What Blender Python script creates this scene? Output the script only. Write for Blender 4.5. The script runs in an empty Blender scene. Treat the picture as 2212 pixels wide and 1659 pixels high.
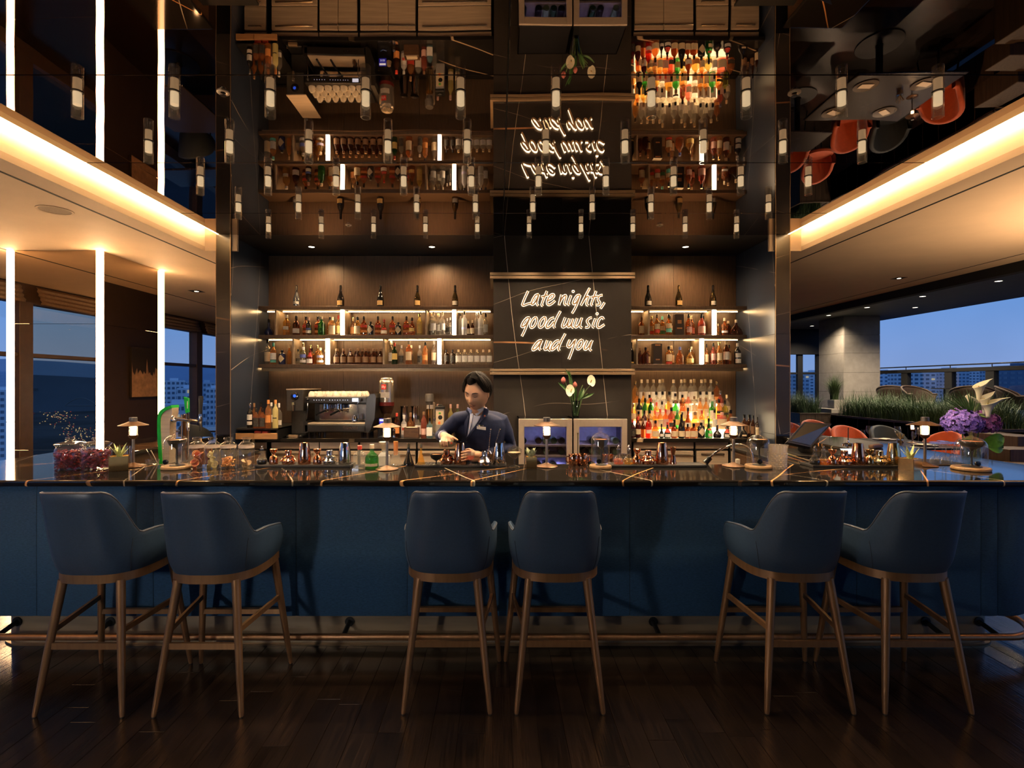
import bpy, bmesh, math, random
from mathutils import Vector, Matrix, noise as mnoise
random.seed(7)
PI = math.pi
SC = bpy.context.scene
COL = SC.collection
# ---------------------------------------------------------------- camera, sky, exposure
F, CX, CY, ZC = 1106.0, 1076.0, 830.0, 1.68          # focal length in pixels of the 2212 x 1659 frame, vanishing point, eye height
cd = bpy.data.cameras.new('camera'); cam = bpy.data.objects.new('camera', cd); COL.objects.link(cam)
cam.location = (0, 0, ZC); cam.rotation_euler = (PI/2, 0, 0)
cd.sensor_fit = 'HORIZONTAL'; cd.sensor_width = 36.0; cd.lens = 36.0*F/2212
cd.shift_x = (1106-CX)/2212; cd.shift_y = (CY-829.5)/2212; cd.clip_end = 9000; cd.clip_start = .05
SC.camera = cam
w = bpy.data.worlds.new('dusk_sky'); SC.world = w; w.use_nodes = True
nt = w.node_tree; nt.nodes.clear()
def NN(nt, t, **k):
    n = nt.nodes.new(t)
    for a, v in k.items(): setattr(n, a, v)
    return n
tc = NN(nt, 'ShaderNodeTexCoord'); sx = NN(nt, 'ShaderNodeSeparateXYZ'); rp = NN(nt, 'ShaderNodeValToRGB')
bg = NN(nt, 'ShaderNodeBackground'); out = NN(nt, 'ShaderNodeOutputWorld'); cl = NN(nt, 'ShaderNodeTexNoise')
mx = NN(nt, 'ShaderNodeMix', data_type='RGBA', blend_type='MULTIPLY')
nt.links.new(tc.outputs['Generated'], sx.inputs[0]); nt.links.new(sx.outputs['Z'], rp.inputs[0])
e = rp.color_ramp.elements
e[0].position = 0.0; e[0].color = (.26, .37, .68, 1); e[1].position = .55; e[1].color = (.06, .16, .46, 1)
n_ = e.new(.13); n_.color = (.150, .33, .74, 1)
cl.inputs['Scale'].default_value = 3.0; cl.inputs['Detail'].default_value = 4
r2 = NN(nt, 'ShaderNodeValToRGB'); r2.color_ramp.elements[0].position = .38; r2.color_ramp.elements[0].color = (.80, .82, .84, 1); r2.color_ramp.elements[1].position = .66
nt.links.new(tc.outputs['Generated'], cl.inputs['Vector']); nt.links.new(cl.outputs['Fac'], r2.inputs[0])
mx.inputs[0].default_value = 1.0
nt.links.new(rp.outputs[0], mx.inputs[6]); nt.links.new(r2.outputs[0], mx.inputs[7])
nt.links.new(mx.outputs[2], bg.inputs[0]); bg.inputs[1].default_value = .78; nt.links.new(bg.outputs[0], out.inputs[0])
SC.view_settings.view_transform = 'Standard'; SC.view_settings.look = 'None'
SC.view_settings.exposure = 0.45; SC.view_settings.gamma = 1.0; SC.view_settings.use_curve_mapping = False
cy = SC.cycles
cy.max_bounces = 12; cy.diffuse_bounces = 4; cy.glossy_bounces = 6; cy.transmission_bounces = 8; cy.transparent_max_bounces = 28
cy.caustics_reflective = False; cy.caustics_refractive = False; cy.sample_clamp_indirect = 4.0; cy.use_denoising = True
try: cy.denoiser = 'OPENIMAGEDENOISE'
except Exception: pass

def area(name, loc, rot, sx_, sy_, power, col):
    l = bpy.data.lights.new(name, 'AREA'); l.shape = 'RECTANGLE'; l.size = sx_; l.size_y = sy_; l.energy = power; l.color = col
    o = bpy.data.objects.new(name, l); COL.objects.link(o); o.location = loc; o.rotation_euler = rot
    return o
def spot(name, loc, power, col, ang=70, blend=.6, rad=.03, rot=(0, 0, 0)):
    l = bpy.data.lights.new(name, 'SPOT'); l.energy = power; l.color = col; l.spot_size = math.radians(ang); l.spot_blend = blend; l.shadow_soft_size = rad
    o = bpy.data.objects.new(name, l); COL.objects.link(o); o.location = loc; o.rotation_euler = rot
    return o
WARM = (1.0, .60, .28)

# ---------------------------------------------------------------- coordinates
def X(px, d): return (px-CX)*d/F
def Z(py, d): return ZC-(py-CY)*d/F
def P(px, py, d): return Vector((X(px, d), d, Z(py, d)))
def dz(py, z): return (ZC-z)*F/(py-CY)               # depth at which height z shows at row py
def on(px, py, z):
    d = dz(py, z); return Vector((X(px, d), d, z))

# ---------------------------------------------------------------- mesh building
class MB:
    def __init__(s): s.v = []; s.f = []
    def add(s, vs, fs):
        o = len(s.v); s.v += [tuple(v) for v in vs]; s.f += [tuple(i+o for i in f) for f in fs]; return s
    def box(s, x0, x1, y0, y1, z0, z1):
        return s.add([(x, y, z) for z in (z0, z1) for y in (y0, y1) for x in (x0, x1)],
                     [(0, 2, 3, 1), (4, 5, 7, 6), (0, 1, 5, 4), (2, 6, 7, 3), (0, 4, 6, 2), (1, 3, 7, 5)])
    def rbox(s, x0, x1, y0, y1, z0, z1, b=.005, seg=2):
        bm = bmesh.new(); bmesh.ops.create_cube(bm, size=1)
        for v in bm.verts: v.co = Vector(((x0+x1)/2+v.co.x*(x1-x0), (y0+y1)/2+v.co.y*(y1-y0), (z0+z1)/2+v.co.z*(z1-z0)))
        bmesh.ops.bevel(bm, geom=bm.edges[:], offset=b, segments=seg, profile=.5, affect='EDGES')
        bm.verts.index_update(); s.add([v.co for v in bm.verts], [[v.index for v in f.verts] for f in bm.faces]); bm.free(); return s
    def lathe(s, prof, seg=20, c=(0, 0, 0), k=1.0, sy=1.0, p=2.0, a0=0, a1=2*PI, M=None):
        full = abs(a1-a0-2*PI) < 1e-6; n = seg if full else seg+1
        vs = []; fs = []
        for r, h in prof:
            for i in range(n):
                a = a0+(a1-a0)*i/seg
                ca, sa = math.cos(a), math.sin(a)
                q = 1.0 if p == 2 else (abs(ca)**p+abs(sa)**p)**(-1/p)
                v = Vector((ca*r*k*q, sa*r*k*sy*q, h*k))
                if M is not None: v = M @ v
                vs.append((c[0]+v.x, c[1]+v.y, c[2]+v.z))
        for j in range(len(prof)-1):
            for i in range(seg):
                i2 = (i+1) % n if full else i+1
                fs.append((j*n+i, j*n+i2, (j+1)*n+i2, (j+1)*n+i))
        return s.add(vs, fs)
    def cyl(s, a, b, r, r2=None, seg=12, cap=True):
        return s.tube([a, b], [r, r if r2 is None else r2], seg, cap)
    def tube(s, pts, rad, seg=8, cap=True, flat=1.0, up=None):
        pts = [Vector(p) for p in pts]; n = len(pts)
        if not hasattr(rad, '__len__'): rad = [rad]*n
        vs = []; fs = []; prev = None
        for i in range(n):
            t = (pts[min(i+1, n-1)]-pts[max(i-1, 0)])
            t = t.normalized() if t.length > 1e-9 else Vector((0, 0, 1))
            if up is not None: u = Vector(up)-t*t.dot(Vector(up))
            elif prev is None:
                u = t.orthogonal()
            else: u = prev-t*prev.dot(t)
            if u.length < 1e-6: u = t.orthogonal()
            u.normalize(); prev = u; w_ = t.cross(u)
            for j in range(seg):
                a = 2*PI*j/seg; vs.append(pts[i]+u*(math.cos(a)*rad[i]*flat)+w_*(math.sin(a)*rad[i]))
        for i in range(n-1):
            for j in range(seg):
                j2 = (j+1) % seg; fs.append((i*seg+j, i*seg+j2, (i+1)*seg+j2, (i+1)*seg+j))
        if cap: fs.append(tuple(range(seg-1, -1, -1))); fs.append(tuple((n-1)*seg+j for j in range(seg)))
        return s.add(vs, fs)
    def ball(s, c, rx, ry=None, rz=None, u=14, v=9, M=None):
        ry = rx if ry is None else ry; rz = rx if rz is None else rz
        prof = [(max(math.sin(PI*j/v), 1e-4), -math.cos(PI*j/v)) for j in range(v+1)]
        MM = Matrix.Diagonal((rx, ry, rz)) if M is None else M @ Matrix.Diagonal((rx, ry, rz))
        return s.lathe(prof, u, c, M=MM)
    def prism(s, pts, z0, z1):
        n = len(pts)
        return s.add([(x, y, z0) for x, y in pts]+[(x, y, z1) for x, y in pts],
                     [tuple(range(n-1, -1, -1)), tuple(range(n, 2*n))]+[(i, (i+1) % n, n+(i+1) % n, n+i) for i in range(n)])
    def prismy(s, pts, y0, y1):                       # outline in x, z, pushed along y
        n = len(pts)
        return s.add([(x, y0, z) for x, z in pts]+[(x, y1, z) for x, z in pts],
                     [tuple(range(n)), tuple(range(2*n-1, n-1, -1))]+[(i, n+i, n+(i+1) % n, (i+1) % n) for i in range(n)])
    def grid(s, rows, closed=False):
        m = len(rows[0]); vs = [v for r in rows for v in r]; fs = []
        for i in range(len(rows)-1):
            for j in range(m if closed else m-1):
                j2 = (j+1) % m; fs.append((i*m+j, i*m+j2, (i+1)*m+j2, (i+1)*m+j))
        return s.add(vs, fs)
    def mesh(s, name, mat, smooth=True, ang=38):
        me = bpy.data.meshes.new(name); me.from_pydata(s.v, [], s.f); me.update()
        if mat is not None: me.materials.append(mat)
        if smooth:
            me.polygons.foreach_set('use_smooth', [True]*len(me.polygons)); me.set_sharp_from_angle(angle=math.radians(ang))
        return me
    def obj(s, name, mat, parent=None, smooth=True, ang=38, fix=False):
        me = s.mesh(name, mat, smooth, ang)
        if fix:
            bm = bmesh.new(); bm.from_mesh(me); bmesh.ops.recalc_face_normals(bm, faces=bm.faces[:]); bm.to_mesh(me); bm.free()
        o = bpy.data.objects.new(name, me); COL.objects.link(o)
        if parent is not None: o.parent = parent
        return o
def thing(name, label, cat, loc=(0, 0, 0), rz=0, group=None):
    o = bpy.data.objects.new(name, None); o.empty_display_size = .05; COL.objects.link(o)
    o.location = loc; o.rotation_euler = (0, 0, rz); o['label'] = label; o['category'] = cat
    if group: o['group'] = group
    return o
def tag(o, label, cat, group=None, kind=None):
    o['label'] = label; o['category'] = cat
    if group: o['group'] = group
    if kind: o['kind'] = kind
    return o
def struct(o, label=None):
    o['kind'] = 'structure'
    if label: o['label'] = label
    return o
def dup(root, loc, rz=0, label=None):
    r = root.copy(); COL.objects.link(r); r.location = loc; r.rotation_euler = (0, 0, rz)
    if label: r['label'] = label
    for ch in list(root.children):
        c = ch.copy(); COL.objects.link(c); c.parent = r
        for g in list(ch.children):
            h = g.copy(); COL.objects.link(h); h.parent = c
    return r
ORD = ['first', 'second', 'third', 'fourth', 'fifth', 'sixth', 'seventh', 'eighth', 'ninth', 'tenth', 'eleventh', 'twelfth', 'thirteenth',
       'fourteenth', 'fifteenth', 'sixteenth', 'seventeenth', 'eighteenth', 'nineteenth', 'twentieth', 'twenty-first', 'twenty-second', 'twenty-third', 'twenty-fourth',
       'twenty-fifth', 'twenty-sixth', 'twenty-seventh', 'twenty-eighth', 'twenty-ninth', 'thirtieth', 'thirty-first', 'thirty-second', 'thirty-third', 'thirty-fourth', 'thirty-fifth']
def spline(pts, n=6, closed=False):
    P_ = [Vector(p) for p in pts]; m = len(P_); out = []
    rng = m if closed else m-1
    for i in range(rng):
        p0 = P_[(i-1) % m] if closed or i > 0 else P_[0]*2-P_[1]
        p1 = P_[i]; p2 = P_[(i+1) % m]
        p3 = P_[(i+2) % m] if closed or i+2 < m else P_[m-1]*2-P_[m-2]
        for j in range(n):
            t = j/n
            out.append(.5*((2*p1)+(p2-p0)*t+(2*p0-5*p1+4*p2-p3)*t*t+(3*p1-p0-3*p2+p3)*t*t*t))
    out.append(P_[0] if closed else P_[-1])
    return out
def text_mesh(name, body, size, mat, parent, M, extr=.0006):
    c = bpy.data.curves.new(name, 'FONT'); c.body = body; c.size = size; c.extrude = extr; c.align_x = 'CENTER'; c.align_y = 'CENTER'; c.resolution_u = 3
    t = bpy.data.objects.new(name+'_tmp', c); COL.objects.link(t)
    me = bpy.data.meshes.new_from_object(t.evaluated_get(bpy.context.evaluated_depsgraph_get()))
    COL.objects.unlink(t); bpy.data.objects.remove(t)
    me.transform(M); me.materials.clear(); me.materials.append(mat); me.name = name
    o = bpy.data.objects.new(name, me); COL.objects.link(o); o.parent = parent
    return o

# ---------------------------------------------------------------- materials
MATS = {}
def pm(name, col, rough=.5, metal=0.0, nz=.12, ns=30, bump=0, trans=0, ior=1.45, emit=None, es=1.0, coat=0, sheen=0, stretch=(1, 1, 1), alpha=None, spec=None):
    """principled material with procedural colour and roughness variation"""
    if name in MATS: return MATS[name]
    m = bpy.data.materials.new(name); m.use_nodes = True; t = m.node_tree; b = t.nodes['Principled BSDF']
    b.inputs['Roughness'].default_value = rough; b.inputs['Metallic'].default_value = metal
    b.inputs['Base Color'].default_value = (*col, 1)
    if trans: b.inputs['Transmission Weight'].default_value = trans; b.inputs['IOR'].default_value = ior
    if coat: b.inputs['Coat Weight'].default_value = coat; b.inputs['Coat Roughness'].default_value = .08
    if sheen: b.inputs['Sheen Weight'].default_value = sheen
    if spec is not None: b.inputs['Specular IOR Level'].default_value = spec
    if emit: b.inputs['Emission Color'].default_value = (*emit, 1); b.inputs['Emission Strength'].default_value = es
    if nz:
        tcn = NN(t, 'ShaderNodeTexCoord'); mp = NN(t, 'ShaderNodeMapping'); no = NN(t, 'ShaderNodeTexNoise'); rr = NN(t, 'ShaderNodeValToRGB')
        mp.inputs['Scale'].default_value = stretch; no.inputs['Scale'].default_value = ns; no.inputs['Detail'].default_value = 4
        t.links.new(tcn.outputs['Object'], mp.inputs[0]); t.links.new(mp.outputs[0], no.inputs['Vector']); t.links.new(no.outputs['Fac'], rr.inputs[0])
        rr.color_ramp.elements[0].position = .3; rr.color_ramp.elements[1].position = .7
        rr.color_ramp.elements[0].color = (*[c*(1-nz) for c in col], 1); rr.color_ramp.elements[1].color = (*[min(1, c*(1+nz)) for c in col], 1)
        t.links.new(rr.outputs[0], b.inputs['Base Color'])
        if bump:
            bp = NN(t, 'ShaderNodeBump'); bp.inputs['Strength'].default_value = bump; bp.inputs['Distance'].default_value = .002
            t.links.new(no.outputs['Fac'], bp.inputs['Height']); t.links.new(bp.outputs[0], b.inputs['Normal'])
    MATS[name] = m; return m
def em(name, col, s):
    if name in MATS: return MATS[name]
    m = bpy.data.materials.new(name); m.use_nodes = True; t = m.node_tree; t.nodes.clear()
    e_ = NN(t, 'ShaderNodeEmission'); o_ = NN(t, 'ShaderNodeOutputMaterial'); e_.inputs[0].default_value = (*col, 1); e_.inputs[1].default_value = s
    t.links.new(e_.outputs[0], o_.inputs[0]); MATS[name] = m; return m
def thin(name, col=(1, 1, 1), tl=0.0, tcol=None, gl=1.0, ior=1.5, rough=.02):
    """thin-walled glass or a glass of liquid: tinted see-through plus fresnel gloss, tl = share of scattering inside"""
    if name in MATS: return MATS[name]
    m = bpy.data.materials.new(name); m.use_nodes = True; t = m.node_tree; t.nodes.clear()
    tr = NN(t, 'ShaderNodeBsdfTransparent'); g = NN(t, 'ShaderNodeBsdfGlossy'); fr = NN(t, 'ShaderNodeFresnel'); mxs = NN(t, 'ShaderNodeMixShader'); o_ = NN(t, 'ShaderNodeOutputMaterial')
    tr.inputs[0].default_value = (*col, 1); g.inputs['Roughness'].default_value = rough; g.inputs['Color'].default_value = (gl, gl, gl, 1); ge = NN(t, 'ShaderNodeNewGeometry'); mr_ = NN(t, 'ShaderNodeMapRange'); mr_.inputs['To Min'].default_value = ior; mr_.inputs['To Max'].default_value = 1/ior   # thin wall: same fresnel from both faces
    t.links.new(ge.outputs['Backfacing'], mr_.inputs[0]); t.links.new(mr_.outputs[0], fr.inputs[0])
    base = tr.outputs[0]
    if tl > 0:
        tlc = tcol or col
        a = NN(t, 'ShaderNodeBsdfTranslucent'); d = NN(t, 'ShaderNodeBsdfDiffuse'); a.inputs[0].default_value = (*tlc, 1); d.inputs[0].default_value = (*tlc, 1)
        no = NN(t, 'ShaderNodeTexNoise'); no.inputs['Scale'].default_value = 12
        m1 = NN(t, 'ShaderNodeMixShader'); m1.inputs[0].default_value = .5; t.links.new(a.outputs[0], m1.inputs[1]); t.links.new(d.outputs[0], m1.inputs[2])
        m2 = NN(t, 'ShaderNodeMixShader'); m2.inputs[0].default_value = tl; t.links.new(tr.outputs[0], m2.inputs[1]); t.links.new(m1.outputs[0], m2.inputs[2]); base = m2.outputs[0]
    t.links.new(fr.outputs[0], mxs.inputs[0]); t.links.new(base, mxs.inputs[1]); t.links.new(g.outputs[0], mxs.inputs[2]); t.links.new(mxs.outputs[0], o_.inputs[0])
    MATS[name] = m; return m
def mirror_mat(name, col, rough=.015, wav=0.0, ws=1.2):
    m = bpy.data.materials.new(name); m.use_nodes = True; t = m.node_tree; b = t.nodes['Principled BSDF']
    b.inputs['Base Color'].default_value = (*col, 1); b.inputs['Metallic'].default_value = 1; b.inputs['Roughness'].default_value = rough
    if wav:
        tcn = NN(t, 'ShaderNodeTexCoord'); no = NN(t, 'ShaderNodeTexNoise'); bp = NN(t, 'ShaderNodeBump')
        no.inputs['Scale'].default_value = ws; no.inputs['Detail'].default_value = 1
        bp.inputs['Strength'].default_value = wav; bp.inputs['Distance'].default_value = .05
        t.links.new(tcn.outputs['Object'], no.inputs['Vector']); t.links.new(no.outputs['Fac'], bp.inputs['Height']); t.links.new(bp.outputs[0], b.inputs['Normal'])
    MATS[name] = m; return m
def marble(name, base, rough, sets, spec=.5, mot=.35):
    """dark stone with thin veins; sets = (rotation, scale, distortion, width, colour, patchiness)"""
    m = bpy.data.materials.new(name); m.use_nodes = True; t = m.node_tree; b = t.nodes['Principled BSDF']
    tcn = NN(t, 'ShaderNodeTexCoord'); no = NN(t, 'ShaderNodeTexNoise'); no.inputs['Scale'].default_value = 2.2; no.inputs['Detail'].default_value = 6
    t.links.new(tcn.outputs['Object'], no.inputs['Vector'])
    rr = NN(t, 'ShaderNodeValToRGB'); rr.color_ramp.elements[0].color = (*[c*(1-mot) for c in base], 1); rr.color_ramp.elements[1].color = (*[c*(1+mot) for c in base], 1)
    t.links.new(no.outputs['Fac'], rr.inputs[0]); cur = rr.outputs[0]
    for k, (rot, sc_, dist, wid, colr, patch) in enumerate(sets):
        mp = NN(t, 'ShaderNodeMapping'); mp.inputs['Rotation'].default_value = rot; mp.inputs['Location'].default_value = (k*1.7, k*.9, k*.33)
        wv = NN(t, 'ShaderNodeTexWave'); wv.inputs['Scale'].default_value = sc_; wv.inputs['Distortion'].default_value = dist; wv.inputs['Detail'].default_value = 2; wv.inputs['Detail Scale'].default_value = .7
        t.links.new(tcn.outputs['Object'], mp.inputs[0]); t.links.new(mp.outputs[0], wv.inputs['Vector'])
        r_ = NN(t, 'ShaderNodeMapRange'); r_.inputs['From Min'].default_value = 1-wid; r_.inputs['From Max'].default_value = 1-wid*.3
        t.links.new(wv.outputs['Fac'], r_.inputs[0])
        pn = NN(t, 'ShaderNodeTexNoise'); pn.inputs['Scale'].default_value = 1.1+k*.4; pr = NN(t, 'ShaderNodeValToRGB'); pr.color_ramp.elements[0].position = patch; pr.color_ramp.elements[1].position = patch+.15
        t.links.new(mp.outputs[0], pn.inputs['Vector']); t.links.new(pn.outputs['Fac'], pr.inputs[0])
        mu = NN(t, 'ShaderNodeMath', operation='MULTIPLY'); t.links.new(r_.outputs[0], mu.inputs[0]); t.links.new(pr.outputs[0], mu.inputs[1])
        mxn = NN(t, 'ShaderNodeMix', data_type='RGBA'); t.links.new(mu.outputs[0], mxn.inputs[0]); t.links.new(cur, mxn.inputs[6]); mxn.inputs[7].default_value = (*colr, 1); cur = mxn.outputs[2]
    t.links.new(cur, b.inputs['Base Color']); b.inputs['Roughness'].default_value = rough; b.inputs['Specular IOR Level'].default_value = spec
    MATS[name] = m; return m
def grain(name, c1, c2, scale, stretch, rough=.4, bump=.15, spec=.5, rv=.15):
    """wood or woven surface: stretched noise along one axis, offset per object"""
    m = bpy.data.materials.new(name); m.use_nodes = True; t = m.node_tree; b = t.nodes['Principled BSDF']
    tcn = NN(t, 'ShaderNodeTexCoord'); oi = NN(t, 'ShaderNodeObjectInfo'); mp = NN(t, 'ShaderNodeMapping'); no = NN(t, 'ShaderNodeTexNoise'); rr = NN(t, 'ShaderNodeValToRGB'); ad = NN(t, 'ShaderNodeVectorMath', operation='ADD')
    sc2 = NN(t, 'ShaderNodeVectorMath', operation='SCALE'); sc2.inputs['Scale'].default_value = 37.0
    cmb = NN(t, 'ShaderNodeCombineXYZ'); t.links.new(oi.outputs['Random'], cmb.inputs[0]); t.links.new(oi.outputs['Random'], cmb.inputs[1]); t.links.new(cmb.outputs[0], sc2.inputs[0])
    t.links.new(tcn.outputs['Object'], ad.inputs[0]); t.links.new(sc2.outputs[0], ad.inputs[1]); t.links.new(ad.outputs[0], mp.inputs[0])
    mp.inputs['Scale'].default_value = stretch; no.inputs['Scale'].default_value = scale; no.inputs['Detail'].default_value = 7; no.inputs['Distortion'].default_value = .6
    t.links.new(mp.outputs[0], no.inputs['Vector']); t.links.new(no.outputs['Fac'], rr.inputs[0])
    rr.color_ramp.elements[0].position = .32; rr.color_ramp.elements[0].color = (*c1, 1); rr.color_ramp.elements[1].position = .7; rr.color_ramp.elements[1].color = (*c2, 1)
    hv = NN(t, 'ShaderNodeHueSaturation'); mr = NN(t, 'ShaderNodeMapRange'); mr.inputs['To Min'].default_value = 1-rv; mr.inputs['To Max'].default_value = 1+rv
    t.links.new(oi.outputs['Random'], mr.inputs[0]); t.links.new(mr.outputs[0], hv.inputs['Value']); t.links.new(rr.outputs[0], hv.inputs['Color']); t.links.new(hv.outputs[0], b.inputs['Base Color'])
    b.inputs['Roughness'].default_value = rough; b.inputs['Specular IOR Level'].default_value = spec
    bp = NN(t, 'ShaderNodeBump'); bp.inputs['Strength'].default_value = bump; bp.inputs['Distance'].default_value = .002
    t.links.new(no.outputs['Fac'], bp.inputs['Height']); t.links.new(bp.outputs[0], b.inputs['Normal'])
    MATS[name] = m; return m

m_mirror = mirror_mat('dark_mirror', (.32, .25, .20), .012, .035, 1.3)
m_bronze_mirror = mirror_mat('bronze_mirror', (.74, .58, .42), .01)
m_counter = marble('counter_marble', (.010, .0085, .0075), .055, [((0, 0, .62), .42, 3, .0006, (.70, .33, .12), .30), ((0, 0, -.5), .35, 3, .0003, (.5, .40, .28), .40), ((0, 0, 1.1), .3, 4, .0005, (.60, .30, .12), .40)], .6)
m_marble = marble('wall_marble', (.026, .022, .019), .24, [((0, .10, 0), .34, 1.0, .00012, (.45, .38, .30), .36), ((0, 1.45, 0), .2, 2.5, .0004, (.40, .20, .09), .44), ((0, 1.75, 0), .5, 4, .0001, (.30, .25, .2), .42)], .5)
m_side_marble = marble('side_marble', (.027, .038, .064), .28, [((.12, 0, PI/2), .5, 1.0, .0001, (.55, .50, .45), .34), ((1.25, 0, PI/2), .3, 3, .00015, (.50, .42, .34), .42)], .6)  # blue daylight reflected on the wing walls is put into this base colour
m_floor = grain('dark_oak', (.0032, .0022, .0018), (.0150, .0090, .0063), 10, (10, .45, 1), .17, .45, .5, .28)
m_veneer = grain('brown_veneer', (.050, .031, .019), (.092, .058, .037), 14, (9, 9, .35), .42, .12, .4, .1)
m_linen = grain('blue_linen', (.014, .046, .105), (.025, .080, .170), 60, (1, 1, 4), .75, .25, .3, .05)
m_leather = pm('blue_leather', (.024, .046, .086), .40, 0, .10, 90, .10)
m_pipe = pm('dark_piping', (.03, .035, .05), .4)
m_bronze = pm('brushed_bronze', (.28, .155, .075), .38, .75, .12, 40, stretch=(1, 1, .1))
m_plinth = pm('bronze_plinth', (.30, .23, .15), .42, .35, .15, 20, stretch=(.1, 1, 1))
m_champ = pm('champagne_metal', (.42, .30, .18), .38, .75, .08, 30, stretch=(.1, 1, 1))
m_black = pm('black_matte', (.006, .006, .006), .5)
m_blackg = pm('black_gloss', (.006, .006, .007), .15)
m_rubber = pm('black_rubber', (.012, .012, .012), .6)
m_steel = pm('brushed_steel', (.66, .53, .39), .32, .5, .12, 60, stretch=(.05, 1, 1))
m_steel2 = pm('polished_steel', (.72, .68, .64), .10, 1.0, .05)
m_chrome = pm('chrome', (.80, .78, .76), .05, 1.0, .03)
m_copper = pm('copper', (.88, .42, .24), .11, 1.0, .06)
m_gold = pm('gold_metal', (.80, .60, .32), .14, 1.0, .06)
m_ceil = pm('ceiling_paint', (.62, .46, .32), .7, 0, .04, 3)
m_fascia = pm('cove_fascia_paint', (.80, .68, .50), .8, 0, .03, 4)
m_darkceil = pm('dark_soffit', (.012, .010, .009), .35)
m_groove = pm('groove_black', (.004, .004, .004), .8)
m_wallbrown = pm('dark_brown_wall', (.022, .014, .010), .5, 0, .15, 6)
m_winframe = pm('window_frame_brown', (.085, .052, .034), .45, 0, .1, 10)
m_pane = thin('window_pane', (.93, .96, .97), ior=1.45)
m_glass = thin('clear_glass', (.93, .94, .93), .012, (1, .95, .88), 1.0, 1.7)
m_acryl = pm('clear_acrylic', (1, 1, 1), .02, 0, 0, trans=1.0, ior=1.45)
m_crystal = pm('cut_crystal', (1, 1, 1), .03, 0, 0, trans=1.0, ior=1.5)
m_led = em('warm_led', (1.0, .60, .29), 34.0)
m_cove = em('cove_led', (1.0, .62, .29), 110.0)
m_shelfled = em('shelf_led', (1.0, .60, .25), 70.0)
m_bar = em('shelf_light_bar', (1.0, .78, .52), 24.0)
m_neon = em('neon_halo', (1.0, .77, .48), 6.5)
m_lampglow = em('lamp_glow', (1.0, .70, .42), 45.0)
m_riser = em('lit_riser', (1.0, .74, .42), 4.2)
m_down = em('downlight_glow', (1.0, .80, .58), 6.0)
m_downw = em('downlight_white', (1.0, .90, .75), 6.0)
m_cream = pm('cream_paper', (.62, .50, .34), .7, 0, .2, 160, stretch=(1, 1, 4))
m_white = pm('white_paper', (.70, .66, .60), .7, 0, .15, 160, stretch=(1, 1, 4))
m_porc = pm('porcelain', (.78, .70, .56), .25)
m_wood = grain('light_wood', (.30, .17, .075), (.42, .26, .12), 8, (1, 8, 1), .45, .05)
m_tanwood = grain('tan_wood', (.32, .16, .06), (.45, .24, .10), 8, (.6, 6, 6), .5, .05)
m_walnut = grain('walnut', (.045, .020, .009), (.09, .045, .02), 10, (1, 6, 6), .45, .08)
m_paintw = pm('stone_panel', (.30, .27, .225), .7, 0, .10, 8, .2)
m_planter = grain('planter_boards', (.028, .017, .010), (.065, .042, .026), 8, (6, 6, .3), .6, .2)
# ================================================================ SETTING
H, HL = 3.35, 3.169                                   # mirror ceiling, lower ceilings
XL, XR = -3.115, 3.23                                 # edges of the mirror ceiling
YB, YF = 6.65, 5.70                                   # back wall, fronts of the wing walls
# ---- floor: slab plus oak boards laid one by one where the picture shows them
fl = struct(MB().box(-7.2, 7.2, -5, 16, -.3, -.004).obj('floor', m_floor, smooth=False), 'dark oak strip floor running away from the viewer under the stools')
random.seed(11)
shapes = []
for k in range(5):
    Lp = .95+.12*k
    b = MB(); b.rbox(-.0635, .0635, 0, Lp, -.004, 0, .0009, 1); shapes.append((Lp, b.mesh('plank', m_floor, False)))
npl = 0
for c in range(-27, 28):
    y = 1.62-random.random()*.7
    while y < 3.30 and npl < 300:
        Lp, me = random.choice(shapes)
        o = bpy.data.objects.new('plank', me); COL.objects.link(o); o.parent = fl
        o.location = (c*.129, y, -random.random()*.0007); o.rotation_euler = ((random.random()-.5)*.0006, (random.random()-.5)*.004, 0)
        y += Lp+.0016; npl += 1
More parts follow.
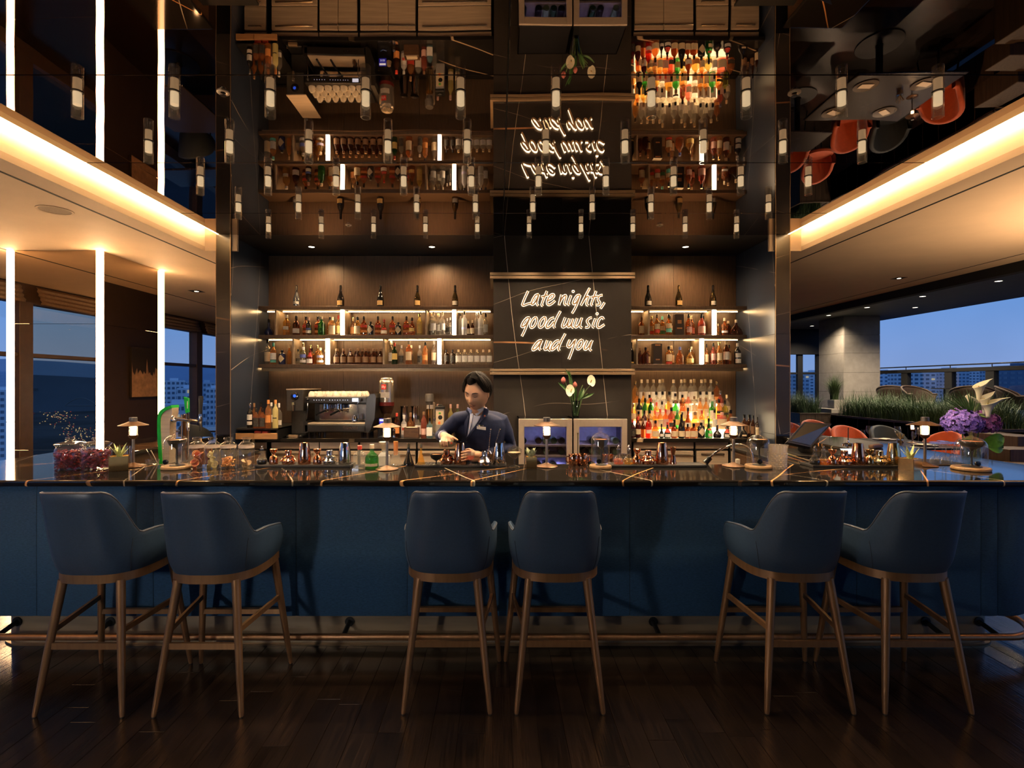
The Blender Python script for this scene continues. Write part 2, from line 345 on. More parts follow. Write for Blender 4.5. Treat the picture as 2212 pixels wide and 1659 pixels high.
# ---- ceilings
ce = struct(MB().box(XL-.02, XR+.02, .53, YF+.06, H+.012, H+.05).obj('ceiling', m_darkceil, smooth=False), 'dark mirror ceiling over the bar made of large panels')
ys = [.55, 1.66, 2.765, 3.86, 5.0, 5.74]; xs = [XL, .052, XR]
for i in range(5):
    for j in range(2):
        MB().rbox(xs[j]+.003, xs[j+1]-.003, ys[i]+.003, ys[i+1]-.003, H, H+.012, .0022, 1).obj('mirror_panel', m_mirror, ce, False)
struct(MB().box(XL, XR, -5, .53, HL, HL+.3).obj('ceiling', m_darkceil, smooth=False), 'dark ceiling over the seating side')
struct(MB().box(-3.14, 3.25, 5.742, YB+.1, H+.004, H+.06).obj('ceiling', m_darkceil, smooth=False), 'black soffit above the back shelves')
for sgn, xe, xf, xo, nm in ((-1, XL, -3.276, -7.15, 'left'), (1, XR, 3.385, 6.3, 'right')):
    x0, x1 = sorted((xf, xo))
    lc = struct(MB().box(x0, x1, -5, 16, HL, HL+.05).obj('ceiling', m_ceil, smooth=False), 'low painted ceiling on the %s of the bar' % nm)
    a, b = sorted((xf, xf+sgn*.03))
    struct(MB().box(a, b, -5, YF+.02, HL+.0505, H+.24).obj('trim', m_fascia, smooth=False), 'cream cove fascia washed by hidden light, %s side' % nm)
    a, b = sorted((xe-sgn*.16, xf+sgn*.03))
    struct(MB().box(a, b, -5, YF+.02, H+.24, H+.27).obj('ceiling', m_fascia, smooth=False), 'top of the light cove, %s side' % nm)
    struct(MB().box(*sorted((xe-sgn*.15, xe-sgn*.16)), -5, YF+.02, H+.05, H+.24).obj('trim', m_fascia, smooth=False), 'back of the light cove, %s side' % nm)
    struct(MB().box(*sorted((xe-sgn*.2, xf+sgn*.03)), YF+.02, YF+.05, HL, H+.27).obj('trim', m_ceil, smooth=False), 'end cap of the light cove, %s side' % nm)
    struct(MB().box(*sorted((xe-sgn*.0, xf)), YF+.05, 16, HL, HL+.05).obj('ceiling', m_ceil, smooth=False), 'low ceiling strip behind the wing wall, %s side' % nm)
    tag(MB().box(*sorted((xe-sgn*.03, xe-sgn*.01)), .55, YF-.02, H+.052, H+.075).obj('cove_light_strip', m_cove, smooth=False), 'warm light strip hidden in the %s ceiling cove' % nm, 'light strip')
    tag(MB().box(*sorted((xe, xe+sgn*.008)), .55, YF, H-.002, H+.03).obj('mirror_edge_strip', em('edge_glow', (1.0, .64, .31), 30.0), smooth=False), 'thin glowing edge strip along the %s side of the mirror ceiling' % nm, 'light strip')
    gx = -3.483 if sgn < 0 else 3.59
    struct(MB().box(gx-.012, gx+.012, -5, 16, HL-.0015, HL+.01).obj('trim', m_groove, smooth=False), 'black slot in the low ceiling, %s side' % nm)
struct(MB().box(-5.46, -5.43, -5, 16, HL-.0015, HL+.01).obj('trim', m_groove, smooth=False), 'second black slot in the left ceiling by the windows')
struct(MB().box(5.98, 6.0, -5, 16, HL-.0015, HL+.01).obj('trim', m_groove, smooth=False), 'second black slot in the right ceiling by the terrace')
# ---- bar back: wing walls, veneer wall, stone column
for nm, x0, x1, lb in (('wall_left', -3.14, -2.98, 'left wing wall of the back bar in dark veined stone'), ('wall_right', 3.09, 3.25, 'right wing wall of the back bar in dark veined stone')):
    wl = struct(MB().box(x0+.01, x1-.01, YF+.01, 11.0, 0, H).obj(nm, m_wallbrown, smooth=False), lb)
    for k, (za, zb) in enumerate(((0, 1.12), (1.12, 2.24), (2.24, H-.002))):
        xi = x1 if x0 < 0 else x0
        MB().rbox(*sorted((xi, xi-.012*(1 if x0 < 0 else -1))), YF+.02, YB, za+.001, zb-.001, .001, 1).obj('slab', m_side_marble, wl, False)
        MB().rbox(x0, x1, YF, YF+.012, za+.001, zb-.001, .001, 1).obj('slab', m_marble if k else m_blackg, wl, False)
    xe_ = x1 if x0 < 0 else x0
    for xx in (x0, x1): MB().box(xx-.003, xx+.003, YF-.003, YF+.003, 0, H-.002).obj('edge_trim', m_champ, wl, False)
wb = struct(MB().box(-3.0, 3.1, YB+.012, YB+.15, 0, H).obj('wall_back', m_wallbrown, smooth=False), 'brown veneer wall behind the shelves')
cuts = [-2.98, -2.005, -1.025, -.052, 1.495, 2.28, 3.09]
for a, b in zip(cuts[:-1], cuts[1:]):
    if a == -.052: continue
    MB().rbox(a+.0015, b-.0015, YB, YB+.012, 0, H-.002, .001, 1).obj('panel', m_veneer, wb, False)
for nm, x0, x1 in (('wall_core_left', -3.14, -3.0), ('wall_core_right', 3.1, 3.25)): pass
struct(MB().box(-3.14, 3.25, 10.9, 11.0, 0, HL).obj('wall_core', m_wallbrown, smooth=False), 'far wall closing the block behind the bar')
cx0, cx1, cyf = -.052, 1.495, 5.74
colm = struct(MB().box(cx0+.012, cx1-.012, cyf+.012, YB-.001, 0, H).obj('wall_column', m_wallbrown, smooth=False), 'stone clad chimney-like column in the middle of the back bar')
xm = X(1214, cyf)
for za, zb in ((0, 1.0), (1.0, 1.86), (1.86, 2.86), (2.86, H-.002)):
    for a, b in ((cx0, xm), (xm, cx1)): MB().rbox(a+.001, b-.001, cyf, cyf+.012, za+.001, zb-.001, .001, 1).obj('slab', m_marble, colm, False)
    for xx in (cx0, cx1-.012): MB().rbox(xx, xx+.012, cyf+.013, YB-.002, za+.001, zb-.001, .001, 1).obj('slab', m_marble, colm, False)
for nm, yt, yb in (('upper', 587.5, 601.5), ('lower', 796, 809.5)):
    d = 5.70; zt, zb = Z(yt, d), Z(yb, d); hh = (zt-zb)/2
    t = thing('trim_beam', 'champagne metal double bar wrapping the stone column, %s one' % nm, 'trim bar', (0, 0, 0), 0, 'double bars across the column'); t['kind'] = 'structure'
    for za in (zb, zb+hh+.002):
        b = MB(); b.rbox(X(1058.5, d), X(1372, d), d, d+.036, za, za+hh-.006, .002, 1); b.box(X(1058.5, d), X(1058.5, d)+.032, d+.03, YB-.32, za, za+hh-.006); b.box(X(1372, d)-.028, X(1372, d), d+.03, YB-.32, za, za+hh-.006)
        b.obj('bar', m_champ, t, False)
    MB().box(X(1062, d), X(1368, d), d+.012, d+.034, zb+hh-.008, zb+hh+.004).obj('shadow_gap', m_groove, t, False)
# ---- room shell out of the picture
struct(MB().box(-7.2, 7.2, -5.15, -5, 0, HL+.4).obj('wall_front', m_wallbrown, smooth=False), 'dark wall behind the viewer')
struct(MB().box(-7.2, -3.0, 15.9, 16.1, 0, HL).obj('wall_far', m_wallbrown, smooth=False), 'dark far wall of the window side')
# ---- left window wall
muls = [-4.2, -.2, 3.84, 7.87, 11.9, 15.9]
struct(MB().box(-7.15, -6.98, -5, 16, 2.88, HL).obj('wall_left_head', m_winframe, smooth=False), 'brown header above the left windows')
struct(MB().box(-7.15, -6.94, -5, 16, 0, .22).obj('wall_left_sill', m_winframe, smooth=False), 'brown low sill under the left windows')
for i in range(len(muls)-1):
    a, b = muls[i], muls[i+1]
    t = thing('window', '', 'window', (0, 0, 0)); t['kind'] = 'structure'; t.name = 'window_%d' % (i+1); del t['category']; t['label'] = 'tall left window bay with brown frame and a transom, %s from the viewer' % ORD[i]
    MB().rbox(-7.12, -6.93, b-.11, b+.11, .2, 2.9, .006, 1).obj('mullion', m_winframe, t, False)
    MB().rbox(-7.1, -6.95, a+.11, b-.11, 2.08, 2.14, .004, 1).obj('transom', m_winframe, t, False)
    for za, zb in ((.22, 2.08), (2.14, 2.88)): MB().box(-7.045, -7.037, a+.10, b-.10, za, zb).obj('pane', m_pane, t, False)
# roman blinds gathered under the header
m_blind = grain('blind_linen', (.20, .13, .08), (.30, .20, .125), 30, (1, 1, 3), .8, .2)
for i in range(len(muls)-1):
    a, b = muls[i]+.13, muls[i+1]-.13
    rows = []
    for k in range(9):
        z = 3.13-k*.032; xx = -6.93+.035*abs(math.sin(k*PI/2+.3))+.01*k
        rows.append([(xx+.006*math.sin(q*1.9+k), a+(b-a)*q/24, z-.025*math.sin(PI*q/24)*(k/9)) for q in range(25)])
    bl = MB().grid(rows).obj('roman_blind', m_blind); md = bl.modifiers.new('thick', 'SOLIDIFY'); md.thickness = .006
    tag(bl, 'linen roman blind gathered up over the %s left window bay' % ORD[i], 'blind', 'roman blinds over the left windows')
# ---- mirrored column with light strips on its corners
mc = struct(MB().box(-5.39, -4.43, 5.70, 6.70, 0, HL).obj('wall_pier', m_wallbrown, smooth=False), 'square pier clad in bronze mirror with light strips on its corners')
for za, zb in ((0, .95), (.95, 2.35), (2.35, HL-.002)):
    MB().rbox(-5.385, -4.45, 5.684, 5.70, za+.001, zb-.001, .001, 1).obj('mirror_panel', m_bronze_mirror, mc, False)
    MB().rbox(-4.43, -4.414, 5.715, 6.68, za+.001, zb-.001, .001, 1).obj('mirror_panel', m_bronze_mirror, mc, False)
for k, (x0, x1, y0, y1) in enumerate(((-5.44, -5.385, 5.66, 5.70), (-4.45, -4.395, 5.66, 5.715), (-4.43, -4.385, 6.68, 6.73))):
    for za, zb in ((0, 1.26), (1.262, HL-.003)):
        tag(MB().rbox(x0, x1, y0, y1, za, zb, .006, 1).obj('corner_light_strip', m_led, smooth=False), '%s warm light strip on the %s corner of the mirrored pier' % ('upper' if za else 'lower', ('leftmost', 'near right', 'far right')[k]), 'light strip', 'pier corner lights')
# ---- ceiling fittings
def disc(name, c, r, mat, ring, label, cat, group, inner=.8):
    t = thing(name, label, cat, c, 0, group)
    MB().lathe([(r*inner, .004), (r*inner, -.003), (r, -.006), (r, .004)], 28).obj('rim', ring, t)
    MB().lathe([(0.0005, -.001), (r*inner, -.001)], 28).obj('face', mat, t)
    return t
disc('ceiling_speaker', (-3.79, 4.38, HL), .13, pm('speaker_mesh', (.30, .22, .16), .8, 0, .3, 300), m_ceil, 'round flush speaker grille in the left low ceiling', 'speaker', None, .86)
def sq_down(c, s, label):
    t = thing('square_downlight', label, 'downlight', c, 0, 'square downlights')
    MB().box(-s, s, -s, s, -.002, .004).obj('recess', m_groove, t, False)
    MB().lathe([(.0005, -.004), (s*.35, -.004)], 14).obj('lens', m_down, t)
    spot('square_lamp', (c[0], c[1], c[2]-.02), 220, WARM, 120, .9)
sq_down((-4.83, 8.2, HL), .09, 'small square recessed downlight in the left low ceiling'); sq_down((5.63, 7.19, HL), .07, 'small square recessed downlight in the right low ceiling')
for i, px in enumerate((673, 933, 1481)):
    d = dz(533, H+.004)
    disc('soffit_downlight', (X(px, d), d, H+.003), .045, m_down, m_black, '%s round downlight from the left in the black soffit over the shelves' % ORD[i], 'downlight', 'soffit downlights')
    spot('soffit_lamp', (X(px, d), d, H-.02), 55, WARM, 160, .8)
for i, (x, y) in enumerate(((-2.4, -.6), (-.8, -.6), (.8, -.6), (2.4, -.6), (-2.4, -2.6), (2.4, -2.6))):  # downlights added behind the viewer as fill for the stools and bar front
    disc('fill_downlight', (x, y, HL-.001), .05, m_down, m_black, '%s added fill downlight in the dark ceiling behind the viewer' % ORD[i], 'downlight', 'added fill downlights')
    spot('fill_spot', (x, y, HL-.03), 55, (1, .76, .54), 140, .9)
for nm, x, y in (('left', -5.6, .3), ('right', 5.6, 3.6)):  # invented lamps out of frame, added to lift the low ceilings
    t = thing('fill_uplighter', 'added unseen bronze uplighter brightening the low ceiling on the %s' % nm, 'floor lamp', (x, y, -.003), 0, 'added fill uplighters')
    MB().lathe([(.001, 0), (.16, 0), (.16, .02), (.02, .03)], 28).obj('base', m_bronze, t); MB().cyl((0, 0, .02), (0, 0, 1.75), .014).obj('pole', m_bronze, t)
    MB().lathe([(.02, 1.74), (.10, 1.77), (.17, 1.85), (.165, 1.85), (.095, 1.775), (.001, 1.76)], 30).obj('bowl', m_bronze, t); MB().lathe([(.001, 1.80), (.06, 1.80), (.06, 1.83), (.001, 1.83)], 20).obj('bulb', m_lampglow, t)
    spot('fill_uplight', (x, y, 1.86), 420 if x < 0 else 400, (1, .66, .36), 165, .8, .06, (PI, 0, 0))
t = thing('fill_globe_lamp', 'added unseen globe lamp on a slim bronze pole, left of the viewer', 'floor lamp', (-2.7, -.5, -.003))  # lamp added out of frame for side light on stools and linen panels
MB().lathe([(.001, 0), (.15, 0), (.15, .02), (.02, .03)], 28).obj('base', m_bronze, t); MB().cyl((0, 0, .02), (0, 0, 1.36), .012).obj('pole', m_bronze, t)
MB().ball((0, 0, 1.48), .125, None, None, 28, 18).obj('globe', em('fill_glow', (1.0, .90, .80), 150.0), t)
# ================================================================ TERRACE on the right
struct(MB().box(6.3, 6.42, -5, 16, 3.045, 3.34).obj('wall_header', m_groove, smooth=False), 'dark beam over the terrace opening')
m_soffit = grain('terrace_soffit', (.075, .082, .085), (.10, .11, .115), 5, (1, 14, 1), .55, .1)
struct(MB().box(6.42, 9.75, -5, 15.2, 3.3, 3.38).obj('ceiling', m_soffit, smooth=False), 'grey boarded soffit over the terrace')
for i, (px, py) in enumerate(((2157, 607), (1993, 640), (1873, 664), (1977, 664), (1790, 681), (1754, 704))):
    d = dz(py, 3.3)
    disc('terrace_downlight', (X(px, d), d, 3.299), .055, m_downw, pm('white_ring', (.5, .5, .48)), '%s round downlight in the grey terrace soffit' % ORD[i], 'downlight', 'terrace downlights')
    spot('terrace_lamp', (X(px, d), d, 3.27), 150, (1, .80, .58), 135, .8)
tp = struct(MB().box(8.25, 9.08, 12.2, 13.12, .5, 3.3).obj('column_terrace', m_wallbrown, smooth=False), 'square stone clad terrace column under the soffit')
zz = [.98, 1.12, 1.50, 1.96, 2.42, 2.86, 3.3]
for a, b in zip(zz[:-1], zz[1:]):
    MB().rbox(8.24, 9.09, 12.185, 12.2, a+.002, b-.002, .002, 1).obj('stone_panel', m_paintw, tp, False)
    MB().rbox(8.225, 8.25, 12.19, 13.13, a+.002, b-.002, .002, 1).obj('stone_panel', m_paintw, tp, False)
struct(MB().box(7.3, 9.9, 6.9, 16, .5, .98).obj('floor_terrace', m_planter, smooth=False), 'raised timber terrace floor behind the planters')
st = thing('terrace_steps', 'timber steps climbing to the terrace beside the planter', 'steps', (0, 0, 0))
for k, (x0, y0, y1, z) in enumerate(((6.30, 6.05, 6.5, .70), (6.50, 6.5, 6.85, .85), (6.95, 6.85, 7.25, .98))):
    MB().rbox(x0, 9.6, y0, y1 if k < 2 else 7.48, z-.28 if k else 0, z, .006, 1).obj('tread', m_planter, st, False)
def planter(x0, x1, y0, y1, z, label, n):
    t = thing('planter_box', label, 'planter', (0, 0, 0))
    MB().box(x0+.02, x1-.02, y0+.02, y1-.02, .02, z-.03).obj('soil', pm('soil', (.02, .014, .01), .9), t, False)
    L = y1-y0; m = max(1, int(L/.30))
    for k in range(m): MB().rbox(x0, x0+.02, y0+L*k/m+.002, y0+L*(k+1)/m-.002, 0, z-.02, .002, 1).obj('board', m_planter, t, False)
    W = x1-x0; m = max(1, int(W/.30))
    for k in range(m): MB().rbox(x0+W*k/m+.002, x0+W*(k+1)/m-.002, y0, y0+.02, 0, z-.02, .002, 1).obj('board', m_planter, t, False)
    MB().rbox(x0-.01, x1, y0-.01, y0+.03, z-.02, z, .002, 1).rbox(x0-.01, x0+.03, y0, y1, z-.02, z, .002, 1).obj('cap_rail', m_planter, t, False)
planter(7.3, 8.0, 7.52, 12.0, 1.02, 'long dark timber planter between dining room and terrace', 9)
planter(6.6, 7.28, 11.2, 12.3, 1.05, 'short dark timber planter by the stone column', 3)
m_gr = [pm('grass_blade_%d' % i, c, .55, 0, .25, 5) for i, c in enumerate(((.045, .09, .025), (.033, .07, .021), (.06, .10, .032)))]
def grass(name, x0, x1, y0, y1, z, h, n, label, spread=.35, seed=1):
    rnd = random.Random(seed); b = MB()
    for i in range(n):
        x = rnd.uniform(x0, x1); y = rnd.uniform(y0, y1); a = rnd.random()*2*PI; L = h*rnd.uniform(.45, 1.15); s = spread*rnd.uniform(.2, 1.7)*L/h; wdt = rnd.uniform(.003, .006)
        dx, dy = math.cos(a), math.sin(a); vs = []
        for k in range(5):
            t = k/4; hh = L*(t-.35*t**3*s/.35); off = s*t*t; ww = wdt*(1-t*.92)
            vs += [(x+dx*off-dy*ww, y+dy*off+dx*ww, z+hh), (x+dx*off+dy*ww, y+dy*off-dx*ww, z+hh)]
        b.add(vs, [(2*k, 2*k+1, 2*k+3, 2*k+2) for k in range(4)])
    o = b.obj(name, m_gr[seed % 3]); tag(o, label, 'grass', None, 'stuff'); return o
grass('ornamental_grass', 7.36, 7.95, 7.6, 11.1, .97, .66, 6000, 'dense ornamental grass filling the long terrace planter', .32, 3)
grass('ornamental_grass', 6.7, 7.15, 11.3, 12.2, 1.0, .60, 1500, 'low grass tuft in the short planter left of the column', .28, 4)
t = MB().rbox(7.55, 8.12, 11.6, 12.1, 1.021, 1.12, .006, 1).obj('stone_plinth', m_paintw, smooth=False); tag(t, 'pale stone step at the foot of the terrace column', 'plinth')
pt = thing('square_planter_pot', 'small square stone pot holding a tall grass clump by the column', 'pot', (7.82, 11.85, 1.121))
MB().rbox(-.12, .12, -.12, .12, 0, .20, .006, 1).obj('pot', m_paintw, pt, False); MB().box(-.10, .10, -.10, .10, .19, .203).obj('soil', MATS['soil'], pt, False)
grass('grass_clump', 7.72, 7.84, 11.79, 11.91, 1.32, .62, 700, 'tall upright grass clump in the square stone pot', .24, 5)
# railing
rail = thing('terrace_railing', 'dark metal terrace railing with glass panels against the city', 'railing', (0, 0, 0))
xr_ = 9.6
MB().rbox(xr_-.06, xr_+.06, 6.9, 15.2, 1.94, 2.02, .006, 1).obj('top_beam', m_groove, rail, False)
MB().cyl((xr_, 6.9, 2.085), (xr_, 15.2, 2.085), .014).obj('handrail', m_black, rail)
posts = [9.95, 10.87, 12.05, 8.7, 13.6, 15.1]
for y in posts: MB().rbox(xr_-.05, xr_+.05, y-.09, y+.09, .98, 1.95, .004, 1).obj('post', m_groove, rail, False)
pp = sorted(posts+[7.0])
for a, b in zip(pp[:-1], pp[1:]): MB().box(xr_-.004, xr_+.004, a+.09, b-.09, 1.0, 1.94).obj('glass_panel', m_pane, rail, False)
for y in pp[1:]: MB().cyl((xr_, y, 2.02), (xr_, y, 2.085), .008).obj('rail_bracket', m_black, rail)
ew = struct(MB().box(7.3, 9.6, 15.05, 15.25, 2.56, 3.3).obj('wall_terrace_end', m_groove, smooth=False), 'dark end wall head of the terrace')
for x0 in (7.4, 8.84, 9.4): MB().box(x0, x0+.15, 15.1, 15.2, .98, 2.56).obj('post', m_groove, ew, False)
MB().box(7.4, 9.5, 15.12, 15.18, 1.97, 2.03).obj('bar', m_groove, ew, False)
for a, b in ((7.55, 8.84), (8.99, 9.4)): MB().box(a, b, 15.145, 15.155, .98, 2.56).obj('pane', m_pane, ew, False)
# woven terrace chairs
m_rope = grain('tan_rope', (.030, .017, .010), (.075, .042, .024), 60, (1, 1, 6), .7, .4)
def rope_chair():
    t = thing('rope_armchair', 'woven tan rope armchair', 'chair')
    n = 22; pts = []
    for i in range(n+1):
        a = -PI*.12+PI*1.24*i/n; q = math.sin(max(0, min(PI, a)))
        pts.append(Vector((.34*math.cos(a), .30*math.sin(a), .52+.17*q**.7)))
    MB().tube(pts, .018, 8).obj('top_rail', m_rope, t)
    rows = []
    for k in range(6):
        f = k/5; rows.append([(p.x*(1-.22*f), p.y*(1-.22*f), p.z*(1-f)+.30*f) for p in pts])
    o = MB().grid(rows).obj('woven_shell', m_rope, t); md = o.modifiers.new('t', 'SOLIDIFY'); md.thickness = .012
    MB().lathe([(.001, .30), (.26, .30), (.28, .33), (.26, .37), (.001, .38)], 20).obj('cushion', pm('taupe_cushion', (.2, .16, .12), .8), t)
    for a in (PI*.25, PI*.75, PI*1.25, PI*1.75): MB().cyl((.25*math.cos(a), .22*math.sin(a), .31), (.29*math.cos(a), .27*math.sin(a), 0), .014).obj('leg', m_black, t)
    return t
c0 = rope_chair(); c0['group'] = 'rope chairs on the terrace'
spots_ = [(1932, 11.15, 2.2), (1987, 10.3, .2), (2100, 9.15, 2.4), (2200, 8.42, .7)]
for i, (px, d, r) in enumerate(spots_):
    o = c0 if i == 0 else dup(c0, (0, 0, 0))
    o.location = (min(X(px, d), 9.15), d, .981); o.scale = (.92, .92, .96); o.rotation_euler = (0, 0, r); o['label'] = 'woven tan rope armchair on the terrace behind the grass, %s from the left' % ORD[i]
for i, (px, d) in enumerate(((1998, 10.55), (2150, 8.5))):
    t = thing('terrace_side_table', 'low dark round terrace table between rope chairs, %s from the left' % ORD[i], 'table', (9.2 if i == 0 else 9.25, d, .981), 0, 'terrace tables')
    MB().lathe([(.001, .60), (.22, .60), (.22, .62), (.001, .62)], 24).obj('top', m_black, t); MB().cyl((0, 0, .02), (0, 0, .6), .02).lathe([(.16, 0), (.16, .015), (.001, .02)], 20).obj('pedestal', m_black, t)
# ================================================================ CITY
struct(MB().box(-6000, 6000, -6000, 6000, -61, -60).obj('ground', pm('night_ground', (.06, .07, .085), .9, 0, .6, .01), smooth=False), 'dark city ground far below')
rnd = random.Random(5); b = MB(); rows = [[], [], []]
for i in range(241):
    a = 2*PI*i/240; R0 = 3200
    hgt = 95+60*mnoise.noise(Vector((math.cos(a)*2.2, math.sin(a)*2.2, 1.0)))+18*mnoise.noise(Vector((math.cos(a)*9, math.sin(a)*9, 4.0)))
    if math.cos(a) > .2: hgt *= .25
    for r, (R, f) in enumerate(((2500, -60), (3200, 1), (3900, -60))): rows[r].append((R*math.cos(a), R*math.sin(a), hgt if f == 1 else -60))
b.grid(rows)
struct(b.obj('hills', pm('hill_hazed', (.34, .43, .55), .95, 0, .2, .002)), 'haze-blue wooded ridge on the horizon beyond the left windows')  # distance haze is put into the ridge's raised base colour
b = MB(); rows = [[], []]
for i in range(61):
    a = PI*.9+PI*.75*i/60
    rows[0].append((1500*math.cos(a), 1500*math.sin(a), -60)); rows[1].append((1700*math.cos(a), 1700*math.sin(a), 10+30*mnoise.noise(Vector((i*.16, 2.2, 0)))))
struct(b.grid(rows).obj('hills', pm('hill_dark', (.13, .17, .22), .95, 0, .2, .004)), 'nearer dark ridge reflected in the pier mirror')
def building(px_or_xy, wdt, dep, z1, nf, nw, mat, label, lit=.15, rz=0, seed=0, z0=-60, fh=3.1):
    x, y = px_or_xy; t = thing('city_building', label, 'building', (x, y, 0), rz, None); rn = random.Random(seed)
    MB().box(-wdt/2, wdt/2, -dep/2, dep/2, z0, z1).box(-wdt*.18, wdt*.18, -dep*.25, dep*.25, z1, z1+1.6).obj('walls', mat, t, False)
    bd, bl = MB(), MB()
    for f in range(nf):
        zt = z1-1.0-f*fh
        for k in range(nw):
            x0 = -wdt/2+wdt*(k+.2)/nw; x1 = -wdt/2+wdt*(k+.8)/nw
            (bl if rn.random() < lit else bd).box(x0, x1, -dep/2-.15, -dep/2+.1, zt-1.5, zt)
        for k in range(max(2, int(nw*dep/wdt))):
            m_ = max(2, int(nw*dep/wdt)); y0 = -dep/2+dep*(k+.2)/m_; y1 = -dep/2+dep*(k+.8)/m_
            bd.box(-wdt/2-.15, -wdt/2+.1, y0, y1, zt-1.5, zt); bd.box(wdt/2-.1, wdt/2+.15, y0, y1, zt-1.5, zt)
    o = bd.obj('windows', pm('dark_windows', (.14, .21, .28), .3), t, False); o['kind'] = 'stuff'
    if bl.v: o = bl.obj('lit_windows', em('lit_window', (1, .85, .6), .30), t, False); o['kind'] = 'stuff'
    return t
m_b1 = pm('pale_block', (.86, .90, .94), .8, 0, .06, .1); m_b2 = pm('grey_block', (.60, .68, .76), .8, 0, .06, .1); m_b3 = pm('blue_block', (.10, .17, .26), .6, 0, .1, .1)
def far(px, d, ytop): return (X(px, d), d), Z(ytop, d)
for i, (px, d, yt, wd, nf, nw, mt, lb) in enumerate((
        (1906, 430, 803, 14, 9, 3, m_b1, 'slim pale apartment tower just right of the terrace column'), (1968, 400, 806, 26, 8, 7, m_b1, 'pale apartment block in the second glass railing bay'),
        (2050, 470, 798, 24, 12, 8, m_b2, 'grey apartment tower in the third glass railing bay'), (2098, 560, 803, 20, 12, 6, m_b1, 'pale stepped apartment tower behind the calla lilies'),
        (2158, 440, 800, 20, 10, 6, m_b2, 'grey tower right of the lilies'), (2208, 330, 790, 24, 8, 6, m_b3, 'dark blue office tower at the edge of the view'),
        (1718, 420, 810, 16, 8, 5, m_b2, 'low grey block seen past the terrace end'), (1757, 520, 803, 20, 9, 5, m_b1, 'pale block seen past the terrace end'))):
    xy, z1 = far(px, d, yt); building(xy, wd, 14, z1, nf, nw, mt, lb, .02, -.2, i)
for i, (px, d, yt, wd, nf, nw, mt, lb) in enumerate((
        (376, 330, 822, 12, 14, 5, m_b1, 'pale tower right behind the far light strip'), (393, 430, 825, 9, 14, 4, m_b2, 'grey tower beside the pale one, left window'),
        (404, 260, 838, 8, 12, 4, m_b1, 'white slab tower in the left window'), (428, 360, 832, 16, 12, 8, m_b2, 'wide grey block by the window mullion'),
        (447, 330, 826, 9, 12, 4, m_b2, 'grey tower right of the window mullion'), (462, 300, 838, 8, 10, 4, m_b1, 'pale tower at the wing wall'),
        (392, 210, 872, 18, 3, 12, m_b1, 'long low office block with a row of dark windows'), (452, 310, 866, 14, 4, 8, m_b2, 'low grey office block near the wing wall'),
        (8, 260, 842, 9, 12, 4, m_b1, 'pale tower at the far left of the view'))):
    xy, z1 = far(px, d, yt); building(xy, wd, 12, z1, nf, nw, mt, lb, .03, .5, 20+i)
# traffic lights on the motorway, seen in the pier mirror (straight through the left windows behind the viewer)
lw, lr = MB(), MB(); rnd = random.Random(3)
for i in range(230):
    py = rnd.choice((rnd.uniform(874, 905), rnd.uniform(890, 965), rnd.uniform(925, 962))); f = (py-870)/95
    px = 95+105*f+rnd.gauss(0, 20+8*f); t_ = 61*F/(py-CY)
    x = (px-CX)/F*t_; y = 11.37-t_; s = t_*.00062
    (lw if rnd.random() < .68 else lr).ball((x, y, -58.5), s*rnd.uniform(.6, 1.2), None, None, 6, 4)
o = lw.obj('headlights', em('headlight', (1, .86, .5), 1.0)); tag(o, 'scattered yellow headlights of distant traffic below', 'car lights', None, 'stuff')
o = lr.obj('tail_lights', em('tail_light', (1, .12, .05), .5)); tag(o, 'scattered red tail lights of distant traffic below', 'car lights', None, 'stuff')
for i in range(7):
    t_ = 1200+60*i; px = 62+22*i
    building(((px-CX)/F*t_, 11.37-t_), 30, 20, -8+6*(i % 3), 5, 6, pm('dusk_block', (.10, .13, .17), .9), 'distant dusk apartment slab reflected in the pier, %s from the left' % ORD[i], .1, .3, 60+i)
br = thing('arched_bridge', 'pale arched river bridge far away in the pier reflection', 'bridge', (0, 0, 0))
t_ = 900; pts = []
for i in range(13):
    q = i/12; px = 140+70*q; pts.append(((px-CX)/F*t_, 11.37-t_, ZC-(876-CY)*t_/F+22*math.sin(PI*q)*.6))
MB().tube(pts, .9, 6).obj('arch', pm('bridge_steel', (.25, .3, .36), .7), br); MB().tube([pts[0], pts[-1]], 1.0, 6).obj('deck', MATS['bridge_steel'], br)
# ================================================================ FRONT BAR
def upath(xo, yf, yb, r, n=8):
    """U outline: left arm back end -> front -> right arm back end, rounded front corners"""
    pts = [(-xo, yb)]
    for k in range(n+1): a = PI+PI/2*k/n; pts.append((-xo+r+r*math.cos(a), yf+r+r*math.sin(a)))
    for k in range(n+1): a = -PI/2+PI/2*k/n; pts.append((xo-r+r*math.cos(a), yf+r+r*math.sin(a)))
    pts.append((xo, yb)); return [Vector((x, y, 0)) for x, y in pts]
def resample(pts, step=.05):
    out = [pts[0]]
    for a, b in zip(pts[:-1], pts[1:]):
        n = max(1, int((b-a).length/step))
        for k in range(1, n+1): out.append(a+(b-a)*k/n)
    return out
bar = thing('bar_counter', 'long U shaped bar with blue linen front, black gold-veined stone top and bronze plinth', 'bar counter', (0, 0, 0))
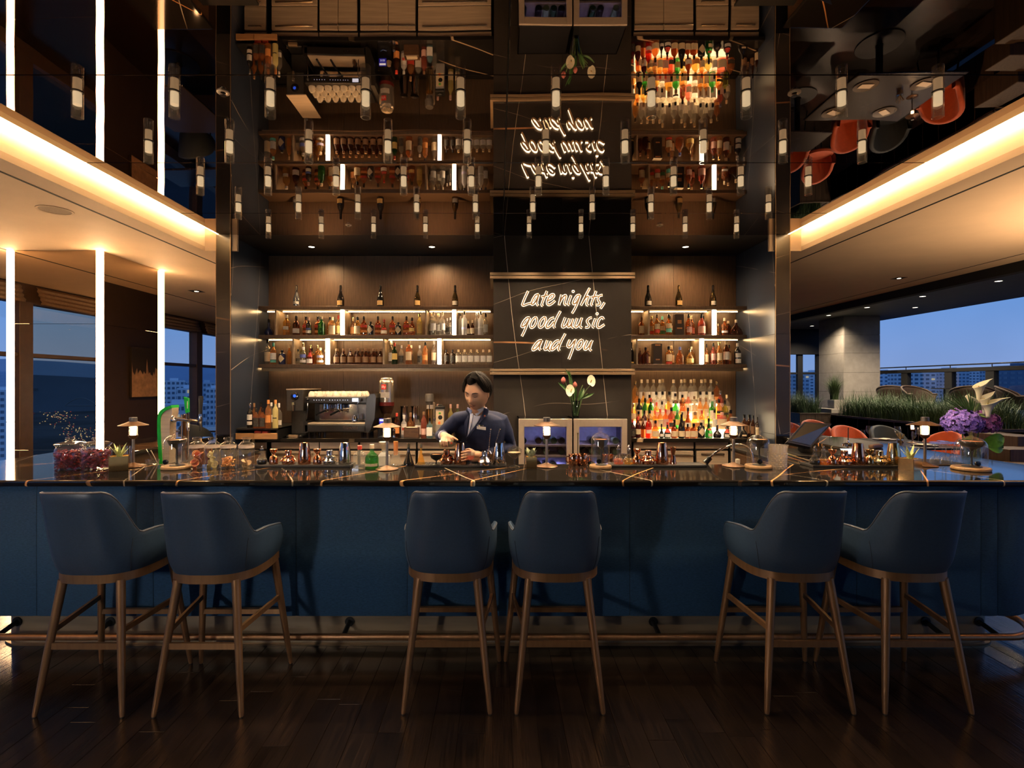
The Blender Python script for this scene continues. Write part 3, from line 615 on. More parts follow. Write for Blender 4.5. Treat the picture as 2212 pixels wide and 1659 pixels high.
# stone top
o_ = upath(3.80, 3.08, 5.66, .22, 8); inn = upath(3.15, 3.72, 5.66, .12, 4)
outl = [(p.x, p.y) for p in o_]+[(p.x, p.y) for p in reversed(inn)]
bm = bmesh.new(); vv = [bm.verts.new((x, y, 1.062)) for x, y in outl]; f = bm.faces.new(vv); ex = bmesh.ops.extrude_face_region(bm, geom=[f])
bmesh.ops.translate(bm, verts=[v for v in ex['geom'] if isinstance(v, bmesh.types.BMVert)], vec=(0, 0, .038))
ed = [e for e in bm.edges if abs(e.verts[0].co.z-e.verts[1].co.z) < 1e-5]
bmesh.ops.bevel(bm, geom=ed, offset=.012, segments=3, profile=.5, affect='EDGES'); bmesh.ops.recalc_face_normals(bm, faces=bm.faces[:])
me = bpy.data.meshes.new('stone_top'); bm.to_mesh(me); bm.free(); me.materials.append(m_counter); me.polygons.foreach_set('use_smooth', [True]*len(me.polygons)); me.set_sharp_from_angle(angle=.2)
o = bpy.data.objects.new('stone_top', me); COL.objects.link(o); o.parent = bar
# upholstered panels, split at the seams
path = resample(upath(3.42, 3.14, 5.64, .30, 10), .03); cum = [0]
for a, b in zip(path[:-1], path[1:]): cum.append(cum[-1]+(b-a).length)
mid0 = next(i for i, p in enumerate(path) if p.x > -3.1 and p.y < 3.145)
def s_of(px): return cum[mid0]+(X(px, 3.14)-path[mid0].x)
seams = [0, s_of(-300), s_of(80), s_of(295), s_of(332), s_of(640), s_of(880), s_of(1123), s_of(1360), s_of(1585), s_of(1850), s_of(2118), s_of(2154), s_of(2154)+.75, cum[-1]]
def at_s(s):
    for i in range(len(cum)-1):
        if s <= cum[i+1]+1e-9:
            t = (s-cum[i])/max(1e-9, cum[i+1]-cum[i]); p = path[i].lerp(path[i+1], t); d = (path[i+1]-path[i]).normalized(); return p, Vector((d.y, -d.x, 0))
    d = (path[-1]-path[-2]).normalized(); return path[-1], Vector((d.y, -d.x, 0))
for a, b in zip(seams[:-1], seams[1:]):
    n = max(2, int((b-a)/.03)); rows = []
    for (off, z) in ((-.012, .258), (.004, .26), (.007, .264), (.007, 1.056), (.004, 1.060), (-.012, 1.061)):
        row = []
        for k in range(n+1):
            e_ = min(k, n-k); p, nn = at_s(a+.0012+(b-a-.0024)*k/n); row.append(p+nn*(off-(.004 if e_ == 0 else 0))+Vector((0, 0, z)))
        rows.append(row)
    MB().grid(rows).obj('linen_panel', m_linen, bar, True, 60, True)
def sweep(mb, pth, prof):
    rows = []
    pth = [Vector(p) for p in pth]
    for i, p in enumerate(pth):
        d = (pth[min(i+1, len(pth)-1)]-pth[max(i-1, 0)]).normalized(); nn = Vector((d.y, -d.x, 0)); rows.append([p+nn*o+Vector((0, 0, z)) for o, z in prof])
    return mb.grid(rows)
sweep(MB(), upath(3.41, 3.15, 5.64, .30, 10), [(0, .26), (0, 1.06), (-.03, 1.06), (-.03, .26), (0, .26)]).obj('carcass', m_black, bar)
sweep(MB(), upath(3.27, 3.306, 5.62, .22, 10), [(0, 0), (0, .262), (-.03, .262), (-.03, 0)]).obj('plinth', m_plinth, bar, True, 60)
sweep(MB(), upath(3.29, 3.286, 5.62, .22, 10), [(0, 0), (.002, .012), (-.02, .012)]).obj('plinth_foot', m_champ, bar, True, 60)
MB().box(-3.10, 3.10, 3.665, 3.69, .0, 1.06).obj('inner_board', m_walnut, bar, False)
for x0 in (-3.21, 3.18): MB().box(x0, x0+.03, 3.7, 5.62, 0, 1.06).obj('inner_side', m_walnut, bar, False)
# foot rail
fr = thing('foot_rail', 'bronze tube foot rail along the plinth of the bar', 'foot rail', (0, 0, 0))
pth = [p+Vector((0, 0, .118)) for p in upath(3.46, 3.165, 5.0, .30, 10)]
MB().tube(resample(pth, .2), .021, 12).obj('tube', m_bronze, fr)
for px in (-215, 215, 755, 1440, 2055, 2350, -700):
    x = max(-3.1, min(3.1, X(px-14, 3.16)))
    MB().cyl((x, 3.17, .122), (x, 3.30, .15), .015, None, 10).lathe([(.001, 0), (.03, 0), (.03, .006), (.001, .007)], 14, (x, 3.303, .15), M=Matrix.Rotation(PI/2, 3, 'X')).obj('bracket', m_black, fr)
# ================================================================ STOOLS
def make_stool(label):
    t = thing('bar_stool', label, 'bar stool', (0, 0, 0), 0, 'blue leather stools in front of the bar')
    # plan curve of the shell: right arm front -> rear -> left arm front (viewer stands on the -y side)
    ctrl = [(.238, .20), (.252, .09), (.250, -.03), (.228, -.13), (.165, -.205), (.085, -.235), (0, -.240)]
    full = [Vector((x, y, 0)) for x, y in ctrl]+[Vector((-x, y, 0)) for x, y in reversed(ctrl[:-1])]
    pl = spline(full, 6); n = len(pl); cum_ = [0]
    for a, b in zip(pl[:-1], pl[1:]): cum_.append(cum_[-1]+(b-a).length)
    L = cum_[-1]
    def htop(s):
        q = abs(s/L-.5)*2                               # 0 at rear centre, 1 at arm fronts
        def sm(a, b, x): x = max(0, min(1, (x-a)/(b-a))); return x*x*(3-2*x)
        hh = 1.140+.004*math.cos(q*9)-.022*sm(.26, .33, q)-.222*sm(.30, .47, q)
        if q > .5: hh -= .030*sm(.5, 1.0, q)
        if q > .88: hh -= .055*((q-.88)/.12)**2.5
        return hh
    def sm_(a, b, x): x = max(0, min(1, (x-a)/(b-a))); return x*x*(3-2*x)
    NT = 12; outer, inner = [], []
    for i in range(n):
        s = cum_[i]; q = abs(s/L-.5)*2; p = pl[i]; d = (pl[min(i+1, n-1)]-pl[max(i-1, 0)]).normalized(); nn = Vector((-d.y, d.x, 0))
        if nn.dot(p-Vector((0, .05, 0))) < 0: nn = -nn
        h1 = htop(s); ro, ri = [], []; lean = .105*(1-sm_(.18, .62, q))
        for k in range(NT+1):
            f = k/NT; z = .700+(h1-.700)*f
            fl = (z-.70)*.015                # rear leans back
            tuck = -.018*(1-min(1, (z-.70)/.10))**2
            nar = -max(0, z-.90)*.06*min(1, q*2.2)*(1 if q < .45 else max(.2, 1-(q-.45)*6))
            off = fl+tuck+nar; th = .030 if f < .9 else .030-.011*((f-.9)/.1)
            ro.append(p+nn*off+Vector((0, -lean*(z-.7)/.42, z))); ri.append(p+nn*(off-th-.012*math.sin(PI*f))+Vector((0, -lean*(z-.7)/.42, max(z, .705))))
        outer.append(ro); inner.append(ri)
    rows = []
    for i in range(n):
        o_, q_ = outer[i], inner[i]; tp = (o_[-1]+q_[-1])/2+Vector((0, 0, .010))
        rows.append(o_+[o_[-1].lerp(tp, .6)+Vector((0, 0, .004)), tp, q_[-1].lerp(tp, .6)+Vector((0, 0, .003))]+list(reversed(q_)))
    m = MB(); m.grid(rows); k = len(rows[0])
    m.f.append(tuple(range(k))); m.f.append(tuple((n-1)*k+j for j in range(k-1, -1, -1)))
    m.obj('backrest', m_leather, t, True, 55, True)
    MB().tube([outer[i][-1]+(inner[i][-1]-outer[i][-1])*.12+Vector((0, 0, .004)) for i in range(1, n-1)], .0038, 6).obj('piping', m_pipe, t)
    for sgn in (1, -1):
        i0 = int(n*(.5-sgn*.20)); pts = []
        for k in range(NT+1):
            if outer[i0][k].z > .93: break
            jf = n*(.5-sgn*.215)-sgn*2.2*(k/NT)**1.5; j = min(n-2, max(0, int(jf))); a = outer[j][k].lerp(outer[j+1][k], jf-int(jf)); nn = (a-Vector((0, .05, a.z))).normalized(); pts.append(a+nn*.0012)
        MB().tube(pts, .0016, 5).obj('seam', m_pipe, t)
    # seat cushion and bronze band
    plan = [(p.x*.80, p.y*.80+.0) for p in pl]+[(-.12, .235), (.12, .235)]
    bm = bmesh.new(); vv = [bm.verts.new((x, y, .690)) for x, y in plan]; f = bm.faces.new(vv); ex = bmesh.ops.extrude_face_region(bm, geom=[f])
    bmesh.ops.translate(bm, verts=[v for v in ex['geom'] if isinstance(v, bmesh.types.BMVert)], vec=(0, 0, .085))
    bmesh.ops.bevel(bm, geom=[e for e in bm.edges if e.verts[0].co.z > .77 and e.verts[1].co.z > .77], offset=.025, segments=3, profile=.5, affect='EDGES'); bmesh.ops.recalc_face_normals(bm, faces=bm.faces[:])
    me = bpy.data.meshes.new('seat'); bm.to_mesh(me); bm.free(); me.materials.append(m_leather); me.polygons.foreach_set('use_smooth', [True]*len(me.polygons)); me.set_sharp_from_angle(angle=.7)
    o = bpy.data.objects.new('seat', me); COL.objects.link(o); o.parent = t
    ring = [Vector((p.x*.93, p.y*.93, 0)) for p in pl]+[Vector((-.13, .205, 0)), Vector((.13, .205, 0))]
    m = MB(); rr = []
    for i, p in enumerate(ring):
        c = p.normalized(); rr.append([p+Vector((0, 0, .655)), p+Vector((0, 0, .700)), p-c*.03+Vector((0, 0, .700)), p-c*.03+Vector((0, 0, .655))])
    rr.append(rr[0]); m.grid(rr, True).obj('seat_band', m_bronze, t, True, 50, True)
    legs = []
    for sx_ in (-1, 1):
        for (tx, ty, bx, by) in ((.150, -.175, .221, -.262), (.205, .155, .270, .235)):
            a, b = Vector((sx_*tx, ty, .662)), Vector((sx_*bx, by, .004)); legs.append((a, b))
            MB().tube([b, b+(a-b)*.02, b+(a-b)*.25, a], [.0105, .0125, .017, .0225], 14).obj('leg', m_bronze, t)
            MB().cyl((b.x, b.y, 0), (b.x, b.y, .006), .010, None, 10).obj('glide', m_black, t)
    def leg_at(i, z): a, b = legs[i]; return b+(a-b)*((z-b.z)/(a.z-b.z))
    def bar_(p, q, hh, wd, nm):
        d = (q-p).normalized(); sd = d.cross(Vector((0, 0, 1))).normalized()*wd; up = sd.cross(d).normalized()*hh
        MB().add([c+s1*sd+s2*up for c in (p, q) for s1, s2 in ((-1, -1), (1, -1), (1, 1), (-1, 1))], [(0, 1, 2, 3), (7, 6, 5, 4), (0, 4, 5, 1), (1, 5, 6, 2), (2, 6, 7, 3), (3, 7, 4, 0)]).obj(nm, m_bronze, t, False, 30, True)
    bar_(leg_at(0, .338), leg_at(2, .338), .016, .008, 'rear_stretcher'); bar_(leg_at(1, .335), leg_at(3, .335), .014, .012, 'foot_rest')
    for i in (0, 2): bar_(leg_at(i, .41), leg_at(i+1, .43), .014, .008, 'side_stretcher')
    return t
slab = ['blue leather bar stool, first from the left, nearest the window side', 'blue leather bar stool, second from the left', 'blue leather bar stool on the left of the middle pair', 'blue leather bar stool on the right of the middle pair', 'blue leather bar stool, second from the right', 'blue leather bar stool, last on the right']
s0 = make_stool(slab[0])
for i, (x, y) in enumerate(((-2.118, 2.845), (-1.517, 2.845), (-.262, 2.868), (.314, 2.868), (1.589, 2.868), (2.19, 2.868))):
    o = s0 if i == 0 else dup(s0, (0, 0, 0), 0, slab[i])
    o.location = (x, y, 0)
# ================================================================ BACK COUNTER, FRIDGES, SHELVES
ZB = 1.055
m_bstone = marble('back_counter_stone', (.010, .009, .008), .10, [((0, 0, 1.2), .8, 4, .005, (.5, .36, .22), .45)], .5)
for nm, x0, x1, lb in (('left', -2.975, -.06, 'black stone worktop under the espresso machine'), ('right', 1.50, 3.085, 'black stone worktop under the tiered bottles')):
    tag(MB().rbox(x0, x1, 5.9, YB-.004, ZB-.045, ZB, .004, 2).obj('stone_worktop', m_bstone, smooth=False), lb, 'worktop')
def cabinet(x0, x1, label, kind):
    t = thing('steel_cabinet', label, 'cabinet', (x0, 5.95, 0), 0, 'steel back bar cabinets'); wd = x1-x0
    MB().box(.004, wd-.004, .02, .66, .08, ZB-.047).obj('body', m_black, t, False)
    MB().rbox(.004, wd-.004, 0, .02, ZB-.125, ZB-.05, .003, 1).obj('top_rail', m_steel, t, False)
    MB().box(.004, wd-.004, .06, .64, 0, .08).obj('toe_kick', m_black, t, False)
    n = 2 if kind == 'door' else 1
    for k in range(n):
        a, b = .008+(wd-.016)*k/n, .008+(wd-.016)*(k+1)/n
        if kind == 'door':
            d = MB().rbox(a+.003, b-.003, -.012, .012, .10, ZB-.15, .004, 1).obj('door', m_steel, t, False)
            MB().rbox(a+.003, b-.003, -.028, -.010, ZB-.205, ZB-.19, .004, 1).obj('handle', m_steel2, d, False)
        else:
            for zz_ in ((.10, .36), (.37, .62), (.63, ZB-.15)):
                d = MB().rbox(a+.003, b-.003, -.012, .012, zz_[0], zz_[1], .004, 1).obj('drawer', m_steel, t, False)
                MB().rbox(a+.05, b-.05, -.03, -.010, zz_[1]-.04, zz_[1]-.026, .004, 1).obj('handle', m_steel2, d, False)
    return t
for i, (a, b, k) in enumerate(((500, 577, 'drawer'), (585, 690, 'drawer'), (690, 775, 'door'), (777, 900, 'door'), (901, 1063, 'drawer'))):
    cabinet(max(-2.96, X(a, 5.95)), X(b, 5.95)-.004, 'brushed steel cabinet under the left worktop, %s from the left' % ORD[i], k)
for i, (a, b, k) in enumerate(((1368, 1500, 'door'), (1502, 1575, 'drawer'), (1577, 1642, 'drawer'))):
    cabinet(X(a, 5.95), X(b, 5.95)-.004, 'brushed steel cabinet under the bottle tiers, %s from the left' % ORD[i], k)
def fridge(px0, px1, label, seed):
    d = 5.28; x0, x1 = X(px0, d), X(px1, d); wd = x1-x0; zt = Z(904, d); t = thing('wine_fridge', label, 'wine fridge', (x0, d, 0), 0, 'wine fridges in front of the column')
    MB().rbox(0, .012, .03, .45, .05, zt, .002, 1).rbox(wd-.012, wd, .03, .45, .05, zt, .002, 1).box(0, wd, .44, .452, .05, zt).rbox(0, wd, .0, .45, zt-.012, zt, .002, 1).box(0, wd, .03, .45, .05, .08).obj('housing', m_blackg, t, False)
    fw = 12*d/F
    f = MB(); zb = .12
    f.rbox(0, fw, -.02, .025, zb, zt-.004, .003, 1); f.rbox(wd-fw, wd, -.02, .025, zb, zt-.004, .003, 1); f.rbox(fw-.002, wd-fw+.002, -.02, .025, zt-.004-17*d/F, zt-.004, .003, 1); f.rbox(fw-.002, wd-fw+.002, -.02, .025, zb, zb+.08, .003, 1)
    dr = f.obj('door_frame', pm('fridge_frame', (.50, .42, .34), .32, .6, .04), t, False)
    MB().box(fw-.004, wd-fw+.004, .004, .010, zb+.07, zt-17*d/F).obj('glass', thin('fridge_glass', (.72, .72, .76), ior=1.5), dr, False)
    MB().box(.012, wd-.012, .425, .44, .08, zt-.014).obj('liner', pm('fridge_liner', (.40, .40, .45), .6), t, False)
    MB().box(.1, wd-.1, .10, .12, zt-.018, zt-.0135).obj('fridge_light', em('fridge_led', (.45, .45, 1.0), 60.0), t, False)
    MB().box(.05, wd-.05, .40, .41, .75, .765).obj('fridge_light', MATS['fridge_led'], t, False)
    for za in (Z(959, d+.05), Z(982, d+.05), .80, .62, .45): MB().rbox(.02, wd-.02, .035, .41, za-.028, za-.004, .003, 1).obj('shelf', pm('fridge_shelf', (.35, .30, .26), .45, .3), t, False)
    rn = random.Random(seed); n = 0
    for j, za in enumerate((Z(959, d+.05), Z(982, d+.05), .80)):
        x = .05
        while x < wd-.06:
            if rn.random() < .82:
                r = .036; M = Matrix.Rotation(-PI/2, 3, 'X'); nm = ('dark green', 'black', 'pale green')[n % 3]
                b_ = thing('wine_bottle', '%s bottle on the %s shelf of the %s, %s from the left' % (nm, ('upper', 'middle', 'lower')[j], 'left wine fridge' if seed == 1 else 'right wine fridge', ORD[int((x-.05)/.08)]), 'wine bottle', (x0+x, d+.06, za-.004+r), 0, 'wine bottles in the fridges')
                MB().lathe([(.001, .012), (r*.7, .006), (r*.92, .0), (r, .008), (r, .19), (r*.4, .25), (r*.38, .31)], 18, M=M).obj('glass', pm('wine_glass_%d' % (n % 3), ((.015, .04, .02), (.01, .01, .012), (.12, .17, .10))[n % 3], .08, 0, 0), b_)
                n += 1
            x += .08
fridge(1120.5, 1235.5, 'left built-in wine fridge with pale metal door frame below the sign', 1)
fridge(1239, 1354, 'right built-in wine fridge with pale metal door frame below the sign', 2)
MB().box(X(1235.5, 5.28), X(1239, 5.28), 5.3, 5.72, 0, 1.32).obj('fridge_gap_panel', m_groove, bpy.data.objects['wine_fridge'].parent) if 0 else None
# shelf units
def shelf_unit(x0, x1, label, rows):
    t = thing('shelf_unit', label, 'shelf', (0, 0, 0), 0, 'lit bottle shelves'); YS = 6.35
    for za in (ZS[0], ZS[1], ZS[2]): MB().rbox(x0, x1, YS, YB-.003, za-.045, za, .003, 1).obj('board', m_veneer, t, False)
    for lo, hi, xs_, bars in rows:
        for px in xs_:
            x = X(px, YS); MB().rbox(x-.010, x+.010, YS+.012, YB-.004, lo+.001, hi-.047, .002, 1).obj('divider', pm('divider_beige', (.22, .165, .115), .55), t, False)
        for px in bars:
            x = X(px, YS); b = MB().rbox(x-.023, x+.023, YS+.002, YS+.03, lo+.001, hi-.046, .003, 1).obj('light_bar', m_bar, t, False)
            MB().rbox(x-.026, x+.026, YS+.03, YB-.004, lo+.001, hi-.047, .002, 1).obj('divider', MATS['divider_beige'], t, False)
        edges = sorted([x0+.01]+[X(p, YS) for p in list(xs_)+list(bars)]+[x1-.01])
        for a, b in zip(edges[:-1], edges[1:]): MB().box(a+.03, b-.03, YB-.135, YB-.125, hi-.051, hi-.046).obj('led_strip', m_shelfled, t, False)
    MB().rbox(x0+.02, x1-.02, YS+.05, YS+.065, ZS[2]-.085, ZS[2]-.0455, .002, 1).obj('lip', m_champ, t, False)
    MB().box(x0+.03, x1-.03, YB-.10, YB-.085, ZS[2]-.054, ZS[2]-.0455).obj('led_strip', em('under_led', (1.0, .60, .26), 16.0), t, False)
    return t
ZS = [Z(662, 6.38), Z(724, 6.38), Z(787, 6.38)]
shelf_unit(-2.975, -.06, 'left wall shelves of dark veneer with glowing light bars', [(ZS[1], ZS[0], (594, 919.5), (739, 981)), (ZS[2], ZS[1], (632, 828), (707, 949))])
shelf_unit(1.50, 3.085, 'right wall shelves of dark veneer with glowing light bars', [(ZS[1], ZS[0], (1402.5,), (1544,)), (ZS[2], ZS[1], (1376.5,), (1517,))])
# ================================================================ NEON SIGN
LET = [('L', [[(618, 425), (578, 510), (548, 585), (545, 606), (565, 612), (610, 594), (662, 582)]]),
 ('a', [[(758, 468), (720, 478), (682, 535), (665, 590), (680, 600), (712, 570), (748, 500), (760, 474)], [(762, 470), (742, 540), (736, 590), (752, 616)]]),
 ('t', [[(868, 425), (835, 505), (808, 575), (800, 606), (815, 622)], [(795, 500), (880, 475)]]),
 ('e', [[(878, 552), (925, 530), (962, 490), (950, 466), (915, 480), (880, 535), (872, 585), (895, 606), (935, 588), (975, 552)]]),
 ('n', [[(1062, 472), (1045, 540), (1030, 606)], [(1040, 575), (1075, 510), (1110, 478), (1122, 495), (1108, 550), (1104, 592), (1124, 606)]]),
 ('i', [[(1190, 480), (1165, 545), (1152, 592), (1170, 608)], [(1214, 423), (1221, 430)]]),
 ('g', [[(1308, 476), (1270, 482), (1232, 535), (1218, 582), (1235, 592), (1268, 560), (1305, 490)], [(1310, 478), (1275, 580), (1235, 665), (1205, 715)]]),
 ('h', [[(1435, 385), (1390, 470), (1350, 550), (1322, 610)], [(1340, 580), (1375, 520), (1410, 492), (1420, 506), (1402, 560), (1398, 598), (1418, 615)]]),
 ('t', [[(1522, 425), (1490, 505), (1465, 575), (1460, 600), (1474, 615)], [(1450, 505), (1545, 488)]]),
 ('s', [[(1605, 476), (1575, 482), (1548, 515), (1555, 550), (1572, 578), (1560, 605), (1525, 606)]]), ('comma', [[(1632, 576), (1610, 612), (1582, 652)]]),
 ('g', [[(640, 775), (600, 782), (555, 835), (535, 885), (550, 895), (590, 865), (635, 790)], [(642, 778), (605, 870), (570, 955), (538, 1020)]]),
 ('o', [[(718, 770), (685, 795), (655, 850), (652, 895), (672, 908), (705, 880), (730, 825), (732, 785), (718, 770)]]),
 ('o', [[(838, 768), (800, 795), (770, 850), (766, 892), (786, 906), (822, 878), (848, 820), (850, 782), (838, 768)]]),
 ('d', [[(962, 775), (915, 795), (875, 850), (862, 895), (880, 908), (920, 880), (960, 830)], [(1048, 690), (1005, 770), (975, 840), (962, 890), (972, 912)]]),
 ('m', [[(1112, 775), (1088, 835), (1072, 885), (1088, 902), (1120, 880), (1150, 830), (1166, 790)], [(1166, 790), (1148, 850), (1148, 895), (1168, 892), (1195, 850), (1216, 792)], [(1216, 792), (1198, 855), (1200, 895), (1222, 910)]]),
 ('u', [[(1270, 785), (1250, 840), (1240, 885), (1258, 902), (1290, 872), (1325, 795)], [(1332, 778), (1312, 850), (1312, 895), (1336, 910)]]),
 ('s', [[(1462, 775), (1430, 785), (1404, 815), (1412, 845), (1430, 872), (1415, 902), (1380, 902)]]),
 ('i', [[(1512, 788), (1490, 845), (1478, 890), (1496, 906)], [(1532, 720), (1540, 728)]]),
 ('c', [[(1622, 798), (1605, 772), (1570, 790), (1542, 850), (1540, 895), (1570, 905), (1630, 868)]]),
 ('a', [[(802, 1075), (755, 1088), (708, 1140), (680, 1190), (692, 1205), (735, 1175), (790, 1095)], [(804, 1078), (778, 1140), (768, 1185), (786, 1205)]]),
 ('n', [[(872, 1078), (850, 1140), (838, 1185), (852, 1200), (888, 1165), (922, 1090)], [(922, 1090), (898, 1150), (890, 1195), (914, 1212)]]),
 ('d', [[(1028, 1078), (985, 1092), (940, 1145), (924, 1190), (940, 1204), (985, 1170), (1030, 1115)], [(1112, 990), (1068, 1070), (1038, 1140), (1022, 1190), (1036, 1214)]]),
 ('y', [[(1172, 1072), (1152, 1115), (1145, 1152), (1165, 1165), (1200, 1130), (1235, 1078)], [(1252, 1062), (1225, 1150), (1192, 1245), (1160, 1325)]]),
 ('o', [[(1335, 1068), (1300, 1090), (1272, 1140), (1268, 1182), (1288, 1194), (1325, 1160), (1348, 1105), (1335, 1068)]]),
 ('u', [[(1402, 1080), (1378, 1135), (1366, 1182), (1384, 1198), (1418, 1165), (1455, 1095)], [(1470, 1078), (1446, 1145), (1438, 1190), (1458, 1216)]])]
sign = thing('neon_sign', 'backlit script sign reading Late nights, good music and you', 'sign', (0, 0, 0))
m_face = pm('sign_face', (.34, .21, .10), .5, .2, .05)
for nm, strokes in LET:
    mf, mh = MB(), MB()
    for st_ in strokes:
        pts = [(1040+u/6.144, 560+v/6.144) for u, v in st_]
        for d, mb, r in ((cyf-.045, mf, .0096), (cyf-.016, mh, .0122)):
            pp = [P(a, b, d) for a, b in pts]
            if len(pp) == 2 and (pp[0]-pp[1]).length < .02: mb.ball((pp[0]+pp[1])/2, r*1.25, r*.7, r*1.25, 12, 8)
            else: mb.tube(spline(pp, 5), r, 8, True, .8, (0, 1, 0))
    f = mf.obj('letter', m_face, sign); f['label'] = 'letter %s of the script sign' % nm if nm != 'comma' else 'comma of the script sign'
    mh.obj('halo', m_neon, f)
for z_ in (Z(640, cyf), Z(700, cyf), Z(745, cyf)):
    for px in (1130, 1200, 1280): pass
# ================================================================ BOTTLES
PROF = {
 'whisky': [(.001, .012), (.8, .004), (.95, 0), (1, .02), (1, .54), (.95, .60), (.78, .665), (.5, .715), (.38, .75), (.35, .79), (.35, .93)],
 'square': [(.001, .012), (.85, .004), (.95, 0), (1, .02), (1, .56), (.93, .62), (.6, .69), (.36, .73), (.33, .78), (.33, .92)],
 'vodka': [(.001, .012), (.8, .004), (.95, 0), (1, .02), (1, .57), (.96, .62), (.78, .68), (.5, .725), (.40, .76), (.37, .80), (.36, .95)],
 'tall': [(.001, .012), (.8, .004), (.95, 0), (1, .02), (1, .62), (.92, .68), (.6, .74), (.42, .78), (.38, .85), (.38, .96)],
 'squat': [(.001, .012), (.8, .004), (.9, 0), (1, .04), (1, .40), (.92, .50), (.7, .59), (.4, .66), (.30, .71), (.29, .78), (.29, .92)],
 'bulb': [(.001, .012), (.7, .004), (.85, 0), (.98, .05), (1, .16), (.94, .30), (.72, .42), (.45, .50), (.36, .56), (.44, .60), (.36, .64), (.27, .70), (.26, .93)],
 'champagne': [(.001, .03), (.7, .004), (.9, 0), (1, .03), (1, .32), (.94, .42), (.78, .52), (.58, .60), (.42, .68), (.33, .77), (.31, .86), (.34, .92), (.34, .945), (.29, .95)],
 'apothecary': [(.001, .012), (.85, .004), (.95, 0), (1, .03), (1, .66), (.95, .72), (.75, .77), (.42, .80), (.32, .83), (.32, .93)],
 'beer': [(.001, .012), (.8, .004), (.95, 0), (1, .03), (1, .50), (.93, .58), (.68, .68), (.46, .76), (.40, .84), (.40, .95)],
 'cone': [(.001, .012), (.85, .004), (.98, 0), (1, .03), (.82, .18), (.52, .40), (.33, .55), (.26, .65), (.25, .92)],
 'fan': [(.001, .012), (.6, .004), (.82, 0), (1, .08), (.98, .18), (.80, .36), (.50, .52), (.26, .62), (.19, .68), (.18, .90)],
 'decanter': [(.001, .012), (.6, .004), (.75, 0), (.95, .10), (1, .20), (.9, .32), (.6, .44), (.35, .52), (.28, .58), (.32, .66), (.26, .70), (.25, .88)],
}
def LQ(k):
    d = {'clear': ((.90, .90, .87), .10), 'amber': ((.92, .58, .24), .18), 'damber': ((.74, .34, .12), .22), 'gold': ((.93, .66, .25), .16), 'red': ((.62, .08, .045), .12),
         'rose': ((.80, .28, .18), .2), 'orange': ((.95, .50, .18), .22), 'green': ((.16, .52, .16), .12), 'dgreen': ((.05, .20, .06), .1), 'yellow': ((.95, .82, .35), .4), 'olive': ((.55, .55, .16), .1),
         'frost': ((.80, .80, .80), .45), 'cream': ((.95, .86, .42), .7), 'brown': ((.30, .10, .03), .12), 'aqua': ((.50, .76, .84), .15), 'paleg': ((.70, .85, .50), .15), 'pink': ((.9, .45, .35), .25)}
    if k in d: c, tl = d[k]; return thin('liquid_'+k, c, tl, (1, .94, .84) if k == 'clear' else None, 1.0, 1.5, .03)
    o = {'black': (.008, .007, .007), 'navy': (.010, .014, .06), 'wine': (.05, .006, .006), 'silver': (.4, .42, .46), 'goldf': (.55, .38, .14), 'cocoa': (.035, .018, .010), 'dgold': (.12, .08, .03)}
    return pm('bottle_'+k, o[k], .12, .9 if k in ('silver', 'goldf', 'dgold') else 0, .05, coat=.5)
LC = {'w': (.72, .68, .62), 'c': (.66, .52, .33), 'k': (.02, .018, .016), 'r': (.55, .05, .03), 'y': (.70, .50, .16), 'g': (.08, .30, .14), 't': (.12, .48, .42), 'b': (.10, .14, .45), 'o': (.70, .28, .08), 'n': (.22, .12, .06), 's': (.5, .5, .5), 'p': (.62, .36, .30), 'v': (.45, .40, .60), 'au': (.6, .42, .18)}
def LM(k):
    nm = 'label_'+k
    if nm in MATS: return MATS[nm]
    m = pm(nm, LC[k], .6, 0, .0); t = m.node_tree; b = t.nodes['Principled BSDF']
    tcn = NN(t, 'ShaderNodeTexCoord'); mp = NN(t, 'ShaderNodeMapping'); no = NN(t, 'ShaderNodeTexNoise'); rr = NN(t, 'ShaderNodeValToRGB')
    mp.inputs['Scale'].default_value = (120, 120, 420); no.inputs['Scale'].default_value = 1.0; no.inputs['Detail'].default_value = 2
    t.links.new(tcn.outputs['Object'], mp.inputs[0]); t.links.new(mp.outputs[0], no.inputs['Vector']); t.links.new(no.outputs['Fac'], rr.inputs[0])
    c = LC[k]; dark = tuple(x*.45 for x in c) if sum(c) > .3 else (.35, .28, .18)
    rr.color_ramp.elements[0].position = .30; rr.color_ramp.elements[0].color = (*dark, 1); rr.color_ramp.elements[1].position = .42; rr.color_ramp.elements[1].color = (*c, 1)
    t.links.new(rr.outputs[0], b.inputs['Base Color']); return m
CAPS = {'k': 'black_gloss', 'au': 'gold_metal', 's': 'polished_steel'}
def CM(k):
    if k in CAPS: return MATS[CAPS[k]]
    return pm('cap_'+k, LC[k], .35, 0, .05)
BC = {}
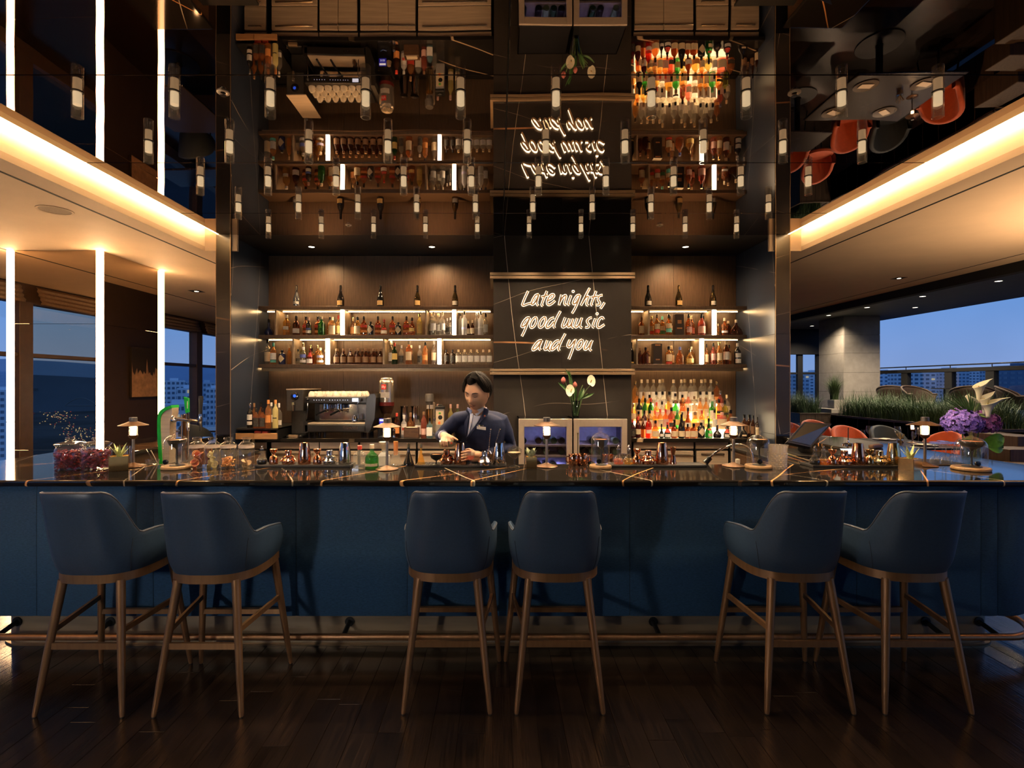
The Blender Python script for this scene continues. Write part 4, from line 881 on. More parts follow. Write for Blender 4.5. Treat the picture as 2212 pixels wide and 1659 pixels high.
def bottle(px, d, z, hpx, wpx, kind, liq, lab, cap, label, group=None, rz=0, name='bottle'):
    """lab: list of (colour, z0, z1, half angle) bands of paper; 'D' = diamond label"""
    k = d/F; h = hpx*k; r = wpx*k/2; key = (round(h, 4), round(r, 4), kind, liq, str(lab), cap)
    t = thing(name, label, 'bottle', (X(px, d), d, z), rz, group)
    if key not in BC:
        p = 4 if kind in ('square', 'apothecary2') else 2; sy = .5 if kind == 'fan' else (.75 if kind == 'apothecary' else (.8 if kind == 'square' else 1))
        pr = [(a*r, b*h) for a, b in PROF[kind]]; ms = []
        ms.append(('glass', MB().lathe(pr, 24, sy=sy, p=p, a0=PI/4).mesh('glass', LQ(liq), True, 50)))
        for q in lab:
            c, z0, z1, ha = q
            if c == 'D':
                rr = r*1.02; zc_ = (z0+z1)/2*h; hh = (z1-z0)/2*h; m = MB(); n = 8; vs = []; fs = []
                for i in range(n+1):
                    u = -1+2*i/n; a = -PI/2+u*ha; q_ = 1; e_ = hh*(1-abs(u))
                    vs += [(math.cos(a)*rr, math.sin(a)*rr*sy, zc_-e_), (math.cos(a)*rr, math.sin(a)*rr*sy, zc_+e_)]
                    if i: fs.append((2*i-2, 2*i, 2*i+1, 2*i-1))
                ms.append(('label', m.add(vs, fs).mesh('label', LM('c'), True)))
            else:
                zs = [z0+(z1-z0)*i/3 for i in range(4)]
                def rad(zz): 
                    for (a, b), (a2, b2) in zip(PROF[kind][:-1], PROF[kind][1:]):
                        if b <= zz <= b2 and b2 > b: return a+(a2-a)*(zz-b)/(b2-b)
                    return 1
                ms.append(('label', MB().lathe([(r*rad(zz)*1.012+.0003, zz*h) for zz in zs], 14, sy=sy, p=p, a0=-PI/2-ha, a1=-PI/2+ha).mesh('label', LM(c), True)))
        if cap:
            rt = PROF[kind][-1][0]*r*1.12; zt = PROF[kind][-1][1]*h
            z0 = zt-.10*h if kind != 'champagne' else zt-.20*h
            if kind == 'champagne': pr2 = [(.37*r*1.25, .70*h), (.335*r*1.1, .78*h), (.32*r*1.1, .86*h), (.36*r, .92*h), (.36*r, .95*h), (.30*r, 1*h), (.001, 1*h)]
            else: pr2 = [(rt, z0), (rt, h*.99), (rt*.85, h), (.0005, h)]
            ms.append(('cap', MB().lathe(pr2, 16).mesh('cap', CM(cap), True, 40)))
        BC[key] = ms
    for nm, me in BC[key]:
        o = bpy.data.objects.new(nm, me); COL.objects.link(o); o.parent = t
    return t
CN = {'clear': 'clear', 'amber': 'amber', 'damber': 'dark amber', 'gold': 'golden', 'red': 'red', 'rose': 'rose brown', 'orange': 'orange', 'green': 'green', 'dgreen': 'dark green', 'yellow': 'yellow', 'olive': 'olive', 'frost': 'frosted white',
      'cream': 'creamy yellow', 'brown': 'brown', 'aqua': 'pale blue', 'paleg': 'pale green', 'pink': 'pink', 'black': 'black', 'navy': 'dark blue', 'wine': 'wine dark', 'silver': 'silver', 'goldf': 'gold', 'cocoa': 'matt brown', 'dgold': 'dark gold'}
LN = {'w': 'white', 'c': 'cream', 'k': 'black', 'r': 'red', 'y': 'yellow', 'g': 'green', 't': 'teal', 'b': 'blue', 'o': 'orange', 'n': 'brown', 's': 'grey', 'p': 'pink', 'v': 'lilac', 'au': 'gold', 'D': 'diamond'}
KN = {'whisky': '', 'square': 'square ', 'vodka': 'slim ', 'tall': 'tall ', 'squat': 'squat ', 'bulb': 'bulbous ', 'champagne': 'champagne ', 'apothecary': 'round shouldered ', 'beer': 'beer ', 'cone': 'conical ', 'fan': 'fan shaped ', 'decanter': 'decanter '}
A1 = 1.15
def L1(c, z0=.12, z1=.48, a=A1): return [(c, z0, z1, a)]
OBST = []                                             # (pixel, half width in pixels) of shelf dividers in the way
def relax(rows, obst):
    rows = sorted([list(r) for r in rows], key=lambda q: q[0])
    for _ in range(80):
        for i in range(len(rows)):
            for j in range(i+1, min(i+6, len(rows))):
                a, b = rows[i], rows[j]; need = (a[3]+b[3])/2+.4; dd = abs(a[1]-b[1])*F/a[1]
                if dd >= need: continue
                need = math.sqrt(need*need-dd*dd); gap = b[0]-a[0]
                if gap < need: m = (need-gap)*.25; a[0] -= m; b[0] += m
        for r in rows:
            for px0, hw_ in obst:
                px = CX+(px0-CX)*6.35/r[1]
                lim = hw_+r[3]/2+.3; q = r[0]-px
                if abs(q) < lim: r[0] = px+(lim if q > 0 else -lim)
    return rows
def shelf_row(rows, z, place, group, name='bottle', share=None, obst=()):
    rows = relax(rows, obst)
    for i, r in enumerate(sorted(rows, key=lambda q: q[0])):
        px, d, h, wd, kind, liq, lab, cap = r
        ln = ('with %s label ' % LN[lab[0][0]]) if lab else ''
        label = (share and share+', %s from the left' % ORD[i]) or ('%s %sbottle %son %s, %s from the left' % (CN[liq], KN[kind], ln, place, ORD[i]))
        bottle(px, d, z, h, wd, kind, liq, lab, cap, label, group, random.uniform(-.25, .25), name)
DF, DBk, DM = 6.43, 6.53, 6.47                        # front, back and middle of the wall shelves
shelf_row([(641, 6.48, 48, 15, 'champagne', 'silver', [('s', .14, .26, 1.0)], 's'), (736, 6.48, 48, 15, 'champagne', 'black', [('au', .10, .30, .9)], 'k'), (822, 6.48, 48, 15, 'champagne', 'black', [('au', .10, .30, .9)], 'k'),
           (901.5, 6.48, 48, 14, 'champagne', 'dgold', [('au', .10, .30, .9)], 'k'), (983, 6.48, 48, 14, 'champagne', 'dgold', [('s', .10, .28, .9)], 'k')], ZS[0]+.001, 'the left top shelf', 'champagne bottles on the top shelves', 'champagne_bottle')
shelf_row([(1400, 6.48, 48, 15, 'champagne', 'black', [('s', .10, .28, .9)], 'k'), (1466, 6.48, 48, 15, 'champagne', 'dgold', [('au', .10, .30, .9)], 'au'), (1540, 6.48, 48, 14, 'champagne', 'dgold', [('s', .10, .28, .9)], 'k')], ZS[0]+.001, 'the right top shelf', 'champagne bottles on the top shelves', 'champagne_bottle')
RB = [('r', .42, .54, A1), ('o', .16, .28, A1)]
shelf_row([
 (581, DM, 36, 18, 'decanter', 'navy', [], 'k'), (619, DM, 45, 15, 'tall', 'gold', [('w', .28, .44, .8)], 'w'), (640, DM, 43, 15, 'whisky', 'brown', L1('w', .12, .36), 'k'),
 (661, DBk, 43, 14, 'whisky', 'damber', RB, 'k'), (667, DF, 39, 12, 'whisky', 'cocoa', [('w', .12, .28, A1), ('b', .30, .40, A1)], 'p'), (687, DBk, 43, 14, 'whisky', 'damber', RB, 'k'),
 (694.5, DF, 41, 15, 'vodka', 'green', [], 'c'), (713, DBk, 42, 13, 'whisky', 'amber', [], 'k'), (718, DF, 40, 15, 'square', 'amber', L1('c', .05, .52), 'c'), (731, DM, 44, 10, 'whisky', 'gold', L1('y'), 'r'),
 (763, DBk, 40, 12, 'whisky', 'amber', L1('o'), 'au'), (772, DF, 40, 14, 'whisky', 'gold', L1('c', .08, .5), 'k'), (786, DM, 42, 13, 'square', 'damber', RB, 'k'), (800.5, DF, 30, 14, 'apothecary', 'black', [('D', .12, .68, 1.1)], 'k'),
 (816.5, DM, 42, 13, 'square', 'damber', RB, 'k'), (830, DF, 35, 15, 'bulb', 'damber', [('w', .10, .30, 1.1), ('r', .34, .46, A1)], 'r'), (849, DM, 42, 13, 'square', 'damber', RB, 'k'), (859, DF, 29, 14, 'apothecary', 'black', [('D', .12, .68, 1.1)], 'k'),
 (878, DM, 42, 13, 'square', 'damber', RB, 'k'), (890, DF, 39, 14, 'squat', 'damber', [('y', .22, .40, 1)], 'k'), (906, DM, 47, 12, 'tall', 'yellow', L1('y', .1, .6), 'au'),
 (929, DBk, 50, 13, 'vodka', 'clear', L1('w', .22, .5), 'c'), (936.5, DF, 51, 13, 'vodka', 'clear', L1('w', .22, .5), 'c'), (947, DBk, 49, 13, 'vodka', 'clear', L1('w', .22, .5), 'c'), (956, DF, 51, 13, 'vodka', 'clear', L1('w', .22, .5), 'c'),
 (966, DM, 38, 9, 'vodka', 'clear', L1('k', .2, .45), 'w'), (973.5, DF, 39, 9, 'vodka', 'clear', L1('k', .2, .45), 'w'), (994, DBk, 51, 11, 'tall', 'frost', [], 'k'), (1003, DF, 52, 12, 'tall', 'frost', L1('v', .25, .34), 'k'),
 (1011.5, DM, 32, 9, 'square', 'brown', L1('c'), 'c'), (1020.5, DF, 33, 9, 'square', 'brown', L1('c'), 'c'), (1030, DBk, 51, 11, 'tall', 'frost', L1('s', .3, .36), 's'), (1038.5, DF, 52, 12, 'tall', 'frost', L1('s', .3, .36), 's'), (1049, DM, 48, 12, 'vodka', 'clear', L1('w', .15, .5), 'k')],
 ZS[1]+.001, 'upper left shelf', 'bottles on the upper left shelf', obst=[(594, 2), (739, 4.8), (919.5, 2), (981, 4.8)])
shelf_row([
 (578, DM, 54, 13, 'vodka', 'clear', L1('c', .12, .5), 'k'), (590.5, DF, 47, 13, 'whisky', 'amber', [('w', .22, .52, A1), ('t', .08, .20, A1)], 't'), (609.5, DF, 31, 15, 'apothecary', 'navy', [('D', .12, .68, 1.1)], 'k'), (625, DM, 43, 9, 'whisky', 'amber', [], 'c'),
 (638.5, DF, 33, 8, 'vodka', 'clear', L1('k', .2, .4), 'k'), (655.5, DBk, 47, 14, 'whisky', 'olive', [], 'au'), (650.5, DF, 38, 14, 'vodka', 'clear', [('b', .38, .56, A1), ('w', .1, .26, A1)], 'w'), (673, DBk, 36, 13, 'whisky', 'amber', [], 'k'),
 (669, DF, 42, 15, 'bulb', 'red', [('w', .06, .28, 1.1), ('r', .40, .60, 1.3)], 'au'), (686.5, DBk, 42, 13, 'whisky', 'amber', [], 'au'), (692, DF, 36, 15, 'vodka', 'gold', [('v', .40, .54, A1), ('w', .12, .24, A1)], 'c'), (702, DM, 32, 6, 'vodka', 'amber', [], 'c'),
 (845, DBk, 51, 12, 'vodka', 'clear', L1('w', .15, .5), 'w'), (852.5, DF, 47, 12, 'whisky', 'dgreen', L1('y', .22, .5), 'r'), (867, DF, 41, 11, 'vodka', 'clear', L1('k', .10, .45), 'w'), (888.5, DBk, 42, 10, 'vodka', 'clear', L1('k', .10, .45), 'w'), (883.5, DF, 50, 14, 'tall', 'damber', L1('c', .18, .54), 'c'),
 (906.5, DF, 41, 10, 'vodka', 'clear', L1('k', .10, .45), 'w'), (918.5, DM, 48, 12, 'tall', 'orange', L1('o', .2, .42), 'k'), (938, DM, 51, 12, 'vodka', 'clear', L1('c', .18, .5), 'w'), (964, DF, 32, 11, 'apothecary', 'cocoa', L1('k', .2, .6), 'k'), (978, DF, 32, 11, 'apothecary', 'cocoa', L1('k', .2, .6), 'k'),
 ] + [(x, DF if i % 2 == 0 else DF-.0, 32, 13, 'apothecary', 'paleg' if 0 else 'clear', [('w', .16, .58, 1.2)], 'c') for i, x in enumerate((991.8, 1004.8, 1017.8, 1030, 1042.6, 1055.2))],
 ZS[2]+.001, 'lower left shelf', 'bottles on the lower left shelf', obst=[(632, 2), (707, 4.8), (828, 2), (949, 4.8)])
shelf_row([(x, DF, 34, 13, 'beer', 'brown', L1('n', .12, .48), 'n') for x in (727, 742, 757, 773, 790, 807, 822)], ZS[2]+.001, '', 'brown beer bottles on the lower left shelf', 'beer_bottle', 'brown beer bottle in the front row of packed beers', [(707, 4.8), (828, 2)])
shelf_row([(x, DBk, 34, 13, 'beer', 'brown', L1('n', .12, .48), 'n') for x in (721, 735, 749, 764, 782, 797, 813)], ZS[2]+.001, '', 'brown beer bottles on the lower left shelf', 'beer_bottle', 'brown beer bottle in the back row of packed beers', [(707, 4.8), (828, 2)])
shelf_row([
 (1385.5, DM, 40, 13, 'whisky', 'damber', L1('c', .12, .52), 'n'), (1407.5, DBk, 43, 11, 'whisky', 'amber', [('r', .10, .24, A1), ('c', .26, .5, A1)], 'au'), (1419, DF, 45, 13, 'whisky', 'amber', [('r', .12, .28, A1), ('c', .30, .54, A1)], 'n'), (1430.5, DBk, 43, 12, 'whisky', 'amber', [('g', .10, .26, A1), ('c', .28, .5, A1)], 't'),
 (1446.5, DBk, 45, 12, 'whisky', 'amber', [('c', .28, .5, A1)], 'k'), (1444.5, DF-.02, 45, 13, 'whisky', 'amber', [('t', .14, .32, A1), ('c', .34, .56, A1)], 'k'), (1494, DBk, 44, 12, 'whisky', 'damber', L1('p', .12, .4), 'c'), (1487.5, DF, 46, 13, 'whisky', 'damber', L1('p', .14, .4), 'k'), (1519, DBk, 44, 12, 'whisky', 'damber', [], 'k'), (1515.5, DF, 46, 16, 'whisky', 'rose', L1('p', .10, .42), 'k'),
 (1551, DM, 26, 6, 'square', 'amber', [], 'c'), (1565, DF, 38, 13, 'square', 'damber', L1('w', .14, .26), 'c'), (1573, DBk, 33, 12, 'whisky', 'brown', [], 'c'), (1590, DF, 34, 28, 'fan', 'brown', [], 'c')],
 ZS[1]+.001, 'upper right shelf', 'bottles on the upper right shelf', obst=[(1402.5, 2), (1544, 4.8)])
shelf_row([
 (1369.5, DM, 48, 9, 'whisky', 'black', L1('y', .05, .12), 'k'), (1382.5, DM, 36, 11, 'whisky', 'brown', [], 'n'), (1401, DBk, 35, 10, 'whisky', 'damber', L1('c', .1, .5), 'n'), (1394.5, DF, 37, 13, 'whisky', 'brown', [], 'k'), (1450.5, DBk, 41, 12, 'whisky', 'amber', L1('c', .1, .5), 'c'), (1444.5, DF, 39, 14, 'whisky', 'amber', [('c', .18, .55, A1), ('r', .02, .14, A1)], 'k'),
 (1468.5, DF, 38, 17, 'squat', 'damber', [], 'b'), (1494.5, DBk, 39, 11, 'whisky', 'amber', [], 'w'), (1490, DF, 33, 16, 'squat', 'gold', L1('y', .10, .38), 'au'), (1526.5, DM, 45, 8, 'whisky', 'amber', L1('c'), 'k'), (1542.5, DF, 46, 13, 'whisky', 'rose', L1('p', .2, .5), 'k'), (1552, DF-.02, 48, 12, 'tall', 'amber', L1('c', .18, .5), 'au'),
 (1574.5, DBk, 43, 10, 'whisky', 'amber', L1('c', .2, .6), 'k'), (1568.5, DF, 50, 13, 'tall', 'brown', L1('w', .2, .54), 'c'), (1593, DF, 46, 14, 'whisky', 'black', [('w', .06, .26, A1), ('w', .32, .52, A1)], 'w')],
 ZS[2]+.001, 'lower right shelf', 'bottles on the lower right shelf', obst=[(1376.5, 2), (1517, 4.8), (1425, 10.5)])
def gift_box(px, d, hpx, wpx, z, label, c):
    k = d/F; t = thing('gift_box', label, 'box', (X(px, d), d, z), 0, 'whisky gift boxes'); a = wpx*k/2; h = hpx*k
    MB().rbox(-a, a, 0, 2*a*.8, 0, h, .002, 1).obj('carton', pm('gift_box_dark', (.022, .014, .010), .4), t, False)
    MB().box(-a*.6, a*.6, -.0012, 0, h*c[0], h*c[1]).obj('print', pm('copper_print', (.45, .20, .08), .4, .3), t, False)
    MB().box(-a*.45, a*.45, -.0012, 0, h*c[2], h*c[3]).obj('print', MATS['copper_print'], t, False)
gift_box(1468, DF-.02, 46, 19, ZS[1]+.001, 'dark whisky gift box with copper print on the upper right shelf', (.30, .37, .55, .72))
gift_box(1421, DF-.02, 45, 19, ZS[2]+.001, 'black whisky gift box with tiny gold emblem on the lower right shelf', (.90, .96, .20, .26))
# ---- tiers of bottles on the right back counter
TI = [(5.965, ZB), (6.09, 1.148), (6.215, 1.236), (6.34, 1.320), (6.455, 1.441)]
tr = thing('tiered_bottle_stand', 'lit stepped stand of glowing risers carrying the bottles', 'bottle stand', (0, 0, 0))
for k in range(1, 5):
    d, z = TI[k]; x0, x1 = X(1374, d), X(1578-8*k, d); yb = (TI[k+1][0]-.055) if k < 4 else 6.58
    MB().rbox(x0, x1, d-.05, yb, ZB+.001, z-.004, .002, 1).obj('riser', m_riser, tr, False)
    MB().rbox(x0, x1, d-.052, yb, z-.004, z, .001, 1).obj('step_glass', thin('step_glass', (.9, .85, .75), .4, (.9, .75, .5)), tr, False)
def tier(k, rows):
    d, z = TI[k]; n = ('front', 'second', 'third', 'fourth', 'top')[k]
    shelf_row([(px, d, h, wd, kd, lq, lb, cp) for px, h, wd, kd, lq, lb, cp in rows], z+.001, 'the %s bottle tier' % n, 'bottles on the %s tier' % n)
def U(u): return 1360+u/7.373
V = ('vodka', 'clear', [('w', .15, .48, 1.2)], 'c')
tier(4, [(U(u), 51, 12.5, *V) for u in (185, 280, 375, 480, 700, 825, 975, 1145, 1312)] + [(U(105), 47, 13, 'whisky', 'amber', [], 'au'), (U(1372), 47, 13, 'whisky', 'damber', L1('o', .15, .3), 'au')])
for i, u in enumerate((528, 878, 1030, 1200)): bottle(U(u), 6.54, 1.442, 51.5, 12.5, 'vodka', 'clear', [('w', .15, .48, 1.2)], 'c', 'slim clear bottle standing back on the top tier, %s from the left' % ORD[i], 'bottles on the top tier')
K3 = ('vodka', 'clear', [('w', .12, .62, 1.3)], 'k')
tier(3, [(U(u), 47, 13, *K3) for u in (440, 512, 640, 1106, 1180, 1300)] + [(U(140), 46, 13, 'whisky', 'amber', L1('c', .1, .5), 'n'), (U(222), 46, 13, 'whisky', 'gold', L1('c', .1, .5), 'n'), (U(300), 40, 12, 'whisky', 'amber', [], 'k'), (U(722), 43, 12, 'vodka', 'clear', L1('k', .5, .6), 'k'), (U(892), 40, 12, 'whisky', 'brown', L1('r', .1, .4), 'k'), (U(966), 43, 13, 'whisky', 'pink', L1('w', .1, .4), 'w'), (U(1036), 37, 12, 'square', 'clear', L1('c', .1, .5), 'n'),
         (U(1444), 49, 13, 'whisky', 'rose', L1('p', .1, .45), 's'), (U(1548), 40, 14, 'squat', 'clear', L1('c', .1, .4), 'c')])
tier(2, [(U(u), h, wd, kd, lq, lb, cp) for u, h, wd, kd, lq, lb, cp in (
 (112, 36, 12, 'whisky', 'amber', L1('c', .1, .45), 'n'), (212, 48, 13, 'whisky', 'black', L1('c', .1, .5), 'k'), (296, 49, 12, 'whisky', 'green', L1('c', .08, .46), 'k'), (338, 49, 12, 'whisky', 'dgreen', L1('c', .08, .46), 'r'), (420, 40, 12, 'square', 'gold', L1('p', .1, .5), 'r'), (466, 42, 11, 'whisky', 'clear', L1('w', .1, .5), 'k'), (565, 52, 16, 'square', 'gold', L1('p', .06, .46), 'n'),
 (697, 45, 15, 'whisky', 'green', L1('c', .1, .48), 'n'), (840, 50, 16, 'squat', 'amber', L1('c', .08, .42), 'o'), (1035, 38, 12, 'whisky', 'clear', L1('c', .1, .5), 'c'), (1150, 50, 12, 'whisky', 'amber', L1('c', .08, .52), 'n'), (1196, 50, 12, 'whisky', 'amber', L1('c', .08, .52), 'n'), (1315, 42, 14, 'whisky', 'green', L1('w', .08, .54), 'g'), (1440, 47, 13, 'square', 'amber', [('k', .34, .46, 1.2), ('r', .06, .3, 1.2)], 'k'), (1500, 44, 12, 'square', 'olive', L1('k', .3, .4), 'k'))])
tier(1, [(U(u), h, wd, kd, lq, lb, cp) for u, h, wd, kd, lq, lb, cp in (
 (160, 38, 12, 'whisky', 'damber', L1('c', .1, .45), 'k'), (280, 40, 12, 'whisky', 'wine', L1('w', .1, .45), 'k'), (385, 40, 12, 'whisky', 'gold', L1('c', .1, .5), 'k'), (435, 40, 11, 'whisky', 'amber', L1('p', .1, .45), 'r'), (530, 43, 12, 'whisky', 'amber', L1('c', .1, .48), 'r'), (578, 43, 12, 'square', 'orange', L1('p', .1, .5), 'r'), (680, 47, 14, 'square', 'rose', L1('k', .1, .3), 'k'), (845, 42, 12, 'whisky', 'green', L1('y', .2, .5), 'g'), (905, 36, 11, 'vodka', 'yellow', L1('k', .2, .5), 's'),
 (970, 46, 15, 'bulb', 'brown', L1('w', .1, .3), 'k'), (1040, 37, 17, 'squat', 'gold', L1('o', .08, .38), 'n'), (1108, 40, 12, 'whisky', 'amber', L1('c', .1, .5), 'r'), (1200, 34, 16, 'squat', 'yellow', L1('c', .1, .36), 'w'), (1255, 42, 12, 'whisky', 'clear', L1('w', .1, .5), 'k'), (1370, 36, 20, 'apothecary', 'pink', L1('c', .1, .6), 'p'), (1505, 41, 17, 'squat', 'damber', L1('k', .12, .34), 'k'))])
tier(0, [(U(u), h, wd, kd, lq, lb, cp) for u, h, wd, kd, lq, lb, cp in (
 (85, 40, 11, 'whisky', 'wine', L1('k', .1, .5), 'r'), (168, 46, 12, 'whisky', 'wine', L1('c', .18, .42), 'r'), (238, 42, 10, 'whisky', 'brown', [], 'n'), (312, 50, 13, 'whisky', 'red', [('w', .2, .36, A1), ('r', .38, .48, A1)], 'n'), (425, 38, 16, 'squat', 'damber', L1('c', .08, .40), 'k'), (515, 30, 10, 'bulb', 'black', L1('w', .1, .3), 'k'), (580, 34, 15, 'bulb', 'black', [('w', .06, .26, 1.2), ('r', .34, .62, 1.3)], 'r'), (692, 39, 15, 'squat', 'brown', L1('c', .08, .38), 'k'),
 (815, 51, 15, 'champagne', 'black', L1('c', .06, .30), 'wn' if 0 else 'k'), (905, 30, 11, 'square', 'brown', L1('c', .08, .5), 'k'), (1000, 31, 15, 'square', 'brown', L1('c', .08, .5), 'k'), (1125, 33, 16, 'apothecary', 'black', [('D', .12, .68, 1.1)], 'k'), (1255, 42, 16, 'bulb', 'dgreen', [('c', .08, .24, .7), ('r', .40, .48, 1.0)], 'k'), (1395, 28, 18, 'decanter', 'black', [], 's'), (1555, 32, 16, 'bulb', 'black', [('w', .06, .26, 1.2), ('r', .34, .62, 1.3)], 'r'))])
for i, (px, d, h) in enumerate(((1608, 6.2, 46), (1618, 6.28, 44), (1627, 6.2, 44), (1637, 6.1, 43))):
    bottle(px, d, ZB+.001, h, 13, 'whisky', 'brown', L1('n' if i < 3 else 'c', .1, .48), 'k', 'dark whisky bottle with tan label right of the bottle stand, %s from the left' % ORD[i], 'dark bottles beside the right wing wall')
bottle(1606, 6.0, ZB+.001, 27, 20, 'fan', 'black', [('c', .12, .24, .5)], 'k', 'small black fan shaped cognac bottle on the right end of the back counter')
# ---- back counter, left end: bottles on a black box with tan drawers
bx = thing('condiment_box', 'black two level box with tan front at the left end of the back counter', 'box', (X(566, 5.9), 5.80, 0))
zt_ = Z(925, 5.8); zb_ = ZB-.07
MB().rbox(-.25, .22, .0, .80, zt_-.02, zt_, .003, 1).box(.20, .22, .02, .8, ZB+.001, zt_).box(-.25, .22, .72, .74, ZB+.001, zt_).box(-.25, .22, .16, .74, ZB+.001, ZB+.012).obj('case', m_black, bx, False)
MB().rbox(-.25, -.045, -.01, .015, ZB+.002, 1.125, .002, 1).obj('tan_front', m_tanwood, bx, False); MB().rbox(-.042, .215, -.01, .015, ZB+.002, 1.125, .002, 1).obj('tan_front', m_tanwood, bx, False)
MB().rbox(-.06, .02, .03, .11, ZB+.013, 1.150, .008, 1).rbox(.03, .10, .03, .11, ZB+.013, 1.146, .008, 1).obj('red_packet', pm('red_packet', (.5, .06, .03), .35), bx, False)
for i, (px, d, h, wd, kd, lq, lb, cp, lbl) in enumerate((
 (540, 5.86, 53, 12, 'whisky', 'black', [('w', .12, .26, A1), ('w', .32, .54, A1)], 's', 'black bottle with two white labels'), (549, 5.95, 52, 12, 'whisky', 'damber', [], 'n', 'dark amber bottle behind the square whiskies, left one'), (553.5, 5.80, 43, 12.5, 'square', 'damber', L1('k', .08, .52), 'k', 'square whiskey bottle with black label, left of two'),
 (564, 5.95, 53, 12, 'whisky', 'damber', [], 'k', 'dark amber bottle behind the square whiskies, right one'), (567, 5.80, 43, 12.5, 'square', 'damber', L1('k', .08, .52), 'k', 'square whiskey bottle with black label, right of two'), (579.5, 5.80, 61, 12.5, 'tall', 'orange', L1('o', .2, .46), 'o', 'orange bottle with wooden stopper'),
 (586, 5.95, 53, 11, 'vodka', 'clear', L1('w', .2, .5), 'w', 'clear bottle behind the orange one'), (595, 5.80, 61, 12, 'tall', 'cream', L1('k', .34, .38, .8), 'o', 'creamy yellow liqueur bottle'), (602.5, 5.92, 52, 13, 'square', 'clear', L1('w', .1, .3), 'w', 'clear square bottle behind the yellow liqueur'))):
    bottle(px, d, zt_+.001, h, wd, kd, lq, lb, cp, lbl+' on the black box', 'bottles on the black box')
for i, (px, d, h, wd, kd, lq, lb, cp, lbl) in enumerate((
 (857, 6.05, 52, 13, 'tall', 'brown', L1('o', .16, .42), 'r', 'brown rum bottle with orange label right of the grinder'), (872.5, 6.12, 46, 13, 'whisky', 'frost', [('w', .10, .58, A1), ('r', .30, .42, .4)], 'w', 'clear rum bottle with white label and red dot'), (887, 6.2, 50, 16, 'squat', 'damber', L1('r', .08, .36), 'n', 'squat amber bourbon bottle with red label'),
 (903, 6.2, 44, 13, 'square', 'clear', L1('w', .08, .52), 'k', 'clear square bottle with white label and black cap'), (915.5, 6.05, 55, 12.5, 'tall', 'rose', L1('p', .10, .34), 'n', 'tall rose brown whisky bottle right of the wooden box'), (928, 6.02, 42, 13.5, 'square', 'aqua', L1('w', .08, .52, .9), 'k', 'pale blue square gin bottle beside the bartender'),
 (946, 6.45, 64, 12, 'tall', 'clear', L1('c', .1, .4), 'p', 'clear syrup bottle with pink cap behind the juice jug'), (973.5, 6.45, 64, 12, 'tall', 'yellow', L1('c', .1, .4), 'p', 'yellow syrup bottle with pink cap, left of two by the bartender'), (988.7, 6.45, 64, 12, 'tall', 'paleg', L1('c', .1, .4), 'p', 'green syrup bottle with pink cap at the bartender\'s shoulder'), (938, 6.15, 40, 11, 'vodka', 'clear', [], 's', 'small clear bottle behind the pale blue gin'))):
    bottle(px, d, ZB+.001, h, wd, kd, lq, lb, cp, lbl, 'bottles right of the grinder')
# ================================================================ BACK COUNTER MACHINES
K6 = 6.0/F
es = thing('espresso_machine', 'black two group espresso machine with a mirror back and cups on top', 'coffee machine', (X(731, 5.9), 5.9, ZB)); k = 5.9/F
def bx_(mb, x0, x1, y0, y1, z0, z1, b=.006): return mb.rbox((x0-731)*k, (x1-731)*k, y0, y1, (948-z0)*k, (948-z1)*k, b, 2)     # pixels across and up, metres deep
m_esp = pm('machine_black', (.012, .011, .010), .28)
bx_(MB(), 656, 792, 0, .46, 935, 917, .012).obj('drip_base', m_esp, es, False)
bx_(MB(), 660, 788, .01, .20, 917, 914.5, .002).obj('drip_grid', m_steel, es, False)
bx_(MB(), 662, 790, .26, .46, 916, 862).obj('body', m_esp, es, False)
bx_(MB(), 674, 790, .245, .26, 912, 876, .002).obj('mirror_back', m_steel2, es, False)
bx_(MB(), 656, 792, .02, .46, 873, 858, .012).obj('control_panel', m_esp, es, False)
pts = [((x-731)*k, (948-y)*k) for x, y in ((787, 935), (792, 862), (800, 852), (809, 851), (812, 860), (809, 905), (800, 930), (794, 936))]
MB().prismy(pts, .0, .48).obj('side_cheek', m_esp, es, False)
pts = [((x-731)*k, (948-y)*k) for x, y in ((655, 936), (655, 912), (660, 910), (664, 914), (664, 936))]
MB().prismy(pts, .0, .48).obj('side_cheek', m_esp, es, False)
bx_(MB(), 760, 773, .012, .022, 868.5, 861, .001).obj('display', em('machine_display', (.70, .78, 1.0), 1.8), es, False)
b = MB()
for px in (677, 682.5, 688, 693.5, 699, 711, 717, 722.5, 728, 733.5, 740, 744.5, 750): b.ball(((px-731)*k, .018, (948-865.2)*k), .0035, .002, .0035, 8, 6)
b.obj('buttons', em('button_led', (.65, .70, 1.0), 2.0), es)
for px in (664, 780): MB().ball(((px-731)*k, .01, (948-865)*k), .018, .02, .018, 14, 8).obj('steam_knob', m_blackg, es)
for px in (697, 727):
    MB().cyl(((px-731)*k, .12, (948-885)*k), ((px-731)*k, .12, (948-873)*k), .04, .036, 18).obj('group_head', m_steel2, es)
    g = MB().lathe([(.001, 0), (.03, 0), (.036, .012), (.036, .028), (.001, .028)], 18, ((px-731)*k, .12, (948-892)*k)).obj('portafilter', m_chrome, es)
    MB().tube([((px-731)*k, .09, (948-889)*k), ((px-736)*k, -.02, (948-893)*k), ((px-738)*k, -.09, (948-896)*k)], [.010, .013, .012], 10).obj('handle', m_blackg, g)
for sx_, px in ((1, 664), (-1, 777)): MB().tube([((px-731)*k, .0, (948-868)*k), ((px-731+3*sx_)*k, -.03, (948-872)*k), ((px-731+1*sx_)*k, -.03, (948-905)*k)], .0045, 8).obj('steam_wand', m_chrome, es)
MB().lathe([(.001, 0), (.03, .0), (.033, .045), (.022, .07), (.022, .082)], 18, ((763-731)*k, .06, (948-914)*k)).obj('milk_jug', m_chrome, es)
